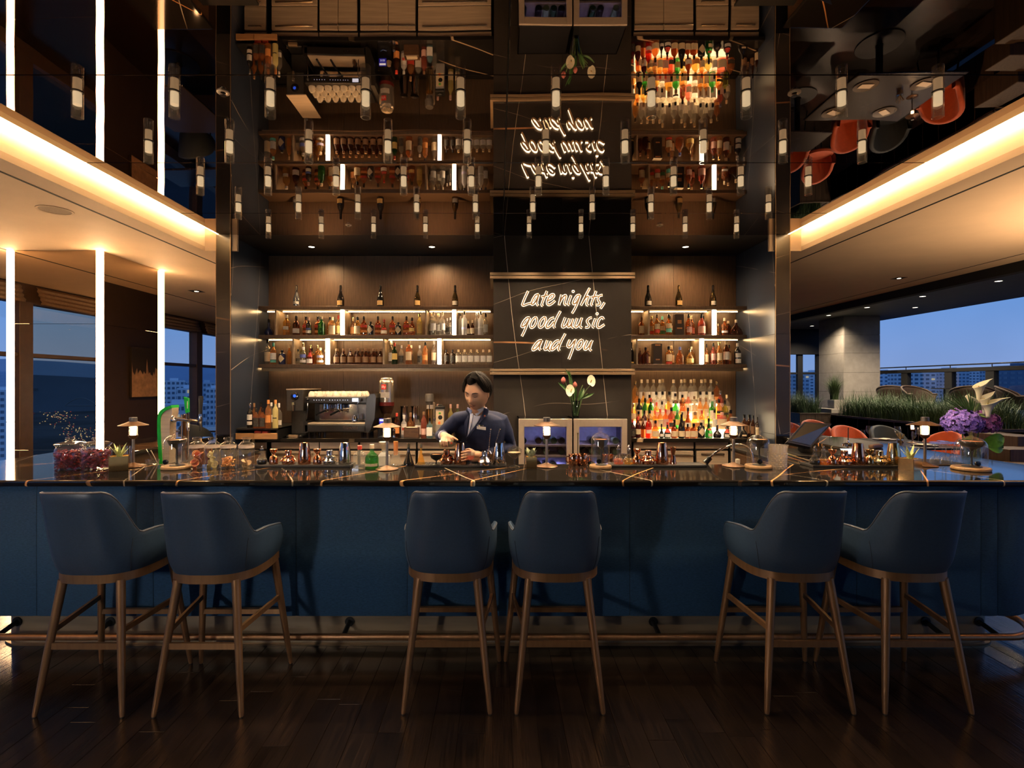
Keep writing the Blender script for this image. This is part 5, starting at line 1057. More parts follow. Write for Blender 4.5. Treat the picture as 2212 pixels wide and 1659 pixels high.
text_mesh('emblem', 'Cimbali', .055, m_steel2, es, Matrix.Translation(((757-731)*k, -.002, (948-925)*k)) @ Matrix.Rotation(PI/2, 4, 'X') @ Matrix.Shear('XZ', 4, (.0, 0)) if 0 else Matrix.Translation(((757-731)*k, -.002, (948-925)*k)) @ Matrix.Rotation(PI/2, 4, 'X'))
for px in (664, 676, 780, 786):
    MB().cyl(((px-731)*k, .06, 0), ((px-731)*k, .06, (948-934)*k), .016).obj('foot', m_blackg, es); MB().cyl(((px-731)*k, .40, 0), ((px-731)*k, .40, (948-934)*k), .016).obj('foot', m_blackg, es)
cupme = None; n = 0
for r in range(3):
    for c in range(7):
        px = 667+17.5*c+r*2
        if px > 786: continue
        t = thing('coffee_cup', 'upturned white cup on the espresso machine, %s row, %s from the left' % (('front', 'middle', 'back')[r], ORD[c]), 'cup', (X(731, 5.9)+(px-731)*k, 6.0+.105*r, ZB+(948-858)*k+.001), random.random()*6, 'cups on the espresso machine')
        if cupme is None:
            cupme = MB().lathe([(.042, 0), (.041, .012), (.036, .035), (.026, .054), (.020, .058), (.020, .062), (.016, .062), (.016, .059), (.001, .059)], 20).mesh('bowl', m_porc, True)
            hme = MB().tube(spline([(.036, 0, .036), (.054, 0, .034), (.056, 0, .020), (.042, 0, .010)], 4), .004, 6).mesh('handle', m_porc, True)
        for nm, me in (('bowl', cupme), ('handle', hme)):
            o = bpy.data.objects.new(nm, me); COL.objects.link(o); o.parent = t
wd_ = thing('water_dispenser', 'grey bean-to-cup dispenser with a round blue dial left of the espresso machine', 'dispenser', (X(637, 6.0), 6.0, ZB)); k = 6.0/F
m_disp = pm('dispenser_grey', (.06, .055, .05), .3, .5)
MB().rbox(-17*k, 17*k, .12, .50, 5*k, 58*k, .01, 2).obj('column', m_disp, wd_, False)
MB().rbox(-18.5*k, 18.5*k, 0, .52, 57*k, 103*k, .008, 2).obj('head', m_disp, wd_, False)
MB().rbox(-19*k, 24*k, -.002, .52, 103*k, 105*k, .002, 1).obj('lid', m_steel, wd_, False)
M = Matrix.Rotation(PI/2, 3, 'X')
MB().lathe([(.001, 0), (8.5*k, 0), (8.5*k, .006), (7*k, .009), (.001, .009)], 26, (0, -.001, 89*k), M=M).obj('dial', m_blackg, wd_)
MB().lathe([(.001, .010), (3.2*k, .010)], 20, (.0, -.001, 90*k), M=M).obj('dial_screen', em('blue_dial', (.03, .10, .9), 1.6), wd_)
MB().cyl((-2*k, -.02, 58*k), (-2*k, -.02, 70*k), .012, .016).rbox(-5*k, 1*k, -.03, .01, 70*k, 77*k, .004, 1).obj('spout', m_steel2, wd_)
MB().rbox(-17*k, 17*k, -.02, .42, 0, 5*k, .006, 1).obj('foot', m_black, wd_, False); MB().rbox(-10*k, 10*k, -.06, -.022, .001, 7*k, .004, 1).obj('drip_cup', m_champ, wd_, False)
gr_ = thing('coffee_grinder', 'black coffee grinder with a tall metal bean hopper printed with a red square logo', 'grinder', (X(830.5, 6.0), 6.0, ZB))
MB().rbox(-15*k, 14*k, 0, .26, .0, 42*k, .012, 2).obj('body', m_blackg, gr_, False)
MB().rbox(-12*k, 11*k, -.10, .02, 0, 3*k, .008, 1).obj('tray', m_blackg, gr_, False)
bd_ = MB().rbox(-11*k, 4.5*k, -.004, .002, 25*k, 41*k, .001, 1).obj('display', em('grinder_display', (.04, .03, .45), .9), gr_, False)
MB().box(-10*k, 3.5*k, -.006, -.004, 35.5*k, 39.5*k).obj('display_bar', em('display_bar', (.95, .92, 1.0), 1.3), bd_, False)
text_mesh('digits', '2125', 5.2*k, em('digit_glow', (.6, .65, 1.0), 2.0), bd_, Matrix.Translation((-3.2*k, -.0065, 29.5*k)) @ Matrix.Rotation(PI/2, 4, 'X'))
hp = MB().lathe([(7.5*k, 42*k), (8.5*k, 47*k), (12*k, 52*k), (15*k, 60*k), (16.2*k, 68*k)], 26, (0, .12, 0)).obj('hopper_glass', thin('hopper_glass', (.88, .82, .76)), gr_)
MB().lathe([(.001, 50*k), (10*k, 51*k), (13*k, 58*k), (15*k, 67*k), (.001, 67.5*k)], 20, (0, .12, 0)).obj('beans', pm('coffee_beans', (.035, .014, .006), .4, 0, .5, 60), gr_)
MB().lathe([(16.4*k, 68*k), (16.4*k, 76*k)], 26, (0, .12, 0)).obj('red_band', pm('dark_red_band', (.09, .008, .006), .4), gr_)
MB().lathe([(16.2*k, 76*k), (16.2*k, 118*k), (15*k, 123*k), (12.5*k, 125*k), (12.5*k, 126*k), (13*k, 127*k), (12*k, 129*k), (.001, 130*k)], 30, (0, .12, 0)).obj('metal_can', pm('can_metal', (.60, .52, .42), .25, .9, .04), gr_)
lg = MB().lathe([(16.5*k, 104*k), (16.5*k, 115*k)], 8, (0, .12, 0), a0=-PI/2-.55, a1=-PI/2+.15).obj('logo', pm('logo_red', (.62, .03, .02), .5, 0, 0), gr_)
text_mesh('logo_text', 'illy', 8*k, pm('logo_white', (.85, .82, .78), .5), lg, Matrix.Translation((-3.3*k, .12-16.62*k, 109.5*k)) @ Matrix.Rotation(PI/2, 4, 'X'))
MB().lathe([(16.4*k, 86*k), (16.4*k, 98*k)], 8, (0, .12, 0), a0=-PI/2-.7, a1=-PI/2+.6).obj('small_print', LM('s') if 0 else pm('can_print', (.40, .36, .32), .5, .3, .3, 160, stretch=(.2, .2, 3)), gr_)
MB().tube([(11*k, -.02, 43*k), (11*k, -.02, 34*k)], [.022, .03], 12).obj('bean_chute', m_champ, gr_)
MB().tube([(-6*k, -.04, 15*k), (0, -.06, 14.5*k), (6*k, -.04, 15*k)], .005, 8).obj('fork', m_chrome, gr_)
wbx = thing('wooden_box', 'dark wooden open box of lids on the back counter in front of the pitchers', 'box', (X(890, 5.98), 5.98, ZB)); k = 5.98/F
MB().rbox(-18*k, 14*k, 0, .012, 0, 22*k, .002, 1).rbox(-18*k, 14*k, .078, .09, 0, 22*k, .002, 1).rbox(-18*k, -16*k, .012, .078, 0, 22*k, .002, 1).rbox(12*k, 14*k, .012, .078, 0, 22*k, .002, 1).box(-17*k, 13*k, .01, .08, .001, .02).obj('case', m_walnut, wbx, False)
MB().rbox(-14*k, 10*k, .018, .072, .02, 22.5*k, .008, 2).obj('paper_stack', m_cream, wbx, False)
for i, (px, d) in enumerate(((872.8, 6.4), (896, 6.4))):
    k = d/F; t = thing('steel_pitcher', 'tall polished steel pitcher behind the rum bottles, %s one' % ('left', 'right')[i], 'pitcher', (X(px, d), d, ZB), PI/2, 'steel pitchers')
    MB().lathe([(.001, 0), (8.5*k, 0), (9.4*k, 4*k), (9.4*k, 40*k), (8*k, 56*k), (9.6*k, 61*k), (9*k, 61*k), (7.5*k, 56*k), (8.6*k, 40*k)], 26).obj('body', m_steel2, t)
    MB().tube(spline([(8*k, 0, 54*k), (14*k, 0, 50*k), (14*k, 0, 25*k), (9.2*k, 0, 20*k)], 5), .006, 8).obj('handle', m_steel2, t)
t = thing('drink_mixer', 'steel single spindle drink mixer with a tall cup', 'mixer', (X(927, 6.35), 6.35, ZB)); k = 6.35/F
MB().rbox(-11*k, 11*k, -.02, .2, 0, 6*k, .01, 2).obj('base', m_steel2, t, False); MB().rbox(-9.5*k, 9.5*k, .12, .18, 6*k, 70*k, .02, 3).obj('column', m_steel, t, False)
MB().lathe([(.001, 64*k), (7*k, 64*k), (7.6*k, 70*k), (9.5*k, 72*k), (9.5*k, 84*k), (8.5*k, 88*k), (.001, 88.5*k)], 26, (0, .03, 0)).obj('motor_head', pm('mixer_grey', (.22, .20, .18), .35, .6), t)
MB().lathe([(.001, 8*k), (6*k, 8*k), (8*k, 54*k), (8.4*k, 55*k)], 24, (0, .03, 0)).obj('cup', m_gold, t); MB().cyl((0, .03, 40*k), (0, .03, 66*k), .006).obj('spindle', m_chrome, t)
t = thing('juice_jug', 'square juice jug with black lid and printed orange label', 'jug', (X(950, 6.3), 6.3, ZB)); k = 6.3/F
MB().rbox(-9.5*k, 9.5*k, 0, .11, 0, 56*k, .012, 2).obj('body', LQ('frost'), t, False); MB().rbox(-10*k, 10*k, -.004, .114, 56*k, 62*k, .006, 1).ball((0, .055, 64*k), 6*k, .03, .012).obj('lid', m_black, t)
MB().box(-8*k, 8*k, -.0015, 0, 22*k, 52*k).obj('label', LM('c'), t, False); MB().ball((1*k, -.001, 38*k), 5*k, .002, 5*k).obj('emblem', m_black, t); MB().ball((0, -.001, 47*k), 3*k, .002, 2.5*k).obj('leaf_print', pm('leaf_print', (.10, .35, .05)), t); MB().ball((-1*k, -.001, 26*k), 3*k, .002, 3.5*k).obj('fruit_print', pm('fruit_print', (.75, .18, .05)), t)
t = thing('silver_bell_shaker', 'small round topped silver sugar shaker on a saucer', 'shaker', (X(851, 5.94), 5.94, ZB)); k = 5.98/F
MB().lathe([(.001, 0), (8*k, 1*k), (9*k, 2.4*k), (8.5*k, 2.6*k), (.001, 1.6*k)], 22).obj('saucer', m_chrome, t); MB().lathe([(3.4*k, 2*k), (3*k, 5*k), (2.8*k, 14*k), (3.4*k, 15*k), (3.3*k, 18*k), (2*k, 20*k), (.001, 20.5*k)], 18).obj('pot', m_chrome, t)
# flowers in the ribbed vase on the fridge
zf = Z(904, 5.28)
vs = thing('ribbed_vase', 'dark ribbed glass vase of flowers standing on the right wine fridge', 'vase', (X(1243.5, 5.45), 5.45, zf+.001)); k = 5.45/F
pr = [(.001, .003), (6.5*k, 0)]
for i in range(19): z = 1.5+i*1.95; pr.append(((7.2+2.6*(i/18)+(.9 if i % 2 else -.2))*k, z*k))
MB().lathe(pr, 28).obj('glass', thin('smoke_glass', (.32, .42, .42), ior=1.6), vs)
fl_ = thing('flower_bunch', 'anthuriums, protea buds and green leaves arranged in the dark ribbed vase', 'flowers', (X(1243.5, 5.45), 5.45, zf+.004))
def lp(px, py, y=0): return ((px-1243.5)*k, y, (901-py)*k)
m_leaf = pm('leaf_green', (.045, .11, .03), .4, 0, .25, 25); m_stem = pm('stem_green', (.10, .17, .05), .5)
def leaf(mb, a, b, w, bend=.02, n=7):
    a, b = Vector(a), Vector(b); d = b-a; sd = Vector((d.z, 0, -d.x)); sd = sd.normalized() if sd.length > 1e-6 else Vector((1, 0, 0)); rows = []
    for i in range(n+1):
        t = i/n; ww = w*math.sin(PI*min(1, t*.93+.05))**.8; c = a+d*t+Vector((0, -bend*math.sin(PI*t), 0)); rows.append([c-sd*ww, c+Vector((0, bend*.35, 0)), c+sd*ww])
    return mb.grid(rows)
for (x0, y0, x1, y1, yy) in ((1243, 880, 1220, 822, .0), (1243, 880, 1228, 805, .03), (1244, 880, 1242, 835, -.01), (1245, 880, 1258, 832, -.02), (1246, 878, 1280, 826, .0), (1244, 880, 1232, 845, -.04), (1246, 880, 1270, 850, .03)):
    MB().tube(spline([lp(1243+(x1-1243)*.12, 898), lp((x0+x1)/2-2, (y0+y1)/2, yy*.5), lp(x1, y1, yy)], 4), .004, 7).obj('stem', m_stem, fl_)
for (a, b, w) in (((1238, 855), (1206, 826), .016), ((1236, 850), (1229, 800), .018), ((1252, 862), (1284, 849), .016), ((1240, 866), (1224, 845), .022), ((1248, 866), (1262, 838), .024), ((1244, 862), (1238, 828), .020), ((1236, 822), (1221, 797), .010)):
    leaf(MB(), lp(*a), lp(*b, .01), w, .03).obj('leaf', m_leaf, fl_)
for px, py, r in ((1217, 822, .024), (1242, 832, .022)): MB().lathe([(.001, -1.3), (.6, -1.0), (1, -.2), (.9, .5), (.5, 1.2), (.001, 1.6)], 16, lp(px, py), r*1.1).obj('protea_bud', pm('protea_pink', (.42, .12, .10), .6, 0, .4, 60), fl_)
for px, py, rot in ((1232, 846, .7), (1275, 826, -.4)):
    c = Vector(lp(px, py, -.03)); rows = []
    for i in range(8):
        f = i/7; row = []
        for j in range(17): a = 2*PI*j/16; r = .055*f*(1+.28*math.sin(a)-.22*max(0, -math.sin(a))**6); row.append(c+Vector((r*.8*math.cos(a+rot), -.012*f*f+.02*f*math.sin(a), r*1.15*math.sin(a+rot))))
        rows.append(row)
    s_ = MB().grid(rows).obj('anthurium', pm('anthurium_white', (.75, .70, .52), .35), fl_); MB().tube([c, c+Vector((.006, -.03, .028))], [.006, .004], 8).obj('spadix', pm('spadix', (.7, .45, .2)), s_)
# ================================================================ ITEMS ON THE FRONT BAR (pixel profiles scaled at their depth)
ZT = 1.1005
def item(name, px, py, label, cat, group=None, rz=0):
    p = on(px, py, 1.1); t = thing(name, label, cat, (p.x, p.y, ZT), rz, group); t['_'] = 0; del t['_']
    return t, p.y/F
# lamps
def make_lamp():
    t = thing('cordless_table_lamp', '', 'table lamp', (0, 0, 0), 0, 'cordless lamps on the bar'); k = 3.56/F
    m_lamp = pm('lamp_bronze', (.13, .068, .034), .36, .75); 
    MB().lathe([(.001, .0), (23*k, 0), (24*k, 1*k), (23*k, 2*k), (14*k, 4*k), (5*k, 7.5*k), (3*k, 9*k), (.001, 9.2*k)], 30).obj('base', m_lamp, t)
    MB().cyl((0, 0, 8*k), (0, 0, 62*k), 2.9*k, None, 14).obj('stem', pm('lamp_stem', (.35, .30, .26), .3, .9), t)
    MB().lathe([(2.9*k, 60*k), (6*k, 62*k), (9*k, 66*k), (9.2*k, 69*k), (.001, 69*k)], 22).obj('collar', m_lamp, t)
    MB().lathe([(.001, 69.2*k), (5.2*k, 69.2*k), (5.2*k, 88*k), (.001, 88*k)], 20).obj('glow_core', m_lampglow, t)
    MB().lathe([(8.2*k, 69.2*k), (8.2*k, 89*k)], 24).obj('glass_tube', thin('ribbed_tube', (.95, .93, .9), .06, (1, .9, .75)), t)
    MB().lathe([(8.0*k, 88.5*k), (28*k, 89.5*k), (28.5*k, 90.5*k), (20*k, 93.5*k), (11*k, 97.5*k), (8.5*k, 98.5*k)], 34).obj('shade', m_lamp, t)
    MB().lathe([(8.5*k, 97*k), (7.6*k, 99*k), (7.6*k, 107*k), (7*k, 107.6*k), (.001, 107.6*k)], 22).obj('top_knob', pm('lamp_knob', (.12, .11, .105), .4, .8), t)
    return t
lm = make_lamp()
for i, (px, py, lb) in enumerate(((288, 1008, 'bronze cordless lamp right of the petal jars'), (836, 1014, 'bronze cordless lamp between the green bottle and the cruets'), (1181, 1008, 'bronze cordless lamp in front of the left wine fridge'), (1584.5, 1007, 'bronze cordless lamp by the arched tap'), (1998, 1006, 'bronze cordless lamp left of the purple hydrangeas'))):
    o = lm if i == 0 else dup(lm, (0, 0, 0)); p = on(px, py, 1.1); o.location = (p.x, p.y, ZT); o['label'] = lb+' on the bar'
# big petal jars
for i, (px, py) in enumerate(((151.5, 1012), (208, 1012))):
    t, k = item('petal_jar', px, py, 'glass jar of dried purple petals, %s of two at the left end of the bar' % ('left', 'right')[i], 'jar', 'petal jars')
    MB().lathe([(.001, 1.5*k), (22*k, .5*k), (26*k, 0), (27.8*k, 3*k), (27.8*k, 36*k), (26*k, 43*k), (23*k, 46*k), (24*k, 49*k)], 34).obj('glass', m_glass, t)
    MB().lathe([(24*k, 48*k), (27.8*k, 53*k), (27.8*k, 54.5*k), (18*k, 57.5*k), (5*k, 59*k), (3*k, 60.5*k), (8*k, 62.5*k), (8.5*k, 65*k), (6*k, 67.5*k), (.001, 68*k)], 34).obj('lid', m_glass, t)
    rnd = random.Random(i); bs = [MB(), MB(), MB()]
    for j in range(520):
        a = rnd.random()*6.28; r = 25.2*k*math.sqrt(rnd.random()); z = (2.5+rnd.random()*36)*k; c = Vector((r*math.cos(a), r*math.sin(a), z)); u = Vector((rnd.gauss(0, 1), rnd.gauss(0, 1), rnd.gauss(0, .6))).normalized()*.015; v_ = u.orthogonal().normalized()*.010
        bs[0 if rnd.random() < .6 else (1 if rnd.random() < .6 else 2)].add([c-u, c+v_+u*.1, c+u, c-v_+u*.1, c+u.cross(v_).normalized()*.003], [(0, 1, 4), (1, 2, 4), (2, 3, 4), (3, 0, 4)])
    for q, (b, cl_) in enumerate(zip(bs, ((.13, .014, .045), (.34, .022, .025), (.22, .035, .10)))): o = b.obj('petals', pm('petal_%d' % q, cl_, .5, 0, .3, 40), t, False); o['kind'] = 'stuff'
    bs = None
# little gold pots with succulents
def pot(name, px, py, wpx, hpx, rz, mat, label, spiky, lc):
    t, k = item(name, px, py, label, 'potted plant', None, rz); a = wpx*k/2/1.25
    m = MB(); m.rbox(-a, a, -a, -a+.004, 0, hpx*k, .001, 1); m.rbox(-a, a, a-.004, a, 0, hpx*k, .001, 1); m.rbox(-a, -a+.004, -a, a, 0, hpx*k, .001, 1); m.rbox(a-.004, a, -a, a, 0, hpx*k, .001, 1); m.box(-a, a, -a, a, 0, .004)
    m.obj('cube_pot', mat, t, False)
    MB().grid([[(-a*.92+a*1.84*i/8, -a*.92+a*1.84*j/8, hpx*k*.92+.006*math.sin(i*2.1)*math.cos(j*1.7)) for i in range(9)] for j in range(9)]).obj('gravel', pm('ochre_gravel', (.50, .30, .08), .8, 0, .5, 160), t, False)
    rnd = random.Random(int(px))
    for j in range(9 if spiky else 7):
        an = j*2.4; tilt = .25+.55*(j/9); L = (32 if spiky else 22)*k*(1-.25*j/9); d = Vector((math.cos(an)*tilt, math.sin(an)*tilt, 1)).normalized()*L; b = Vector((math.cos(an)*.006, math.sin(an)*.006, hpx*k*.92)); w_ = (4.5 if spiky else 7)*k; m = MB(); rows = []
        sd = Vector((-math.sin(an), math.cos(an), 0)); nn = d.cross(sd).normalized()
        for q in range(6):
            f = q/5; ww = w_*((1-f)**.7 if spiky else math.sin(PI*(.12+.85*f))**.8); c = b+d*f+Vector((math.cos(an), math.sin(an), 0))*L*.12*f*f; rows.append([c-sd*ww, c-nn*ww*.35, c+sd*ww, c+nn*ww*.18])
        m.grid(rows, True).obj('leaf', lc, t)
m_al = pm('aloe_leaf', (.42, .50, .20), .4, 0, .6, 140, stretch=(.3, .3, 2.0)); m_ha = pm('haworthia_leaf', (.30, .36, .22), .4, 0, .6, 120)
pot('succulent_pot', 258, 1015.5, 43, 31, .55, m_gold, 'gold cube pot with a striped spiky aloe beside the petal jars', True, m_al)
pot('succulent_pot', 1147, 1011, 29, 25, .05, m_gold, 'small gold cube pot with pale pointed succulents near the middle of the bar', False, m_ha)
pot('succulent_pot', 1966, 1014.5, 38, 25, .4, m_gold, 'gold cube pot with a spiky aloe left of the right lamp', True, m_al)
# small glasses with tools behind
t, k = item('pick_glass', 276, 1002, 'small cut glass full of cocktail picks behind the gold aloe pot', 'glass')
MB().lathe([(.001, 1*k), (7*k, 0), (8*k, 20*k), (7.6*k, 20*k), (6.6*k, 2*k)], 16).obj('glass', m_glass, t)
for j in range(8): a = j*.8; MB().tube([(4*k*math.cos(a), 4*k*math.sin(a), 3*k), (6.5*k*math.cos(a), 6.5*k*math.sin(a), 38*k)], 1*k, 6).obj('pick', m_steel2, t)
t, k = item('tool_glass', 329, 1003.5, 'low glass holding a peeler and tongs left of the tall dome', 'glass')
MB().lathe([(.001, 1*k), (12*k, 0), (13.5*k, 11*k), (12.5*k, 11*k), (11*k, 2*k)], 20).obj('glass', m_glass, t)
MB().tube([(5*k, 0, 3*k), (-14*k, 0, 33*k)], [2*k, 3.4*k], 8, True, .4).obj('tongs', m_chrome, t); MB().tube([(8*k, 4*k, 3*k), (-6*k, 4*k, 30*k)], [2*k, 2.6*k], 8, True, .4).obj('peeler', m_steel, t)
# domes over dark coupes
m_coupe = pm('coupe_black', (.007, .0065, .006), .35); m_foam = pm('amber_foam', (.42, .13, .035), .5)
def dome(px, py, R, Ht, label):
    t, k = item('glass_dome', px, py, label, 'glass dome', 'glass domes on wooden boards')
    MB().lathe([(.001, 0), (R*1.16*k, 0), (R*1.21*k, 1.5*k), (R*1.21*k, 5*k), (R*1.16*k, 6.5*k), (.001, 6.5*k)], 36).obj('board', m_wood, t)
    z0 = 6.7; pr = [(R*k, z0*k), (R*k, (Ht-R*.85)*k)]+[(R*math.cos(a)*k, (Ht-R*.85+R*.8*math.sin(a))*k) for a in (.3, .6, .9, 1.2, 1.4)]+[(2.5*k, Ht*k), (4.5*k, (Ht+3)*k), (6*k, (Ht+6)*k), (4.5*k, (Ht+9)*k), (.001, (Ht+10)*k)]
    MB().lathe(pr, 36).obj('dome', m_glass, t)
    c = thing('black_coupe', 'black coupe with amber drink under the dome, %s' % label.split(',')[-1].strip(), 'cocktail glass', (t.location.x+2*k, t.location.y, ZT+6.8*k), 0, 'black coupes')
    w_ = R*.78
    MB().lathe([(.001, 0), (w_*.80*k, .4*k), (w_*.78*k, 1.2*k), (4*k, 3*k), (1.7*k, 6*k), (1.6*k, 34*k), (5*k, 38*k), (w_*.8*k, 44*k), (w_*k, 53*k), (w_*1.0*k, 56*k), (w_*.95*k, 56*k), (w_*.92*k, 52*k)], 30).obj('glass', m_coupe, c)
    MB().lathe([(.001, 54.5*k), (w_*.94*k, 54.5*k)], 28).obj('drink', m_foam, c)
    b = thing('smoke_plug', 'black round plug low on the glass dome, %s' % label.split(',')[-1].strip(), 'plug', (t.location.x-R*.35*k, t.location.y-R*.95*k, ZT+17*k), 0, 'dome plugs')
    b.parent = t; b.location = (-R*.35*k, -R*.95*k, 17*k)
    for q in ('label', 'category', 'group'): del b[q]
    MB().lathe([(.001, -2*k), (5*k, -2*k), (5.4*k, 0), (5*k, 2*k), (2.5*k, 2.6*k), (.001, 2.4*k)], 18, M=Matrix.Rotation(PI/2, 3, 'X')).obj('cap', m_blackg, b)
    return t
dome(380.5, 1012, 23.8, 75, 'glass dome on a round wooden board, left one by the beer taps')
dome(1297, 1011, 19.5, 78, 'glass dome on a round wooden board, one in front of the right fridge')
dome(1638, 1011, 22.5, 73, 'glass dome on a round wooden board, one beside the crystal glass')
dome(2097, 1015, 28, 74, 'glass dome on a round wooden board, one under the hydrangeas')
# jars of dried fruit
for i, (px, kind) in enumerate(((426, 0), (459.5, 1), (493.2, 2), (532, 3))):
    t, k = item('dried_fruit_jar', px, 1011, ('clear jar of dried blood orange wheels', 'clear jar of dried pale lime chips', 'clear jar of orange peel shreds', 'clear jar of dried lemon slices')[i]+', %s from the left of four' % ORD[i], 'jar', 'dried fruit jars')
    MB().lathe([(.001, 1.5*k), (13*k, .6*k), (15.5*k, 0), (16.5*k, 2*k), (16.5*k, 40*k), (15*k, 43*k), (15.5*k, 45*k)], 28).obj('glass', m_glass, t)
    MB().lathe([(15.8*k, 44*k), (15.8*k, 49*k)], 26).obj('seal', pm('jar_seal', (.65, .52, .42), .5), t)
    MB().lathe([(16.5*k, 49*k), (16.5*k, 51*k), (10*k, 56*k), (6*k, 58*k), (7*k, 60*k), (9*k, 63*k), (8*k, 66*k), (.001, 67*k)], 26).obj('lid', m_glass, t)
    rnd = random.Random(i); m1, m2 = MB(), MB()
    for j in range((9, 14, 60, 6)[kind]):
        z = (3+rnd.random()*(30, 30, 20, 12)[kind])*k; a = rnd.random()*6.28; r = rnd.random()*(7, 8, 12, 5)[kind]*k; c = Vector((r*math.cos(a), r*math.sin(a), z)); M = Matrix.Rotation(rnd.gauss(0, .9)+PI/2, 3, 'X') @ Matrix.Rotation(rnd.random()*3, 3, 'Y')
        if kind == 2: M2 = Matrix.Rotation(rnd.random()*6, 3, 'Z'); pts = [c+M2 @ Vector((q*3*k, math.sin(q*1.3)*2*k, math.cos(q)*1.5*k)) for q in (-1.5, -.7, 0, .7, 1.5)]; m1.tube(pts, 1.1*k, 5)
        else: R = (8.5, 6, 0, 7)[kind]*k; m1.lathe([(R*.84, -.5*k), (R, -.5*k), (R, .7*k), (R*.84, .7*k)], 14, c, M=M); m2.lathe([(.001, -.2*k), (R*.85, -.2*k), (R*.85, .4*k), (.001, .4*k)], 12, c, M=M)
    o = m1.obj('rind', pm('rind_%d' % i, ((.72, .30, .12), (.62, .52, .22), (.80, .34, .10), (.30, .17, .07))[i], .6, 0, .2, 80), t); o['kind'] = 'stuff'
    if m2.v: o = m2.obj('flesh', pm('flesh_%d' % i, ((.45, .07, .03), (.66, .52, .26), (0, 0, 0), (.38, .24, .11))[i], .5, 0, .3, 80), t); o['kind'] = 'stuff'
# bar mats
def mat_(px0, px1, py0, py1, label):
    a, b, c = on(px0, py1, 1.1), on(px1, py1, 1.1), on(px0, py0, 1.1); t = thing('bar_mat', label, 'bar mat', (0, 0, 0), 0, 'black bar mats'); h = .017
    MB().rbox(a.x, b.x, a.y, c.y, ZT, ZT+.010, .003, 1).obj('base', m_rubber, t, False)
    m = MB(); n = int((b.x-a.x)/.011)
    for j in range(n): x = a.x+.008+(b.x-a.x-.016)*(j+.5)/n; m.box(x-.003, x+.003, a.y+.008, c.y-.008, ZT+.010, ZT+h-.002)
    o = m.obj('nubs', m_rubber, t, False); o['kind'] = 'stuff'
    MB().rbox(a.x, b.x, a.y, a.y+.006, ZT+.008, ZT+h, .001, 1).rbox(a.x, b.x, c.y-.006, c.y, ZT+.008, ZT+h, .001, 1).rbox(a.x, a.x+.006, a.y, c.y, ZT+.008, ZT+h, .001, 1).rbox(b.x-.006, b.x, a.y, c.y, ZT+.008, ZT+h, .001, 1).obj('rim', m_rubber, t, False)
    return a.y
mat_(551, 756, 1003.5, 1010.5, 'black rubber bar mat under copper tools, left one'); mat_(896, 1094, 1003.5, 1010.5, 'black rubber bar mat in front of the bartender'); mat_(1322, 1528, 1003.5, 1010.5, 'black rubber bar mat under copper tools by the right fridge'); mat_(1757, 1945, 1003, 1011, 'black rubber bar mat under copper and gold tools, right one')
ZM = ZT+.0155
def tool(name, px, label, cat, prof, mat, group, y=3.625, seg=26, extra=None):
    k = y/F; t = thing(name, label, cat, (X(px, y), y, ZM), 0, group); 
    for nm, pr, mt in [('body', prof, mat)]+(extra or []): MB().lathe([(max(r*k, .0004), z*k) for r, z in pr], seg).obj(nm, mt, t)
    return t
SHK = [(0, 1), (13.2, 0), (13.6, 1), (13.2, 15), (13.0, 19), (9.6, 44), (9.2, 46), (8.6, 46), (0, 44.5)]
COB = [(0, .5), (13, 0), (13.2, 5), (16.5, 6.5), (16.5, 8), (12.5, 13), (12.5, 16), (7, 19), (6.8, 20), (6.8, 29), (6, 30), (0, 30)]
JIG = [(0, .5), (9, 0), (9.3, 1), (8.8, 10), (6.5, 16), (2.6, 19.5), (2.3, 21), (3.5, 23), (7, 27), (8.3, 32), (7.6, 32), (0, 25)]
JIG2 = [(0, .5), (7.2, 0), (7.2, 1), (4.2, 17), (3.6, 19), (4.0, 21), (6.8, 36), (6.2, 36), (0, 24)]
CRU = [(0, .5), (9.5, 0), (10.5, 3), (11, 8), (9, 12.5), (5, 17), (3.8, 21), (3.6, 31), (4.4, 33)]
STO = [(0, 30), (4.2, 31), (4.2, 33.5), (1.6, 34.5), (2.2, 37), (1.4, 40), (0, 41)]
def CL(h): return [(0, 1), (9, .6), (10, 3), (10.4, 7), (9, 10.5), (h, 12), (0, 12)]
def cruet(px, liq, label): tool('bitters_cruet', px, label, 'bottle', CRU, m_glass, 'bitters cruets', extra=[('liquid', CL(6), LQ(liq)), ('stopper', STO, m_chrome)])
G_ = 'cocktail shaker tins on the bar'
cruet(566, 'black', 'faceted cruet of black bitters at the left end of the left mat')
tool('jigger', 591, 'copper bell jigger beside the black bitters', 'jigger', JIG, m_copper, 'bell jiggers'); tool('cobbler_top', 623, 'copper shaker top on the left mat', 'shaker top', COB, m_copper, 'shaker tops')
tool('shaker_tin', 658, 'copper shaker tin on the left mat', 'shaker', SHK, m_copper, G_); tool('jigger', 685.5, 'copper bell jigger right of the copper tin on the left mat', 'jigger', JIG, m_copper, 'bell jiggers')
tool('cobbler_top', 712, 'steel shaker top on the left mat', 'shaker top', COB, m_steel2, 'shaker tops'); tool('shaker_tin', 745, 'steel shaker tin at the right end of the left mat', 'shaker', SHK, m_steel2, G_)
tool('cobbler_top', 965, 'copper shaker top left of the tin the bartender fills', 'shaker top', COB, m_copper, 'shaker tops', 3.65); tool('shaker_tin', 994.5, 'copper shaker tin the bartender pours into', 'shaker', SHK, m_copper, G_)
tool('cobbler_top', 1047, 'steel shaker top in front of the bartender', 'shaker top', COB, m_steel2, 'shaker tops', 3.585); tool('shaker_tin', 1078, 'steel shaker tin right of the bar spoons', 'shaker', SHK, m_steel2, G_)
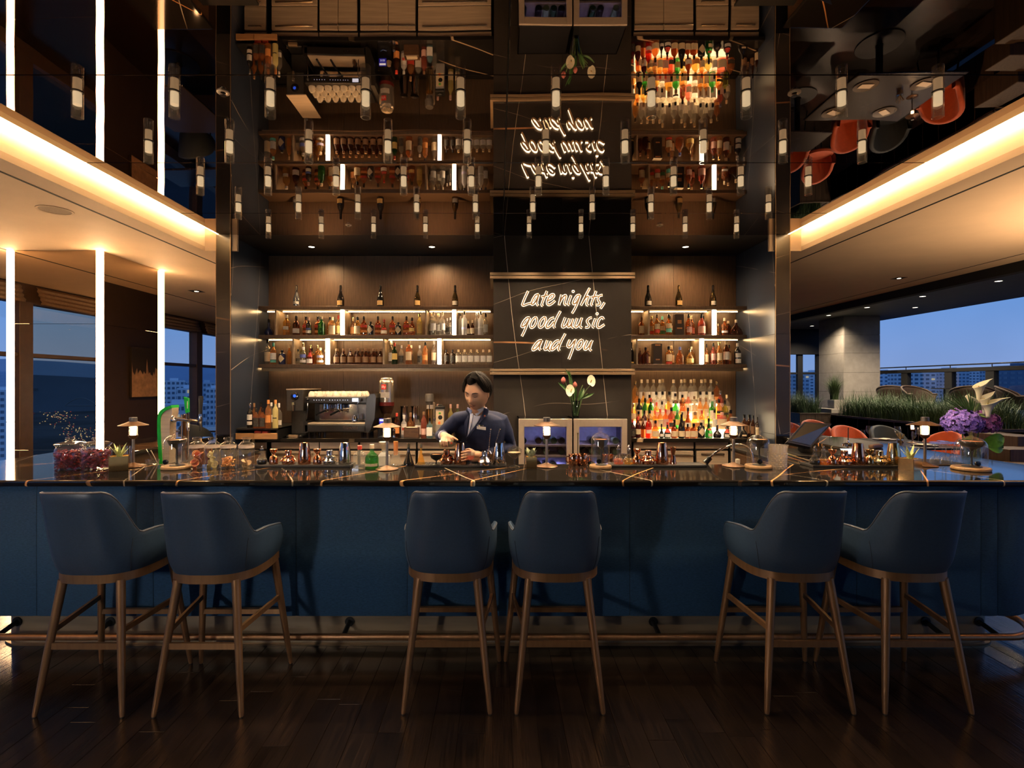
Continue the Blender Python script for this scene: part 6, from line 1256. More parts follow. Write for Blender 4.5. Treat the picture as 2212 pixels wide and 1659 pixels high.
cruet(1336, 'pink', 'cruet of pink bitters by the right fridge'); cruet(1358, 'gold', 'cruet of golden bitters by the right fridge')
tool('jigger', 1376, 'copper bell jigger right of the golden cruet', 'jigger', JIG, m_copper, 'bell jiggers'); tool('cobbler_top', 1400, 'copper shaker top on the mat right of the fridges', 'shaker top', COB, m_copper, 'shaker tops')
tool('shaker_tin', 1430, 'copper shaker tin on the mat right of the fridges', 'shaker', SHK, m_copper, G_); tool('jigger', 1454, 'tall slim copper hourglass jigger', 'jigger', JIG2, m_copper, 'bell jiggers')
cruet(1757.5, 'black', 'cruet of black bitters on the right mat') if 0 else None
t = tool('bitters_cruet', 1760, 'cruet of black bitters on the right mat', 'bottle', CRU, m_glass, 'bitters cruets', 3.60, extra=[('liquid', CL(6), LQ('black')), ('stopper', STO, m_chrome)])
tool('bitters_cruet', 1779, 'cruet of amber bitters on the right mat', 'bottle', CRU, m_glass, 'bitters cruets', 3.60, extra=[('liquid', CL(6), LQ('orange')), ('stopper', STO, m_chrome)])
tool('jigger', 1798, 'copper bell jigger on the right mat', 'jigger', JIG, m_copper, 'bell jiggers', 3.60); tool('cobbler_top', 1824, 'copper shaker top on the right mat', 'shaker top', COB, m_copper, 'shaker tops', 3.60); tool('shaker_tin', 1854, 'copper shaker tin on the right mat', 'shaker', SHK, m_copper, G_, 3.60)
tool('jigger', 1879, 'gold bell jigger on the right mat', 'jigger', JIG, m_gold, 'bell jiggers', 3.60); tool('cobbler_top', 1900, 'gold shaker top on the right mat', 'shaker top', COB, m_gold, 'shaker tops', 3.60); tool('shaker_tin', 1930.5, 'gold shaker tin on the right mat', 'shaker', SHK, m_gold, G_, 3.60)
# black coupe with a foamy drink on the middle mat
tool('black_coupe', 942.5, 'black coupe with a red brown drink on the middle mat', 'cocktail glass', [(0, 0), (8.5, .5), (8, 1.4), (2, 3), (1.3, 5), (1.6, 9), (5, 11), (11, 15), (13.4, 21), (13.4, 24), (12.6, 24), (12.2, 21)], m_coupe, 'black coupes', 3.575, extra=[('drink', [(0, 22.5), (12.7, 22.5)], m_foam)])
tool('small_glass', 1017, 'small stemmed glass with a pale drink beside the bartender\'s hand', 'glass', [(0, .5), (8, 0), (8, 1), (2, 2.5), (1.5, 8), (5, 11), (9, 20), (9.5, 27), (9, 27), (8.2, 20)], m_glass, 'small glasses on the mat', 3.58, extra=[('drink', [(0, 11), (5, 12), (8, 20), (0, 20)], LQ('pink'))])
t = thing('spoon_glass', 'gold rimmed glass holding two twisted bar spoons', 'glass', (X(1057, 3.68), 3.68, ZM), 0); k = 3.68/F
MB().lathe([(.0005, 1*k), (7*k, 0), (7.6*k, 18*k), (7.0*k, 18*k), (6.3*k, 2*k)], 18).obj('glass', m_gold, t)
for nm, (a, b) in (('left', ((-3*k, 0, 3*k), (3*k, 0, 72*k))), ('right', ((2*k, 0, 3*k), (23*k, .01, 72*k)))):
    a, b = Vector(a), Vector(b); pts = []; rad = []
    for q in range(41): f = q/40; pts.append(a.lerp(b, f)); rad.append((1.0+.35*math.sin(q*2.2))*k)
    s = thing('bar_spoon', 'twisted steel bar spoon leaning in the gold glass, %s one' % nm, 'bar spoon', t.location, 0, 'bar spoons'); MB().tube(pts, rad, 7).obj('shaft', m_steel2, s); MB().ball(b, 1.9*k, None, None, 10, 7).obj('knob', m_steel2, s)
# bottles standing on the bar between the mats
def barb(px, py, h, wd, kind, liq, lab, cap, label): p = on(px, py, 1.1); bottle(px, p.y, ZT, h, wd, kind, liq, lab, cap, label, 'bottles standing on the bar')
barb(777, 1011, 49, 26, 'square', 'clear', [], 'r', 'clear square gin bottle with a red cap on the bar'); barb(803.5, 1010, 50, 29, 'squat', 'green', L1('c', .08, .20), 'c', 'round green liqueur bottle with white neck label on the bar')
t, k = item('crystal_decanter', 829.5, 1004.5, 'diamond cut crystal cruet with a grey funnel top behind the lamp', 'decanter')
MB().lathe([(.001, 1*k), (12*k, 0), (13*k, 3*k), (13*k, 20*k), (8*k, 26*k), (4.5*k, 28*k), (4.5*k, 36*k)], 18, p=2.6).obj('body', LQ('frost'), t, True, 20); MB().lathe([(5*k, 32*k), (5*k, 37*k), (10.5*k, 46*k), (10.5*k, 50*k), (9.5*k, 50*k), (.001, 42*k)], 20).obj('funnel', m_steel, t)
barb(855, 1004, 53, 30, 'cone', 'clear', [], None, 'low conical clear cruet with a tall copper neck'); MB().cyl((0, 0, .07), (0, 0, .168), .016, .0165, 16).obj('copper_neck', pm('copper_wrap', (.55, .20, .06), .35, .4), bpy.data.objects[[o.name for o in bpy.data.objects if o.get('label', '').startswith('low conical')][0]])
barb(882.5, 1005, 47, 25, 'cone', 'black', [], 'au', 'black conical bottle with a gold topped stopper'); barb(909.5, 1007, 48, 20, 'cone', 'gold', [], 'au', 'small golden conical whisky bottle with black neck')
# lidded candy coupe, mugs
t, k = item('lidded_coupe', 1111.5, 1009, 'clear ribbed lidded bonbon coupe right of the bartender', 'glass')
MB().lathe([(.001, 0), (12*k, .5*k), (11*k, 1.5*k), (2.5*k, 4*k), (1.8*k, 7*k), (2*k, 17*k), (8*k, 22*k), (14*k, 27*k), (15.5*k, 34*k), (15*k, 36*k)], 30).obj('bowl', m_glass, t); MB().lathe([(.001, 25*k), (11*k, 27*k), (14.5*k, 32*k), (.001, 33*k)], 20).obj('sweets', pm('pale_sweets', (.30, .22, .12), .7, 0, .5, 120), t)
MB().lathe([(15.5*k, 36.5*k), (16*k, 38*k), (9*k, 43*k), (3*k, 46*k), (2*k, 48*k), (2.6*k, 51*k), (2.2*k, 55*k), (.001, 55.5*k)], 30).obj('lid', m_glass, t)
for i, (px, py) in enumerate(((1239, 1005), (1258, 1004.5))):
    t, k = item('copper_mug', px, py, 'hammered copper mug left of the glass dome, %s of two' % ('left', 'right')[i], 'mug', 'copper mugs')
    MB().lathe([(.001, 1*k), (9.5*k, 0), (10.8*k, 2*k), (11*k, 23*k), (10.4*k, 24*k), (9.8*k, 23*k), (9.8*k, 3*k), (.001, 2*k)], 28).obj('body', m_copper, t)
    sg = -1 if i == 0 else 1; MB().tube(spline([(sg*10.5*k, 0, 19*k), (sg*15*k, 0, 18*k), (sg*15*k, 0, 8*k), (sg*10.5*k, 0, 6*k)], 4), 1.2*k, 7).obj('handle', m_copper, t)
t, k = item('brass_straw', 1249, 1005, 'thin brass muddler rod standing in the copper mug', 'bar tool'); t.location.z = ZT+.012; t.location.x = X(1249.2, t.location.y)-.004
MB().tube([(0, 0, 0), (0, 0, 62*k), (0, 0, 66*k)], [1.3*k, 1.3*k, 1.8*k], 8).obj('rod', m_gold, t)
for i, (px, py, w_) in enumerate(((1306, 1000, 9), (1318, 1000, 7), (1346, 999, 9))):
    t, k = item('copper_cup', px, py, 'small %s behind the bar mat right of the dome, %s from the left' % ('copper shot cup' if i < 2 else 'round metal caddy', ORD[i]), 'cup', 'small metal cups')
    MB().lathe([(.001, 1*k), (w_*.8*k, 0), (w_*k, 18*k), (w_*.9*k, 18*k), (w_*.7*k, 2*k)], 20).obj('body', m_copper if i < 2 else m_steel2, t)
# tap, white tub, crystal mixing glass
t, k = item('bar_tap', 1626, 1003, 'arched chrome bar tap bending to the left over the sink', 'tap')
pts = [((x-1626)*k, 0, (1003-y)*k) for x, y in ((1626, 1003), (1625, 985), (1618, 970), (1603, 961), (1585, 961), (1565, 967), (1545, 978), (1534, 989))]
MB().tube(spline(pts, 5), 2.4*k, 12).obj('spout', m_chrome, t); MB().cyl(pts[-1], ((1523-1626)*k, 0, (1003-1000)*k), 5.5*k, 6.5*k, 14).obj('aerator', m_blackg, t); MB().lathe([(5*k, 0), (5*k, 2*k), (3*k, 3*k)], 16).obj('flange', m_chrome, t)
MB().cyl(((1534-1626)*k, 0, (1003-988)*k), ((1530-1626)*k, 0, (1003-993)*k), 5*k, 5*k, 14).obj('collar', m_chrome, t)
t, k = item('white_tub', 1593.5, 1003, 'small white lidded tub beside the lamp stem', 'tub'); MB().lathe([(.001, 0), (4.6*k, 0), (5*k, 7*k), (5*k, 8*k), (.001, 8*k)], 16).obj('body', m_porc, t); MB().lathe([(4.7*k, 8*k), (4.7*k, 11*k), (.001, 12*k)], 16).obj('lid', m_porc, t)
t, k = item('crystal_mixing_glass', 1680, 1011, 'cut crystal mixing glass with a pouring lip', 'mixing glass')
rows = []
for j in range(23):
    z = j/22*50*k; row = []
    for i in range(48):
        a = 2*PI*i/48; r = (17.5+1.6*(j/22))*k
        if j < 15: r += (1.3 if (i+j) % 4 < 2 else -.6)*k*(1 if (i-j) % 4 < 2 else .2)
        if j > 19: r += max(0, math.cos(a))**8*3.5*k*(j-19)/3
        row.append((r*math.cos(a), r*math.sin(a), z))
    rows.append(row)
inn_ = [[(16*k*math.cos(2*PI*i/48), 16*k*math.sin(2*PI*i/48), max(3*k, z))for i in range(48)] for z in (50*k, 25*k, 4*k)]
MB().grid(rows+inn_, True).lathe([(.001, 3*k), (16*k, 4*k)], 48).lathe([(17.5*k, 0), (.001, 0)], 48).obj('body', thin('cut_glass', (.84, .80, .75), .26, (.9, .82, .72), 1.0, 2.2, .03), t, True, 12)
# ================================================================ INNER STATIONS, TAPS, TILL
def station(x0, x1, y0, y1, z, label):
    t = thing('service_cabinet', label, 'cabinet', (0, 0, 0))
    MB().rbox(x0, x1, y0, y1, .06, z-.03, .003, 1).obj('body', m_walnut, t, False); MB().rbox(x0-.01, x1+.01, y0-.01, y1+.01, z-.03, z, .004, 1).obj('top', m_black, t, False)
    MB().box(x0+.03, x1-.03, y0+.03, y1-.03, 0, .06).obj('toe_kick', m_black, t, False)
    xi = x0 if x0 > 0 else x1
    for k in range(3):
        a, b = y0+(y1-y0)*k/3, y0+(y1-y0)*(k+1)/3
        d = MB().rbox(*sorted((xi, xi-.014*(1 if x0 > 0 else -1))), a+.004, b-.004, .08, z-.05, .002, 1).obj('door', m_walnut, t, False)
        MB().rbox(*sorted((xi-.014*(1 if x0 > 0 else -1), xi-.026*(1 if x0 > 0 else -1))), a+.03, a+.045, z-.25, z-.10, .002, 1).obj('handle', m_bronze, d, False)
station(2.52, 3.14, 4.05, 5.45, 1.0, 'dark walnut service cabinet inside the right arm of the bar under the till'); station(-3.14, -2.56, 4.05, 5.45, .98, 'dark walnut service cabinet inside the left arm of the bar under the beer taps')
rs = thing('steel_rail_shelf', 'bright brushed steel bottle rail running along the inner right corner of the bar', 'rail shelf', (0, 0, 0))
for q in (0, 1, 2): MB().tube([on(1690, 977+6*q, 1.06), on(1764, 1000+6*q, 1.06)], .008, 8).obj('rail', m_steel2, rs)
# beer taps on the left
d = 4.55; k = d/F
def q_(px, py): return ((px-380)*k, (992-py)*k)
bt = thing('beer_font', 'curved chrome beer font with a bright green edge', 'beer tap', (X(380, d), d, .981))
edge = [(352, 992), (349, 940), (348.5, 900), (351, 884), (360, 874), (378, 867)]; inn2 = [(379, 873), (364, 880), (356.5, 889), (354.5, 902), (355.5, 940), (359, 992)]
sp1 = [tuple(v)[:2] for v in spline([(*q_(*p), 0) for p in edge], 4)]; sp2 = [tuple(v)[:2] for v in spline([(*q_(*p), 0) for p in inn2], 4)]
MB().prismy(sp1+sp2, -.055, .055).obj('green_edge', pm('tap_green', (.01, .30, .035), .25, coat=.4), bt, True, 30, True)
pp_ = [tuple(v)[:2] for v in spline([(*q_(*p), 0) for p in [(359, 992), (355.5, 940), (354.5, 902), (356.5, 889), (364, 880), (379, 873)]], 4)]
MB().prismy(pp_+[q_(379, 884), q_(374, 900), q_(372, 992)], -.045, .045).obj('chrome_body', m_steel, bt, True, 30, True)
tt = thing('tap_column', 'chrome tap column with one green and one black handle', 'beer tap', (X(400, d), d, .981))
def r_(px, py, y=0): return ((px-400)*k, y, (992-py)*k)
MB().lathe([(9*k, 0), (9*k, 2*k), (7.5*k, 3*k), (7.5*k, 100*k), (8*k, 101*k), (8*k, 105*k), (.001, 106*k)], 22).obj('column', m_chrome, tt)
MB().tube([r_(369, 897, -.02), r_(392, 897, -.02), r_(424, 901, -.02), r_(431, 902, -.02)], [4.5*k, 4.5*k, 3*k, 2*k], 12).obj('cross_pipe', m_chrome, tt); MB().ball(r_(374, 894, -.02), 5.5*k).obj('valve', m_chrome, tt); MB().ball(r_(382, 899, -.04), 6.5*k).obj('valve', m_chrome, tt)
MB().tube([r_(411, 905, -.03), r_(414, 912, -.05), r_(416, 922, -.06)], [3.5*k, 3*k, 2*k], 10).obj('spout', m_chrome, tt)
MB().prismy([q2 for q2 in (((404-400)*k, (992-849)*k), ((413.5-400)*k, (992-852)*k), ((414-400)*k, (992-882)*k), ((408-400)*k, (992-884)*k))], -.05, -.028).obj('green_handle', MATS['tap_green'], tt, False)
h_ = MB().box((411.6-400)*k, (413-400)*k, -.0515, -.05, (992-874)*k, (992-858)*k).obj('white_print', m_porc, tt, False)
MB().cyl(r_(411, 884, -.04), r_(411, 896, -.03), 2.4*k, 2.8*k, 12).obj('handle_stem', m_chrome, tt)
MB().tube([r_(437, 886, -.03), r_(438, 870, -.03), r_(438.5, 850, -.03), r_(438.5, 847.5, -.03)], [2.8*k, 3.6*k, 4.4*k, 4.2*k], 14).obj('black_handle', m_black, tt)
MB().tube([r_(437, 886, -.03), r_(437, 896, -.03), r_(436, 902, -.03)], [3*k, 4*k, 3.6*k], 12).obj('faucet', m_chrome, tt); MB().tube([r_(436, 902, -.03), r_(440, 908, -.05), r_(440, 922, -.05)], [3*k, 2.4*k, 1.8*k], 10).obj('black_spout', m_black, tt)
t = thing('copper_ice_bucket', 'hammered copper cup behind the dried fruit jars', 'cup', (X(443, 4.2), 4.2, .981)); k2 = 4.2/F
MB().lathe([(.001, 0), (12*k2, 0), (15*k2, 50*k2), (14*k2, 50*k2), (11*k2, 3*k2)], 24).obj('body', m_copper, t)
# till: tilted touch screen seen from behind the customer side
till = thing('till_terminal', 'black tilted touch screen till with warm reflections', 'till', (0, 0, 0))
A, B, C_, D_ = P(1738, 911, 4.86), P(1797, 915.5, 5.05), P(1752, 966, 4.66), P(1699, 955, 4.47)      # top left, top right, bottom right, bottom left
nrm = (B-A).cross(D_-A).normalized(); nrm = nrm if nrm.y > 0 else -nrm
def slab(cs, th, nm, mt, off=0):
    a = [c+nrm*off for c in cs]; b = [c+nrm*(off+th) for c in cs]
    return MB().add(a+b, [(0, 1, 2, 3), (7, 6, 5, 4), (0, 4, 5, 1), (1, 5, 6, 2), (2, 6, 7, 3), (3, 7, 4, 0)]).obj(nm, mt, till, False, 30, True)
cen = (A+B+C_+D_)/4
slab([A, B, C_, D_], .03, 'screen_housing', m_black)
slab([cen+(c-cen)*.88 for c in (A, B, C_, D_)], .001, 'screen', pm('screen_glass', (.03, .026, .020), .22, 0, 0, spec=.35), -.002)
slab([cen+(c-cen)*.5 for c in (A, B, C_, D_)], .06, 'back_box', m_black, .03)
MB().tube([cen+nrm*.05, cen+nrm*.10+Vector((.02, .02, -.08)), Vector((cen.x+.05, cen.y+.05, 1.03))], [.05, .045, .05], 12).obj('arm', m_black, till); MB().rbox(cen.x-.13, cen.x+.17, cen.y-.12, cen.y+.17, 1.001, 1.035, .01, 2).obj('foot', m_black, till, False)
m = MB()
for q in range(4): m.rbox(X(1712, 4.5), X(1741, 4.5), 4.45, 4.5, 1.002+.016*q, 1.012+.016*q, .002, 1)
m.obj('vent_fins', m_black, till, False)
pr_ = thing('receipt_printer', 'black receipt printer with a small lit display', 'printer', (2.99, 4.36, 1.001)); k = 4.8/F
MB().rbox(-.12, .13, -.05, .22, 0, .09, .012, 2).obj('body', m_black, pr_, False)
MB().add([(-.07, -.045, .092), (.06, -.045, .092), (.07, .045, .125), (-.05, .045, .125)], [(0, 1, 2, 3)]).obj('display', em('printer_display', (.75, .85, .95), 1.0), pr_, False)
pn = thing('pen_stand', 'black pen standing in a chrome desk holder beside the printer', 'pen', (X(1832, 4.9), 4.9, 1.1005)); MB().lathe([(.001, 0), (.05, 0), (.05, .008), (.012, .02), (.009, .045), (.001, .046)], 20).obj('holder', m_chrome, pn); MB().cyl((0, 0, .03), (.002, 0, .165), .0055, .004, 8).obj('pen', m_black, pn)
wl_ = thing('card_reader', 'brown leather wallet shaped card reader lying right of the printer', 'card reader', (X(1893, 4.35), 4.35, 1.101), .5); wl_.location = on(1892, 968, 1.101); MB().rbox(-.09, .09, -.022, .022, 0, .035, .01, 2).obj('body', pm('brown_leather', (.09, .045, .025), .5), wl_, False)
# upside down coupes on a tray
k = 3.7/F; tray = thing('glass_tray', 'black round edged tray carrying upturned coupe glasses', 'tray', (*on(2037, 1003, 1.1).xy, ZT)); MB().rbox(-.13, .16, -.05, .22, 0, .006, .003, 1).obj('plate', m_black, tray, False)
cpm = MB().lathe([(9*k*1.2, 0), (10.4*k, 1*k), (9*k, 7*k), (4*k, 12*k), (1.3*k, 15*k), (1.2*k, 38*k), (3*k, 41*k), (10.5*k, 42.5*k), (10.5*k, 43.3*k), (.001, 43.5*k)], 24).mesh('glass', m_glass, True)
for i, (px, dy) in enumerate(((2020, .0), (2043, .0), (2066, .0), (2020, .085), (2043, .085), (2066, .085), (2043, .165))):
    y = tray.location.y+dy; t = thing('upturned_coupe', 'clear coupe glass standing upside down on the tray by the vase, %s of seven' % ORD[i], 'coupe glass', (X(px, y), y, ZT+.0065), 0, 'upturned coupes'); t.location.x = min(max(t.location.x, tray.location.x-.10), tray.location.x+.14)
    o = bpy.data.objects.new('glass', cpm); COL.objects.link(o); o.parent = t
# vase of hydrangeas and callas
vp = on(2098, 1000, 1.1); vp.y += .0; k = vp.y/F
vz = thing('glass_vase', 'clear glass vase under purple hydrangeas at the right end of the bar', 'vase', (X(2098, 3.86), 3.86, ZT)); k = 3.86/F
MB().lathe([(.001, 1*k), (15*k, 0), (17*k, 2*k), (19*k, 45*k), (18.4*k, 45*k), (16*k, 4*k)], 28).obj('glass', m_glass, vz); MB().lathe([(.001, 3*k), (15.8*k, 3*k), (17.5*k, 30*k), (.001, 30*k)], 24).obj('water', thin('water', (.80, .88, .80)), vz)
fb = thing('hydrangea_bouquet', 'bouquet of purple hydrangeas with white calla lilies and green leaves', 'flowers', (X(2098, 3.86), 3.86, ZT+.012))
def hp_(px, py, y=0): return Vector(((px-2098)*k, y, (998-py)*k))
def hydrangea(c, rx, ry, rz_, cols, seed):
    rnd = random.Random(seed); ms = [MB() for _ in cols]
    for j in range(620):
        u = Vector((rnd.gauss(0, 1), rnd.gauss(0, 1), rnd.gauss(0, 1))).normalized()
        if u.z < -.65: continue
        p = c+Vector((u.x*rx, u.y*ry, u.z*rz_))*rnd.uniform(.90, 1.10); a = (u+Vector((rnd.gauss(0, .25), rnd.gauss(0, .25), rnd.gauss(0, .25)))).orthogonal().normalized(); b = u.cross(a).normalized(); s = rnd.uniform(.010, .015); m_ = ms[rnd.randrange(len(ms))]
        th = rnd.random()*6.28
        for q in range(4):
            an = th+q*PI/2; d1 = a*math.cos(an)+b*math.sin(an); d2 = -a*math.sin(an)+b*math.cos(an); up = u*s*.35
            m_.add([p, p+d1*s*.55+d2*s*.5+up*.6, p+d1*s*1.15+up, p+d1*s*.55-d2*s*.5+up*.6], [(0, 1, 2, 3)])
    core = MB().ball(c, rx*.84, ry*.84, rz_*.82, 18, 12).obj('hydrangea_head', pm('hydrangea_core', (.06, .03, .12), .7), fb)
    for m_, cl_ in zip(ms, cols): o = m_.obj('florets', cl_, core, False); o['kind'] = 'stuff'
pv = [pm('floret_%d' % i, c, .55, 0, .2, 60) for i, c in enumerate(((.24, .16, .72), (.34, .22, .80), (.16, .11, .58), (.27, .07, .32), (.19, .045, .27), (.34, .13, .52)))]
hydrangea(hp_(2073, 919, -.02), .125, .10, .092, pv[:3], 2); hydrangea(hp_(2131, 921, .03), .105, .09, .088, pv[3:], 3); hydrangea(hp_(2102, 912, .08), .10, .09, .08, pv[1:4], 4)
for a, b, w in (((2112, 960), (2150, 948), .052), ((2120, 965), (2148, 972), .045), ((2090, 958), (2062, 952), .045)): leaf(MB(), hp_(*a, -.04), hp_(*b, -.07), w, .03).obj('leaf', pm('hydrangea_leaf', (.07, .22, .035), .4, 0, .3, 30), fb)
for x0 in (2080, 2098, 2112): MB().tube(spline([hp_(2098+(x0-2098)*.4, 992), hp_(x0, 950), hp_(x0, 925)], 4), .006, 8).obj('stem', m_stem, fb)
rnd = random.Random(1)
for j in range(14): a = -1.0+j*.10; leaf(MB(), hp_(2088, 905, -.03), hp_(2088+math.sin(a)*62-8, 905-math.cos(a)*rnd.uniform(45, 62), -.03), .006, .01).obj('frond', m_leaf, fb)
m_calla = pm('calla_white', (.86, .85, .66), .4, 0, .08, 8)
def calla(base, throat, tip, W):
    base, throat, tip = Vector(base), Vector(throat), Vector(tip); MB().tube(spline([base, base.lerp(throat, .5)+Vector((.004, 0, 0)), throat], 5), [.0075]*11, 9).obj('calla_stem', pm('calla_stem', (.22, .36, .12), .4), fb)
    ax = (tip-throat); L = ax.length; dirx = Vector((1 if tip.x > throat.x else -1, 0, 0)); upv = Vector((0, 0, 1)); W = W*k
    H_ = tip.z-throat.z; rows = []
    for i in range(13):
        f = i/12; row = []
        for j in range(25):
            a = 2*PI*j/24; tipw = max(0, math.cos(a))**6*f**3; r = W*(.22+.30*f+.48*f**3)
            c = throat+upv*H_*(.92*f)+dirx*(W*.25*f*f)
            q = c+dirx*(r*math.cos(a))+Vector((0, r*.85*math.sin(a), 0))-upv*(H_*.30*f**2*(.5-.5*math.cos(a)))
            row.append(q.lerp(tip, tipw*.92))
        rows.append(row)
    o = MB().grid(rows).obj('calla_bloom', m_calla, fb); md = o.modifiers.new('t', 'SOLIDIFY'); md.thickness = .0018
    MB().tube([throat+upv*H_*.2, throat+upv*H_*.7], [.005, .0035], 8).obj('spadix', pm('calla_spadix', (.75, .55, .1), .5), o)
calla(hp_(2100, 900, 0), hp_(2109, 876, -.02), hp_(2138, 823, -.03), 14); calla(hp_(2106, 900, 0), hp_(2115, 900, -.04), hp_(2137, 850, -.05), 13); calla(hp_(2096, 900, 0), hp_(2098, 896, -.01), hp_(2089, 856, -.02), 11); calla(hp_(2110, 902, 0), hp_(2115, 906, -.07), hp_(2160, 863, -.09), 16)
# ================================================================ DINING TABLES
def wine_glass(t, s=1.0):
    MB().lathe([(.001, .001), (.036*s, .001), (.034*s, .003), (.005*s, .006), (.0038*s, .02), (.004*s, .10*s), (.02*s, .115*s), (.040*s, .15*s), (.043*s, .17*s), (.034*s, .225*s)], 24).obj('glass', m_glass, t)
m_table = pm('table_dark', (.02, .014, .010), .25)
def dining(cx, cy, z, Lx, Ly, label):
    t = thing('dining_table', label, 'table', (cx, cy, 0)); MB().rbox(-Lx/2, Lx/2, -Ly/2, Ly/2, z-.035, z, .012, 2).obj('top', m_table, t, False)
    MB().cyl((0, 0, .02), (0, 0, z-.03), .045, None, 16).lathe([(.001, .0), (.30, 0), (.30, .012), (.06, .03)], 28).obj('pedestal', m_black, t); return t
tz = .82; tx, ty = 5.62, 7.55
dining(tx, ty, tz, 1.5, 1.25, 'dark dining table set with plates beyond the right arm of the bar')
n = 0
for (dx, dy) in ((-.45, -.35), (.35, -.38), (-.45, .35), (.35, .36)):
    p_ = thing('place_plate', 'dark charger plate with folded cream napkin on the right dining table, %s setting' % ('near left', 'near right', 'far left', 'far right')[n], 'plate', (tx+dx, ty+dy, tz+.001), 0, 'plates on the right dining table')
    MB().lathe([(.001, 0), (.10, 0), (.155, .010), (.155, .013), (.10, .004), (.001, .004)], 32).obj('plate', pm('charger', (.10, .085, .07), .35), p_)
    q = thing('napkin', 'folded cream napkin on the %s plate of the right dining table' % ('near left', 'near right', 'far left', 'far right')[n], 'napkin', (tx+dx, ty+dy, tz+.0105), .2*n, 'napkins'); MB().rbox(-.09, .09, -.05, .05, 0, .012, .004, 1).obj('cloth', m_white, q, False); n += 1
for i, (px, dy, s) in enumerate(((1878, .12, 1.05), (1939, .02, 1.05), (1864, .2, .75), (1974, -.2, .75), (1984, .1, 1.0))):
    y = ty+dy; g = thing('wine_glass', '%s on the right dining table, %s from the left' % ('wine glass' if s > .8 else 'short water glass', ORD[(1, 2, 0, 3, 4)[i]]), 'glass', (X(px, y), y, tz+.001), 0, 'glasses on the right dining table'); wine_glass(g, s)
o = dup(lm, (X(1971, ty-.05), ty-.05, tz+.001), 0, 'bronze cordless lamp on the right dining table among wine glasses'); o.scale = (.9, .9, .9)
t = thing('table_flower_pot', 'small silver pot of dried flowers on the right dining table', 'plant pot', (X(1945, ty-.2), ty-.2, tz+.001)); MB().lathe([(.001, 0), (.035, 0), (.045, .06), (.04, .06), (.001, .05)], 18).obj('pot', m_chrome, t)
for j in range(12): a = j*2.4; MB().tube([(0, 0, .05), (.05*math.cos(a), .05*math.sin(a), .13+.01*(j % 4))], .0025, 5).obj('sprig', pm('dried_sprig', (.30, .22, .10), .8), t)
def tub_chair(label, mat):
    t = thing('tub_chair', label, 'chair', (0, 0, 0), 0, 'curved dining chairs'); n = 18; rows_o, rows_i = [], []
    for i in range(n+1):
        a = -.25+(PI+.5)*i/n; ht = .66+.30*max(0, math.sin(a))**.6; c, s_ = math.cos(a), math.sin(a)
        rows_o.append([(.30*c*f2, .28*s_*f2, z) for z, f2 in ((.40, .86), (.46, .98), (.7*ht+.1, 1.04), (ht-.02, 1.05), (ht, 1.02))]+[(.24*c*f2, .22*s_*f2, z) for z, f2 in ((ht, 1.06), (ht-.02, 1.02), (.5, .95), (.46, .9))])
    MB().grid(rows_o).obj('backrest', mat, t, True, 70); MB().lathe([(.001, .40), (.24, .40), (.26, .43), (.25, .475), (.001, .485)], 26).obj('seat', mat, t)
    for a in (.8, 2.3, 3.9, 5.4): MB().cyl((.20*math.cos(a), .2*math.sin(a), .41), (.25*math.cos(a), .25*math.sin(a), 0), .015, .011, 10).obj('leg', m_black, t)
    return t
m_or = pm('orange_velvet', (.42, .065, .014), .7, 0, .1, 20, sheen=.3); m_dk = pm('navy_velvet', (.015, .022, .03), .7, 0, .1, 20)
for (x, y, rz, mt, lb) in ((X(1840, 8.75), 8.75, 0, m_or, 'orange velvet tub chair at the far left side of the right dining table'), (X(1925, 8.75), 8.75, 0, m_dk, 'dark navy tub chair at the far right side of the right dining table'), (6.74, 7.84, -1.4, m_or, 'orange velvet tub chair at the end of the table by the planter'), (X(1712, 9.6), 9.6, 0, m_or, 'orange banquette chair just right of the wing wall'), (X(1768, 10.2), 10.2, 0, m_or, 'orange banquette chair behind the till screen')):
    c = tub_chair(lb, mt); c.location = (x, y, 0); c.rotation_euler = (0, 0, rz)
dining(X(1722, 8.95), 8.95, .80, .8, .7, 'small dark dining table beside the right wing wall')
for i, px in enumerate((1707.5, 1716)): g = thing('wine_glass', 'wine glass on the small table by the right wing wall, %s' % ('left one', 'right one')[i], 'glass', (X(px, 8.9), 8.9-.1*i, .801), 0, 'glasses by the wing wall'); wine_glass(g, .95)
# left room beyond the pier
dining(X(428, 10.6), 10.6, .76, 1.3, .9, 'dark dining table by the left windows behind the beer taps')
for i, (px, s) in enumerate(((424, 1), (435, 1), (448, .9))): g = thing('wine_glass', 'wine glass on the window table behind the taps, %s from the left' % ORD[i], 'glass', (X(px, 10.5), 10.5, .761), 0, 'glasses on the window table'); wine_glass(g, s)
c = tub_chair('dark tub chair with a rounded back by the left windows', m_dk); c.location = (X(440, 9.7), 9.5, 0); c.rotation_euler = (0, 0, PI)
dining(-5.0, 8.0, .75, 1.0, 1.4, 'dark dining table behind the mirrored pier')
pa = thing('abstract_painting', 'abstract painting, black above and pale brown below, seen in the pier mirror', 'painting', (-3.145, 8.35, 1.48), 0)
MB().box(-.03, 0, -.45, .55, 0, .78).obj('canvas', pm('paint_black', (.012, .009, .008), .7), pa, False)
m = MB(); rnd = random.Random(2); n_ = 44; vs = []
for i in range(n_+1): y = -.45+i/n_; vs += [(-.0315, y, 0), (-.0315, y, .33+.09*abs(rnd.gauss(0, 1)))]
m.add(vs, [(2*i, 2*i+2, 2*i+3, 2*i+1) for i in range(n_)]).obj('brush_field', pm('paint_tan', (.22, .14, .085), .7, 0, .3, 12), pa, False)
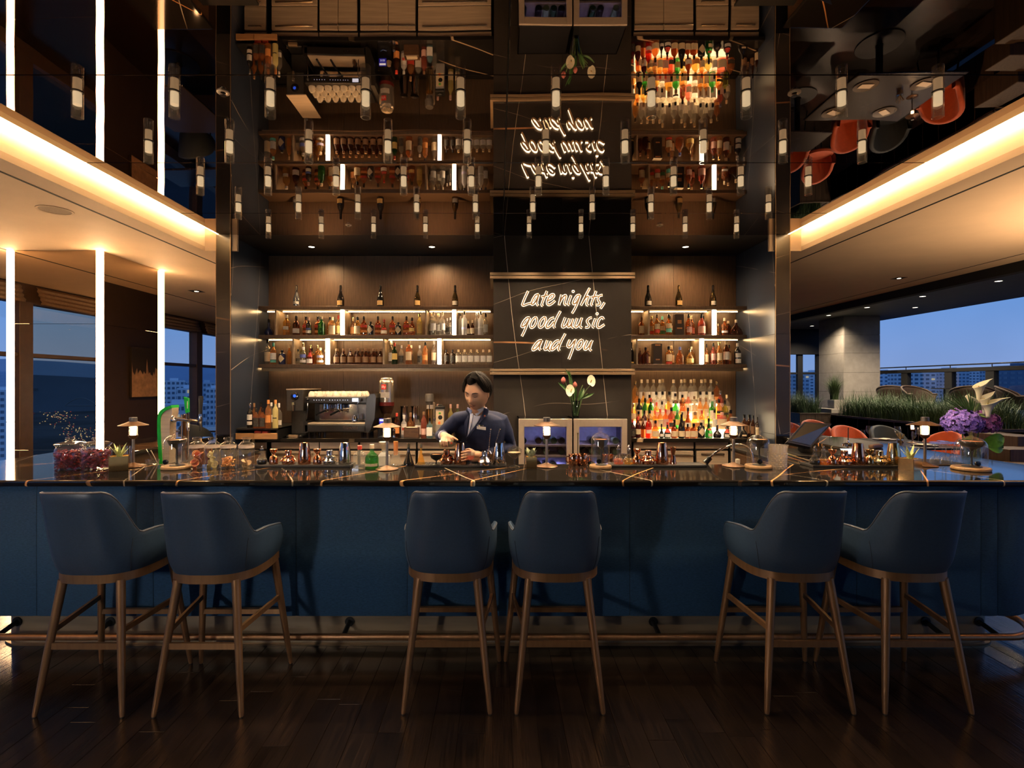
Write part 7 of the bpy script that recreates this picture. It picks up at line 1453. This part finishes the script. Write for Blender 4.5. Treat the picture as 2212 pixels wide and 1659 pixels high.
for i, (px, py) in enumerate(((482, 199), (1716, 200), (753, 486), (1425, 486))):
    d = dz(py, H); t = thing('sprinkler_head', 'small round sprinkler head on the mirror ceiling, %s of four' % ORD[i], 'sprinkler', (X(px, d), d, H-.0005), 0, 'sprinkler heads')
    MB().lathe([(.034, 0), (.034, -.004), (.018, -.006), (.014, -.004)], 22).obj('rose', m_steel, t); MB().lathe([(.001, -.022), (.016, -.022), (.016, -.019), (.005, -.018), (.004, -.004)], 16).obj('deflector', m_steel2, t)
# ================================================================ PENDANTS
def make_pendant():
    t = thing('pendant_lamp', '', 'pendant lamp', (0, 0, 0), 0, 'acrylic cylinder pendants under the mirror ceiling'); L = .148
    MB().lathe([(.0285, 0), (.0285, -.004), (.030, -.004), (.030, 0)], 24).obj('ring', m_black, t)
    MB().lathe([(.0275, -.001), (.029, -.003), (.029, -L+.002), (.027, -L), (.022, -L), (.022, -.075), (.022, -.003), (.024, -.001), (.0275, -.001)], 24).obj('acrylic_tube', thin('acrylic', (.90, .88, .84), .035, (1, .9, .75), 1.0, 1.7), t)
    MB().lathe([(.0005, -.074), (.0215, -.074), (.0215, -.004), (.0005, -.004)], 20).obj('frosted_core', pm('frosted_core', (.85, .72, .52), .6, 0, 0, emit=(1, .74, .46), es=.6), t)
    return t
pd = make_pendant(); first = True
ROWS = [(2.925, [167, 377, 584, 790, 995, 1201, 1407, 1612, 1818, 2026]), (3.52, [321, 496, 667, 838, 1009, 1179, 1350, 1519, 1691, 1862]), (4.115, [433, 579, 726, 872, 1018, 1163, 1309, 1455, 1600, 1746]),
        (4.72, [515, 645, 773, 900, 1027, 1151, 1279, 1406, 1532, 1660]), (5.34, [580, 694, 807, 919, 1031, 1143, 1255, 1367, 1480, 1591])]
for r, (d, xs_) in enumerate(ROWS):
    for i, px in enumerate(xs_):
        lb = 'clear cylinder pendant lamp with frosted core, %s row from the viewer, %s from the left' % (ORD[r], ORD[i])
        o = pd if first else dup(pd, (0, 0, 0)); first = False; o['label'] = lb; o.location = (X(px, d), d, H-.0005)
        spot('pendant_light', (X(px, d), d, H-.156), 30.0, (1, .70, .42), 120, .7, .018)
# ================================================================ BARTENDER
def remesh(mb, name, mat, vox, smooth=4, parent=None):
    me = mb.mesh(name+'_raw', None, False); o = bpy.data.objects.new(name, me); COL.objects.link(o)
    r = o.modifiers.new('r', 'REMESH'); r.mode = 'VOXEL'; r.voxel_size = vox
    s = o.modifiers.new('s', 'SMOOTH'); s.iterations = smooth; s.factor = .5
    m2 = bpy.data.meshes.new_from_object(o.evaluated_get(bpy.context.evaluated_depsgraph_get())); o.modifiers.clear(); o.data = m2; m2.name = name
    m2.materials.clear(); m2.materials.append(mat); m2.polygons.foreach_set('use_smooth', [True]*len(m2.polygons))
    if parent: o.parent = parent
    return o
def limb(mb, pts, rad, seg=16):                        # tapered tube with ball ends
    mb.tube(pts, rad, seg); mb.ball(pts[0], rad[0], None, None, seg, 8); mb.ball(pts[-1], rad[-1], None, None, seg, 8)
m_skin = pm('skin', (.52, .30, .19), .5, 0, .06, 14); m_skin.node_tree.nodes['Principled BSDF'].inputs['Subsurface Weight'].default_value = .08
m_suit = grain('navy_wool', (.006, .012, .040), (.011, .020, .066), 120, (1, 1, 1), .75, .15, .3, .0)
m_shirt = pm('pale_blue_shirt', (.48, .52, .68), .7, 0, .05, 60); m_hair = pm('black_hair', (.006, .0045, .0035), .55, 0, .3, 60, spec=.18)
# joints (metres), right side of the man = left in the picture
neckb, neckt = P(1034, 892, 3.775), P(1031, 874, 3.72)
shR, shL = P(990, 903, 3.76), P(1083, 905, 3.83); elR, wrR = P(949, 945, 3.86), P(958, 940, 3.665); elL, wrL = P(1104, 962, 3.92), P(1046, 985, 3.735)
HC = P(1030.5, 847.5, 3.665)                              # head centre
yaw, pitch, roll = math.radians(-24), math.radians(20), math.radians(5)
HM = Matrix.Translation(HC) @ Matrix.Rotation(yaw, 4, 'Z') @ Matrix.Rotation(roll, 4, 'Y') @ Matrix.Rotation(pitch, 4, 'X') @ Matrix.Scale(1.07, 4)
def g(x, x0, s): return math.exp(-((x-x0)/s)**2)
def headp(u, v, off=0.0):
    """u: angle round (0 = face front, + to his left = picture right), v: -1 chin side .. 1 crown"""
    z = math.sin(v*PI/2); c = math.cos(v*PI/2); x = math.sin(u)*c; y = -math.cos(u)*c
    front = max(0, -y); lower = max(0, -z)
    X_ = x*(.075-.020*lower**1.5*(.4+.6*front)); Y_ = y*(.092+.004*front); Z_ = z*(.118 if z > 0 else .116)
    if lower > 0: Y_ += -.012*lower*front - (.020*lower*(1-front) if y > 0 else 0) * -1
    X_ *= 1+.05*g(z, .15, .35)
    if y < 0:
        xx, zz = X_, Z_
        nose = g(xx, 0, .0125)*(g(zz, -.030, .015)*.019+g(zz, -.010, .022)*.010); Y_ -= nose
        Y_ += .0085*(g(xx, .031, .016)+g(xx, -.031, .016))*g(zz, .006, .013)
        Y_ -= .004*(g(xx, .030, .022)+g(xx, -.030, .022))*g(zz, .028, .010)
        Y_ -= .006*g(xx, 0, .020)*(g(zz, -.058, .007)+g(zz, -.068, .007)); Y_ += .003*g(xx, 0, .018)*g(zz, -.063, .003)
        Y_ -= .009*g(xx, 0, .020)*g(zz, -.098, .016); Y_ -= .004*(g(xx, .042, .018)+g(xx, -.042, .018))*g(zz, -.022, .020)
    p = Vector((X_, Y_, Z_))
    if off: p += Vector((x, y, z)).normalized()*off
    return p
def hw(p): return HM @ Vector(p)
b = MB(); rows = []
for i in range(61):
    v = -1+2*i/60; rows.append([hw(headp(2*PI*j/72, v*.999)) for j in range(72)])
b.grid(rows, True); b.f.append(tuple(range(71, -1, -1))); n0 = 60*72; b.f.append(tuple(n0+j for j in range(72)))
for s in (-1, 1):
    b.ball(hw((s*.0755, .012, -.006)), 1, 1, 1, 12, 8, M=(HM.to_3x3() @ Matrix.Rotation(s*.35, 3, 'Z') @ Matrix.Diagonal((.009, .019, .031))))
    b.ball(hw((s*.0115, -.096, -.036)), .0065, None, None, 10, 7)
limb(b, [neckb+Vector((0, .02, -.03)), neckb, neckt+Vector((0, .012, .0)), hw((0, .02, -.04))], [.075, .060, .052, .055])
# torso core, arms and legs under the clothes
pel = Vector((X(1036, 3.93), 3.95, .98)); chest = P(1036, 925, 3.84)
limb(b, [pel, (pel+chest)/2, chest, neckb+Vector((0, .02, -.06))], [.08, .07, .08, .055]); limb(b, [shR+Vector((.06, .06, -.03)), shL+Vector((-.06, .06, -.03))], [.03, .03])
limb(b, [shR+Vector((.01, 0, -.02)), elR, wrR], [.032, .028, .024]); limb(b, [shL+Vector((-.01, 0, -.02)), elL, wrL], [.032, .028, .024])
for s in (-1, 1): limb(b, [pel+Vector((s*.09, 0, 0)), Vector((pel.x+s*.10, 3.94, .50)), Vector((pel.x+s*.11, 3.96, .09))], [.085, .055, .040])
def finger(pts, r): limb(b, [Vector(p) for p in pts], [r*(1-.09*i) for i in range(len(pts))], 10)
# right hand: palm above the bottle, four fingers wrapping down its near side, thumb along the neck
def Q(px, py, d): return P(px, py, d)
limb(b, [wrR, Q(961, 945, 3.63), Q(964, 949, 3.605)], [.024, .030, .030]); limb(b, [wrR, Q(968, 945, 3.63), Q(971, 949, 3.615)], [.024, .026, .024])
finger([Q(955, 946, 3.595), Q(953.5, 953, 3.565), Q(954, 960, 3.565), Q(955.5, 964, 3.575)], .0088); finger([Q(960, 947, 3.585), Q(959, 954, 3.555), Q(959.5, 962, 3.555), Q(961, 966, 3.568)], .0095)
finger([Q(965, 948, 3.585), Q(965, 955, 3.558), Q(965.5, 961, 3.56), Q(966.5, 965, 3.57)], .0094); finger([Q(970, 948, 3.592), Q(971.5, 954, 3.572), Q(972, 959, 3.575), Q(972, 962, 3.585)], .0085)
finger([Q(971, 942, 3.63), Q(978, 944, 3.615), Q(984, 947.5, 3.60), Q(988, 950, 3.595)], .0098)
# left hand steadying the copper tin: palm right of it, fingers round the front
limb(b, [wrL, Q(1031, 983, 3.67), Q(1019, 981, 3.66)], [.024, .030, .028]); limb(b, [wrL, Q(1031, 990, 3.67), Q(1018, 990, 3.66)], [.022, .026, .024])
for j, (y0, y1) in enumerate(((975, 976), (981, 982), (987, 988), (993, 994))): finger([Q(1016, y0, 3.645), Q(1009, y0-.5, 3.600), Q(1003.5, y1, 3.572), Q(997, y1+1, 3.562)], .0092-.0004*j)
finger([Q(1022, 974, 3.66), Q(1014, 970, 3.665), Q(1007, 971, 3.668), Q(1003, 973, 3.665)], .0098)
man = remesh(b, 'person', m_skin, .0042, 3)
tag(man, 'man in a navy suit pouring from a bottle into a copper tin behind the bar', 'person')
# jacket and trousers
j = MB()
def tors(c, rx, ry, rot=-.12, n=28): return [c+Vector((rx*math.cos(2*PI*i/n)*math.cos(rot)-ry*math.sin(2*PI*i/n)*math.sin(rot), rx*math.cos(2*PI*i/n)*math.sin(rot)+ry*math.sin(2*PI*i/n)*math.cos(rot), 0)) for i in range(n)]
cs = [(Vector((pel.x, 3.95, .93)), .185, .130), (Vector((pel.x, 3.93, 1.08)), .172, .122), (P(1036, 965, 3.885), .176, .125), (P(1036, 938, 3.855), .190, .130), (P(1036, 918, 3.835), .196, .122), (P(1036, 906, 3.82), .182, .102), (P(1036, 899, 3.81), .140, .085), (P(1035, 893, 3.80), .095, .072)]
rows = [tors(c, rx, ry) for c, rx, ry in cs]; j.grid(rows, True); n_ = 28; j.f.append(tuple(range(n_-1, -1, -1))); j.f.append(tuple(7*n_+i for i in range(n_)))
limb(j, [neckb+Vector((-.03, .035, -.035)), shR+Vector((.02, .01, -.004)), shR, shR.lerp(elR, .5), elR, elR.lerp(wrR, .55), elR.lerp(wrR, .80)], [.058, .054, .052, .052, .047, .043, .040]); limb(j, [neckb+Vector((.03, .035, -.035)), shL+Vector((-.02, .01, -.004)), shL, shL.lerp(elL, .5), elL, elL.lerp(wrL, .5), elL.lerp(wrL, .76)], [.058, .054, .052, .052, .047, .043, .040])
jk = remesh(j, 'jacket', m_suit, .007, 5, man)
tx = jk.modifiers.new('creases', 'DISPLACE'); tex = bpy.data.textures.new('folds', 'CLOUDS'); tex.noise_scale = .09; tex.noise_depth = 1; tx.texture = tex; tx.strength = .010; tx.mid_level = .5
t_ = MB()
for s in (-1, 1): limb(t_, [pel+Vector((s*.08, 0, .02)), Vector((pel.x+s*.10, 3.94, .50)), Vector((pel.x+s*.11, 3.96, .07))], [.105, .078, .062])
remesh(t_, 'trousers', m_suit, .010, 3, man)
for s in (-1, 1): MB().rbox(pel.x+s*.11-.05, pel.x+s*.11+.05, 3.78, 4.03, .0, .09, .03, 3).obj('shoe', m_blackg, man, True)
# front of torso as a surface, for shirt, lapels and badges
def front(px, py, off):
    z = Z(py, 3.72); 
    cc = sorted(cs, key=lambda q: q[0].z)
    for (c0_, rx0, ry0), (c1_, rx1, ry1) in zip(cc[:-1], cc[1:]):
        if c0_.z <= z <= c1_.z: f = (z-c0_.z)/(c1_.z-c0_.z); c = c0_.lerp(c1_, f); rx = rx0+(rx1-rx0)*f; ry = ry0+(ry1-ry0)*f; break
    else: c, rx, ry = cc[-1]
    d = c.y-ry; x = X(px, d); q = max(-.97, min(.97, (x-c.x)/rx)); y = c.y-ry*math.sqrt(1-q*q)-.12*(x-c.x)*0-off
    y += -math.tan(.12)*(x-c.x)-max(0, 890-py)*.0026
    return Vector((x, y, z))
def patch(name, outline_l, outline_r, off, mat, th=.003, parent=man, n=10, m=8):
    L, R = spline([(*p, 0) for p in outline_l], 5), spline([(*p, 0) for p in outline_r], 5); rows = []
    for i in range(n+1):
        f = i/n; a = L[min(len(L)-1, int(f*(len(L)-1)))]; c = R[min(len(R)-1, int(f*(len(R)-1)))]
        rows.append([front(a.x+(c.x-a.x)*q/m, a.y+(c.y-a.y)*q/m, off+.004*math.sin(PI*q/m)) for q in range(m+1)])
    o = MB().grid(rows).obj(name, mat, parent); md = o.modifiers.new('t', 'SOLIDIFY'); md.thickness = th; md.offset = 1
    return o
sh_ = patch('shirt', [(1011, 886), (1011, 905), (1008, 930), (1007, 946)], [(1047, 884), (1036, 905), (1018, 932), (1008, 946)], .006, m_shirt, .003, man, 14, 10)
patch('shirt_placket', [(1020, 893), (1016, 915), (1010, 940)], [(1023.5, 893), (1019.5, 915), (1012, 940)], .012, m_shirt, .002, sh_)
for i, (px, py) in enumerate(((1021.2, 900), (1018.2, 912), (1015.2, 924))): MB().ball(front(px, py, .018), .0035, .002, .0035, 10, 6).obj('button', m_porc, sh_)
patch('lapel', [(1007, 884), (1002, 900), (1003, 920), (1006.5, 948)], [(1012, 882), (1012.5, 905), (1009.5, 930), (1007, 949)], .016, m_suit, .004)
patch('lapel', [(1046, 881), (1037, 906), (1019, 932), (1006.5, 950)], [(1056, 884), (1053, 900), (1046, 903), (1007.5, 952)], .016, m_suit, .004)
patch('collar', [(1009.5, 880), (1010.5, 887), (1015, 894)], [(1018, 885), (1020, 889), (1016, 895)], .020, pm('collar_blue', (.30, .36, .66), .6), .003, sh_); patch('collar', [(1025, 887), (1024.5, 892), (1029, 898)], [(1046, 879), (1043, 887), (1030, 899)], .020, m_shirt, .003, sh_)
MB().lathe([(.066, 0), (.060, .030), (.055, .030), (.06, 0)], 24, tuple(neckb+Vector((0, .004, .010))), sy=.95).obj('collar_band', m_shirt, sh_)
patch('name_tag', [(1030, 920), (1030, 924.5), (1030, 926)], [(1049.5, 922), (1049.5, 927), (1049.5, 928.5)], .020, m_white, .002); patch('badge_bar', [(1031.5, 916.8), (1031.5, 918), (1031.5, 919)], [(1044.5, 917.6), (1044.5, 919), (1044.5, 920)], .020, m_gold, .002)
MB().ball(front(1047, 898, .026), .007, .003, .007, 14, 8).obj('lapel_pin', pm('pin_red', (.35, .12, .08), .3, .5), man); MB().tube([front(1004.5, 895, .024), front(1005.8, 891, .024)], .003, 6).obj('lapel_pin', m_gold, man)
MB().ball(front(1007.5, 956, .012), .006, .003, .006, 12, 7).obj('jacket_button', m_black, man)
def cuff(a, b, f0, f1, r): pa_, pb_ = a.lerp(b, f0), a.lerp(b, f1); MB().tube([pa_, pb_], [r, r*.93], 20).obj('shirt_cuff', m_shirt, man)
cuff(elR, wrR, .82, .97, .036); cuff(elL, wrL, .72, .86, .036)
# face details
def fp(u_deg, v, off): return hw(headp(math.radians(u_deg), v, off))
def face_at(x, z, off=.001):                            # point of the face front at local x, z
    best = None
    v = math.asin(max(-1, min(1, z/(.118 if z > 0 else .116))))*2/PI; u = 0
    lo, hi = -1.4, 1.4
    for _ in range(30):
        u = (lo+hi)/2
        if headp(u, v).x < x: lo = u
        else: hi = u
    p = headp(u, v); return hw(p+Vector((0, -off, 0)))
m_dark = pm('brow_black', (.012, .008, .006), .6); m_lip = pm('lip', (.40, .18, .12), .4, 0, .05)
for s in (-1, 1):
    MB().tube([face_at(s*x, z, .0015) for x, z in ((.013, .0265), (.024, .0295), (.036, .0305), (.049, .025))], [.0030, .0040, .0036, .0012], 7, True, .6).obj('eyebrow', m_dark, man)
    MB().tube([face_at(s*x, z, .001) for x, z in ((.018, .004), (.025, .0005), (.034, .0005), (.043, .004))], [.0008, .0018, .0018, .001], 6).obj('eyelashes', m_dark, man)
    MB().tube([face_at(s*x, z, .0005) for x, z in ((.018, .010), (.026, .015), (.035, .015), (.044, .010))], [.0005, .0009, .0009, .0005], 6).obj('lid_crease', pm('skin_fold', (.30, .14, .08), .6), man)
    MB().ball(face_at(s*.0075, -.047, -.001), .0032, .002, .002, 8, 6).obj('nostril', MATS['skin_fold'], man)
MB().tube([face_at(x, z, .0005) for x, z in ((-.024, -.0605), (-.012, -.0575), (0, -.059), (.012, -.0575), (.024, -.0605))], [.0006, .0020, .0020, .0020, .0006], 8).obj('upper_lip', m_lip, man)
MB().tube([face_at(x, z, .0005) for x, z in ((-.020, -.0635), (-.009, -.068), (0, -.069), (.009, -.068), (.020, -.0635))], [.0008, .003, .0034, .003, .0008], 8).obj('lower_lip', m_lip, man)
MB().tube([face_at(x, z, .0012) for x, z in ((-.024, -.062), (-.01, -.0625), (0, -.0632), (.01, -.0625), (.024, -.062))], [.0006, .0009, .001, .0009, .0006], 6).obj('mouth_line', MATS['skin_fold'], man)
# hair: swept cap with side part plus locks
rows = []; NU = 64
def hairline(u):                                        # lowest v of hair at angle u
    a = abs((u+PI) % (2*PI)-PI)
    if a < .75: return .50-.06*math.cos(u*3+.8)
    if a < 1.15: return .50-.38*(a-.75)/.40
    if a < 1.75: return .12-.14*(a-1.15)/.6
    return -.02-.50*min(1, (a-1.75)/.7)
for i in range(17):
    f = i/16; row = []
    for jn in range(NU):
        u = 2*PI*jn/NU; v0 = hairline(u); v = v0+(.995-v0)*f
        o_ = .004+.024*math.sin(min(1, f*2.2)*PI/2)+.0045*math.sin(u*9+f*7)*(1-f)+.003*mnoise.noise(Vector((u*5, f*6, 1)))
        o_ += .008*g(((u+PI) % (2*PI)-PI), .0, .7)*(1-f)*f*3
        row.append(hw(headp(u, v, o_)))
    rows.append(row)
hb = MB(); hb.grid(rows, True); hb.f.append(tuple(16*NU+j_ for j_ in range(NU)))
inn3 = [hw(headp(2*PI*jn/NU, hairline(2*PI*jn/NU)+.02, -.004)) for jn in range(NU)]
hb.grid([inn3, rows[0]], True)
hr = hb.obj('hair', m_hair, man, True, 80)
rnd = random.Random(9); lk = MB()
for q in range(120):
    u0 = rnd.uniform(-.35, .25); v0 = rnd.uniform(.62, .86); sgn = -1 if rnd.random() < .42 else 1; u1 = sgn*rnd.uniform(.75, 1.35); v1 = rnd.uniform(.20, .46) if abs(u1) > .9 else rnd.uniform(.40, .52)
    pts = []
    for s_ in range(7): f = s_/6; pts.append(hw(headp(u0+(u1-u0)*f**.8, v0+(v1-v0)*f**1.7+.07*math.sin(PI*f), .027+.010*math.sin(PI*f)-.022*f*f)))
    lk.tube(pts, [.0042, .005, .005, .0045, .004, .003, .001], 5, True, .6)
for q in range(110):
    u0 = rnd.uniform(0, 2*PI); v0 = rnd.uniform(.5, .95); 
    if abs((u0+PI) % (2*PI)-PI) < .8: continue
    pts = []
    for s_ in range(6): f = s_/5; pts.append(hw(headp(u0+.25*f, v0-(v0-hairline(u0)+.02)*f, .026-.012*f*f)))
    lk.tube(pts, [.004, .0048, .0045, .004, .003, .001], 5, True, .6)
o = lk.obj('locks', m_hair, hr); o['kind'] = 'stuff'
# the bottle in his hand, held level
a, bq = P(949, 958.5, 3.60), P(1000, 954, 3.60); ax = (bq-a).normalized(); M3 = ax.to_track_quat('Z', 'Y').to_matrix(); k = 3.6/F
hbt = thing('poured_bottle', 'small clear bottle of pale juice held level by the bartender', 'bottle', a)
MB().lathe([(.001, 0), (8*k, 0), (9*k, 1.5*k), (9*k, 26*k), (7*k, 31*k), (4*k, 35*k), (3.5*k, 42*k), (4.6*k, 43*k), (4.6*k, 47*k), (3.4*k, 47*k)], 24, M=M3).obj('glass', thin('clear_bottle', (.93, .93, .9)), hbt)
MB().lathe([(.001, 1*k), (8.2*k, 1.2*k), (8.3*k, 26*k), (6.5*k, 29*k), (.001, 30*k)], 22, M=M3).obj('juice', LQ('cream') if 0 else thin('pale_juice', (.80, .78, .60), .6, (.62, .58, .40)), hbt)
MB().ball(ax*27*k+Vector((0, -8.6*k, 0)), 2.6*k, 1*k, 2.6*k, 12, 8).obj('red_seal', pm('red_seal', (.55, .08, .04), .4), hbt)
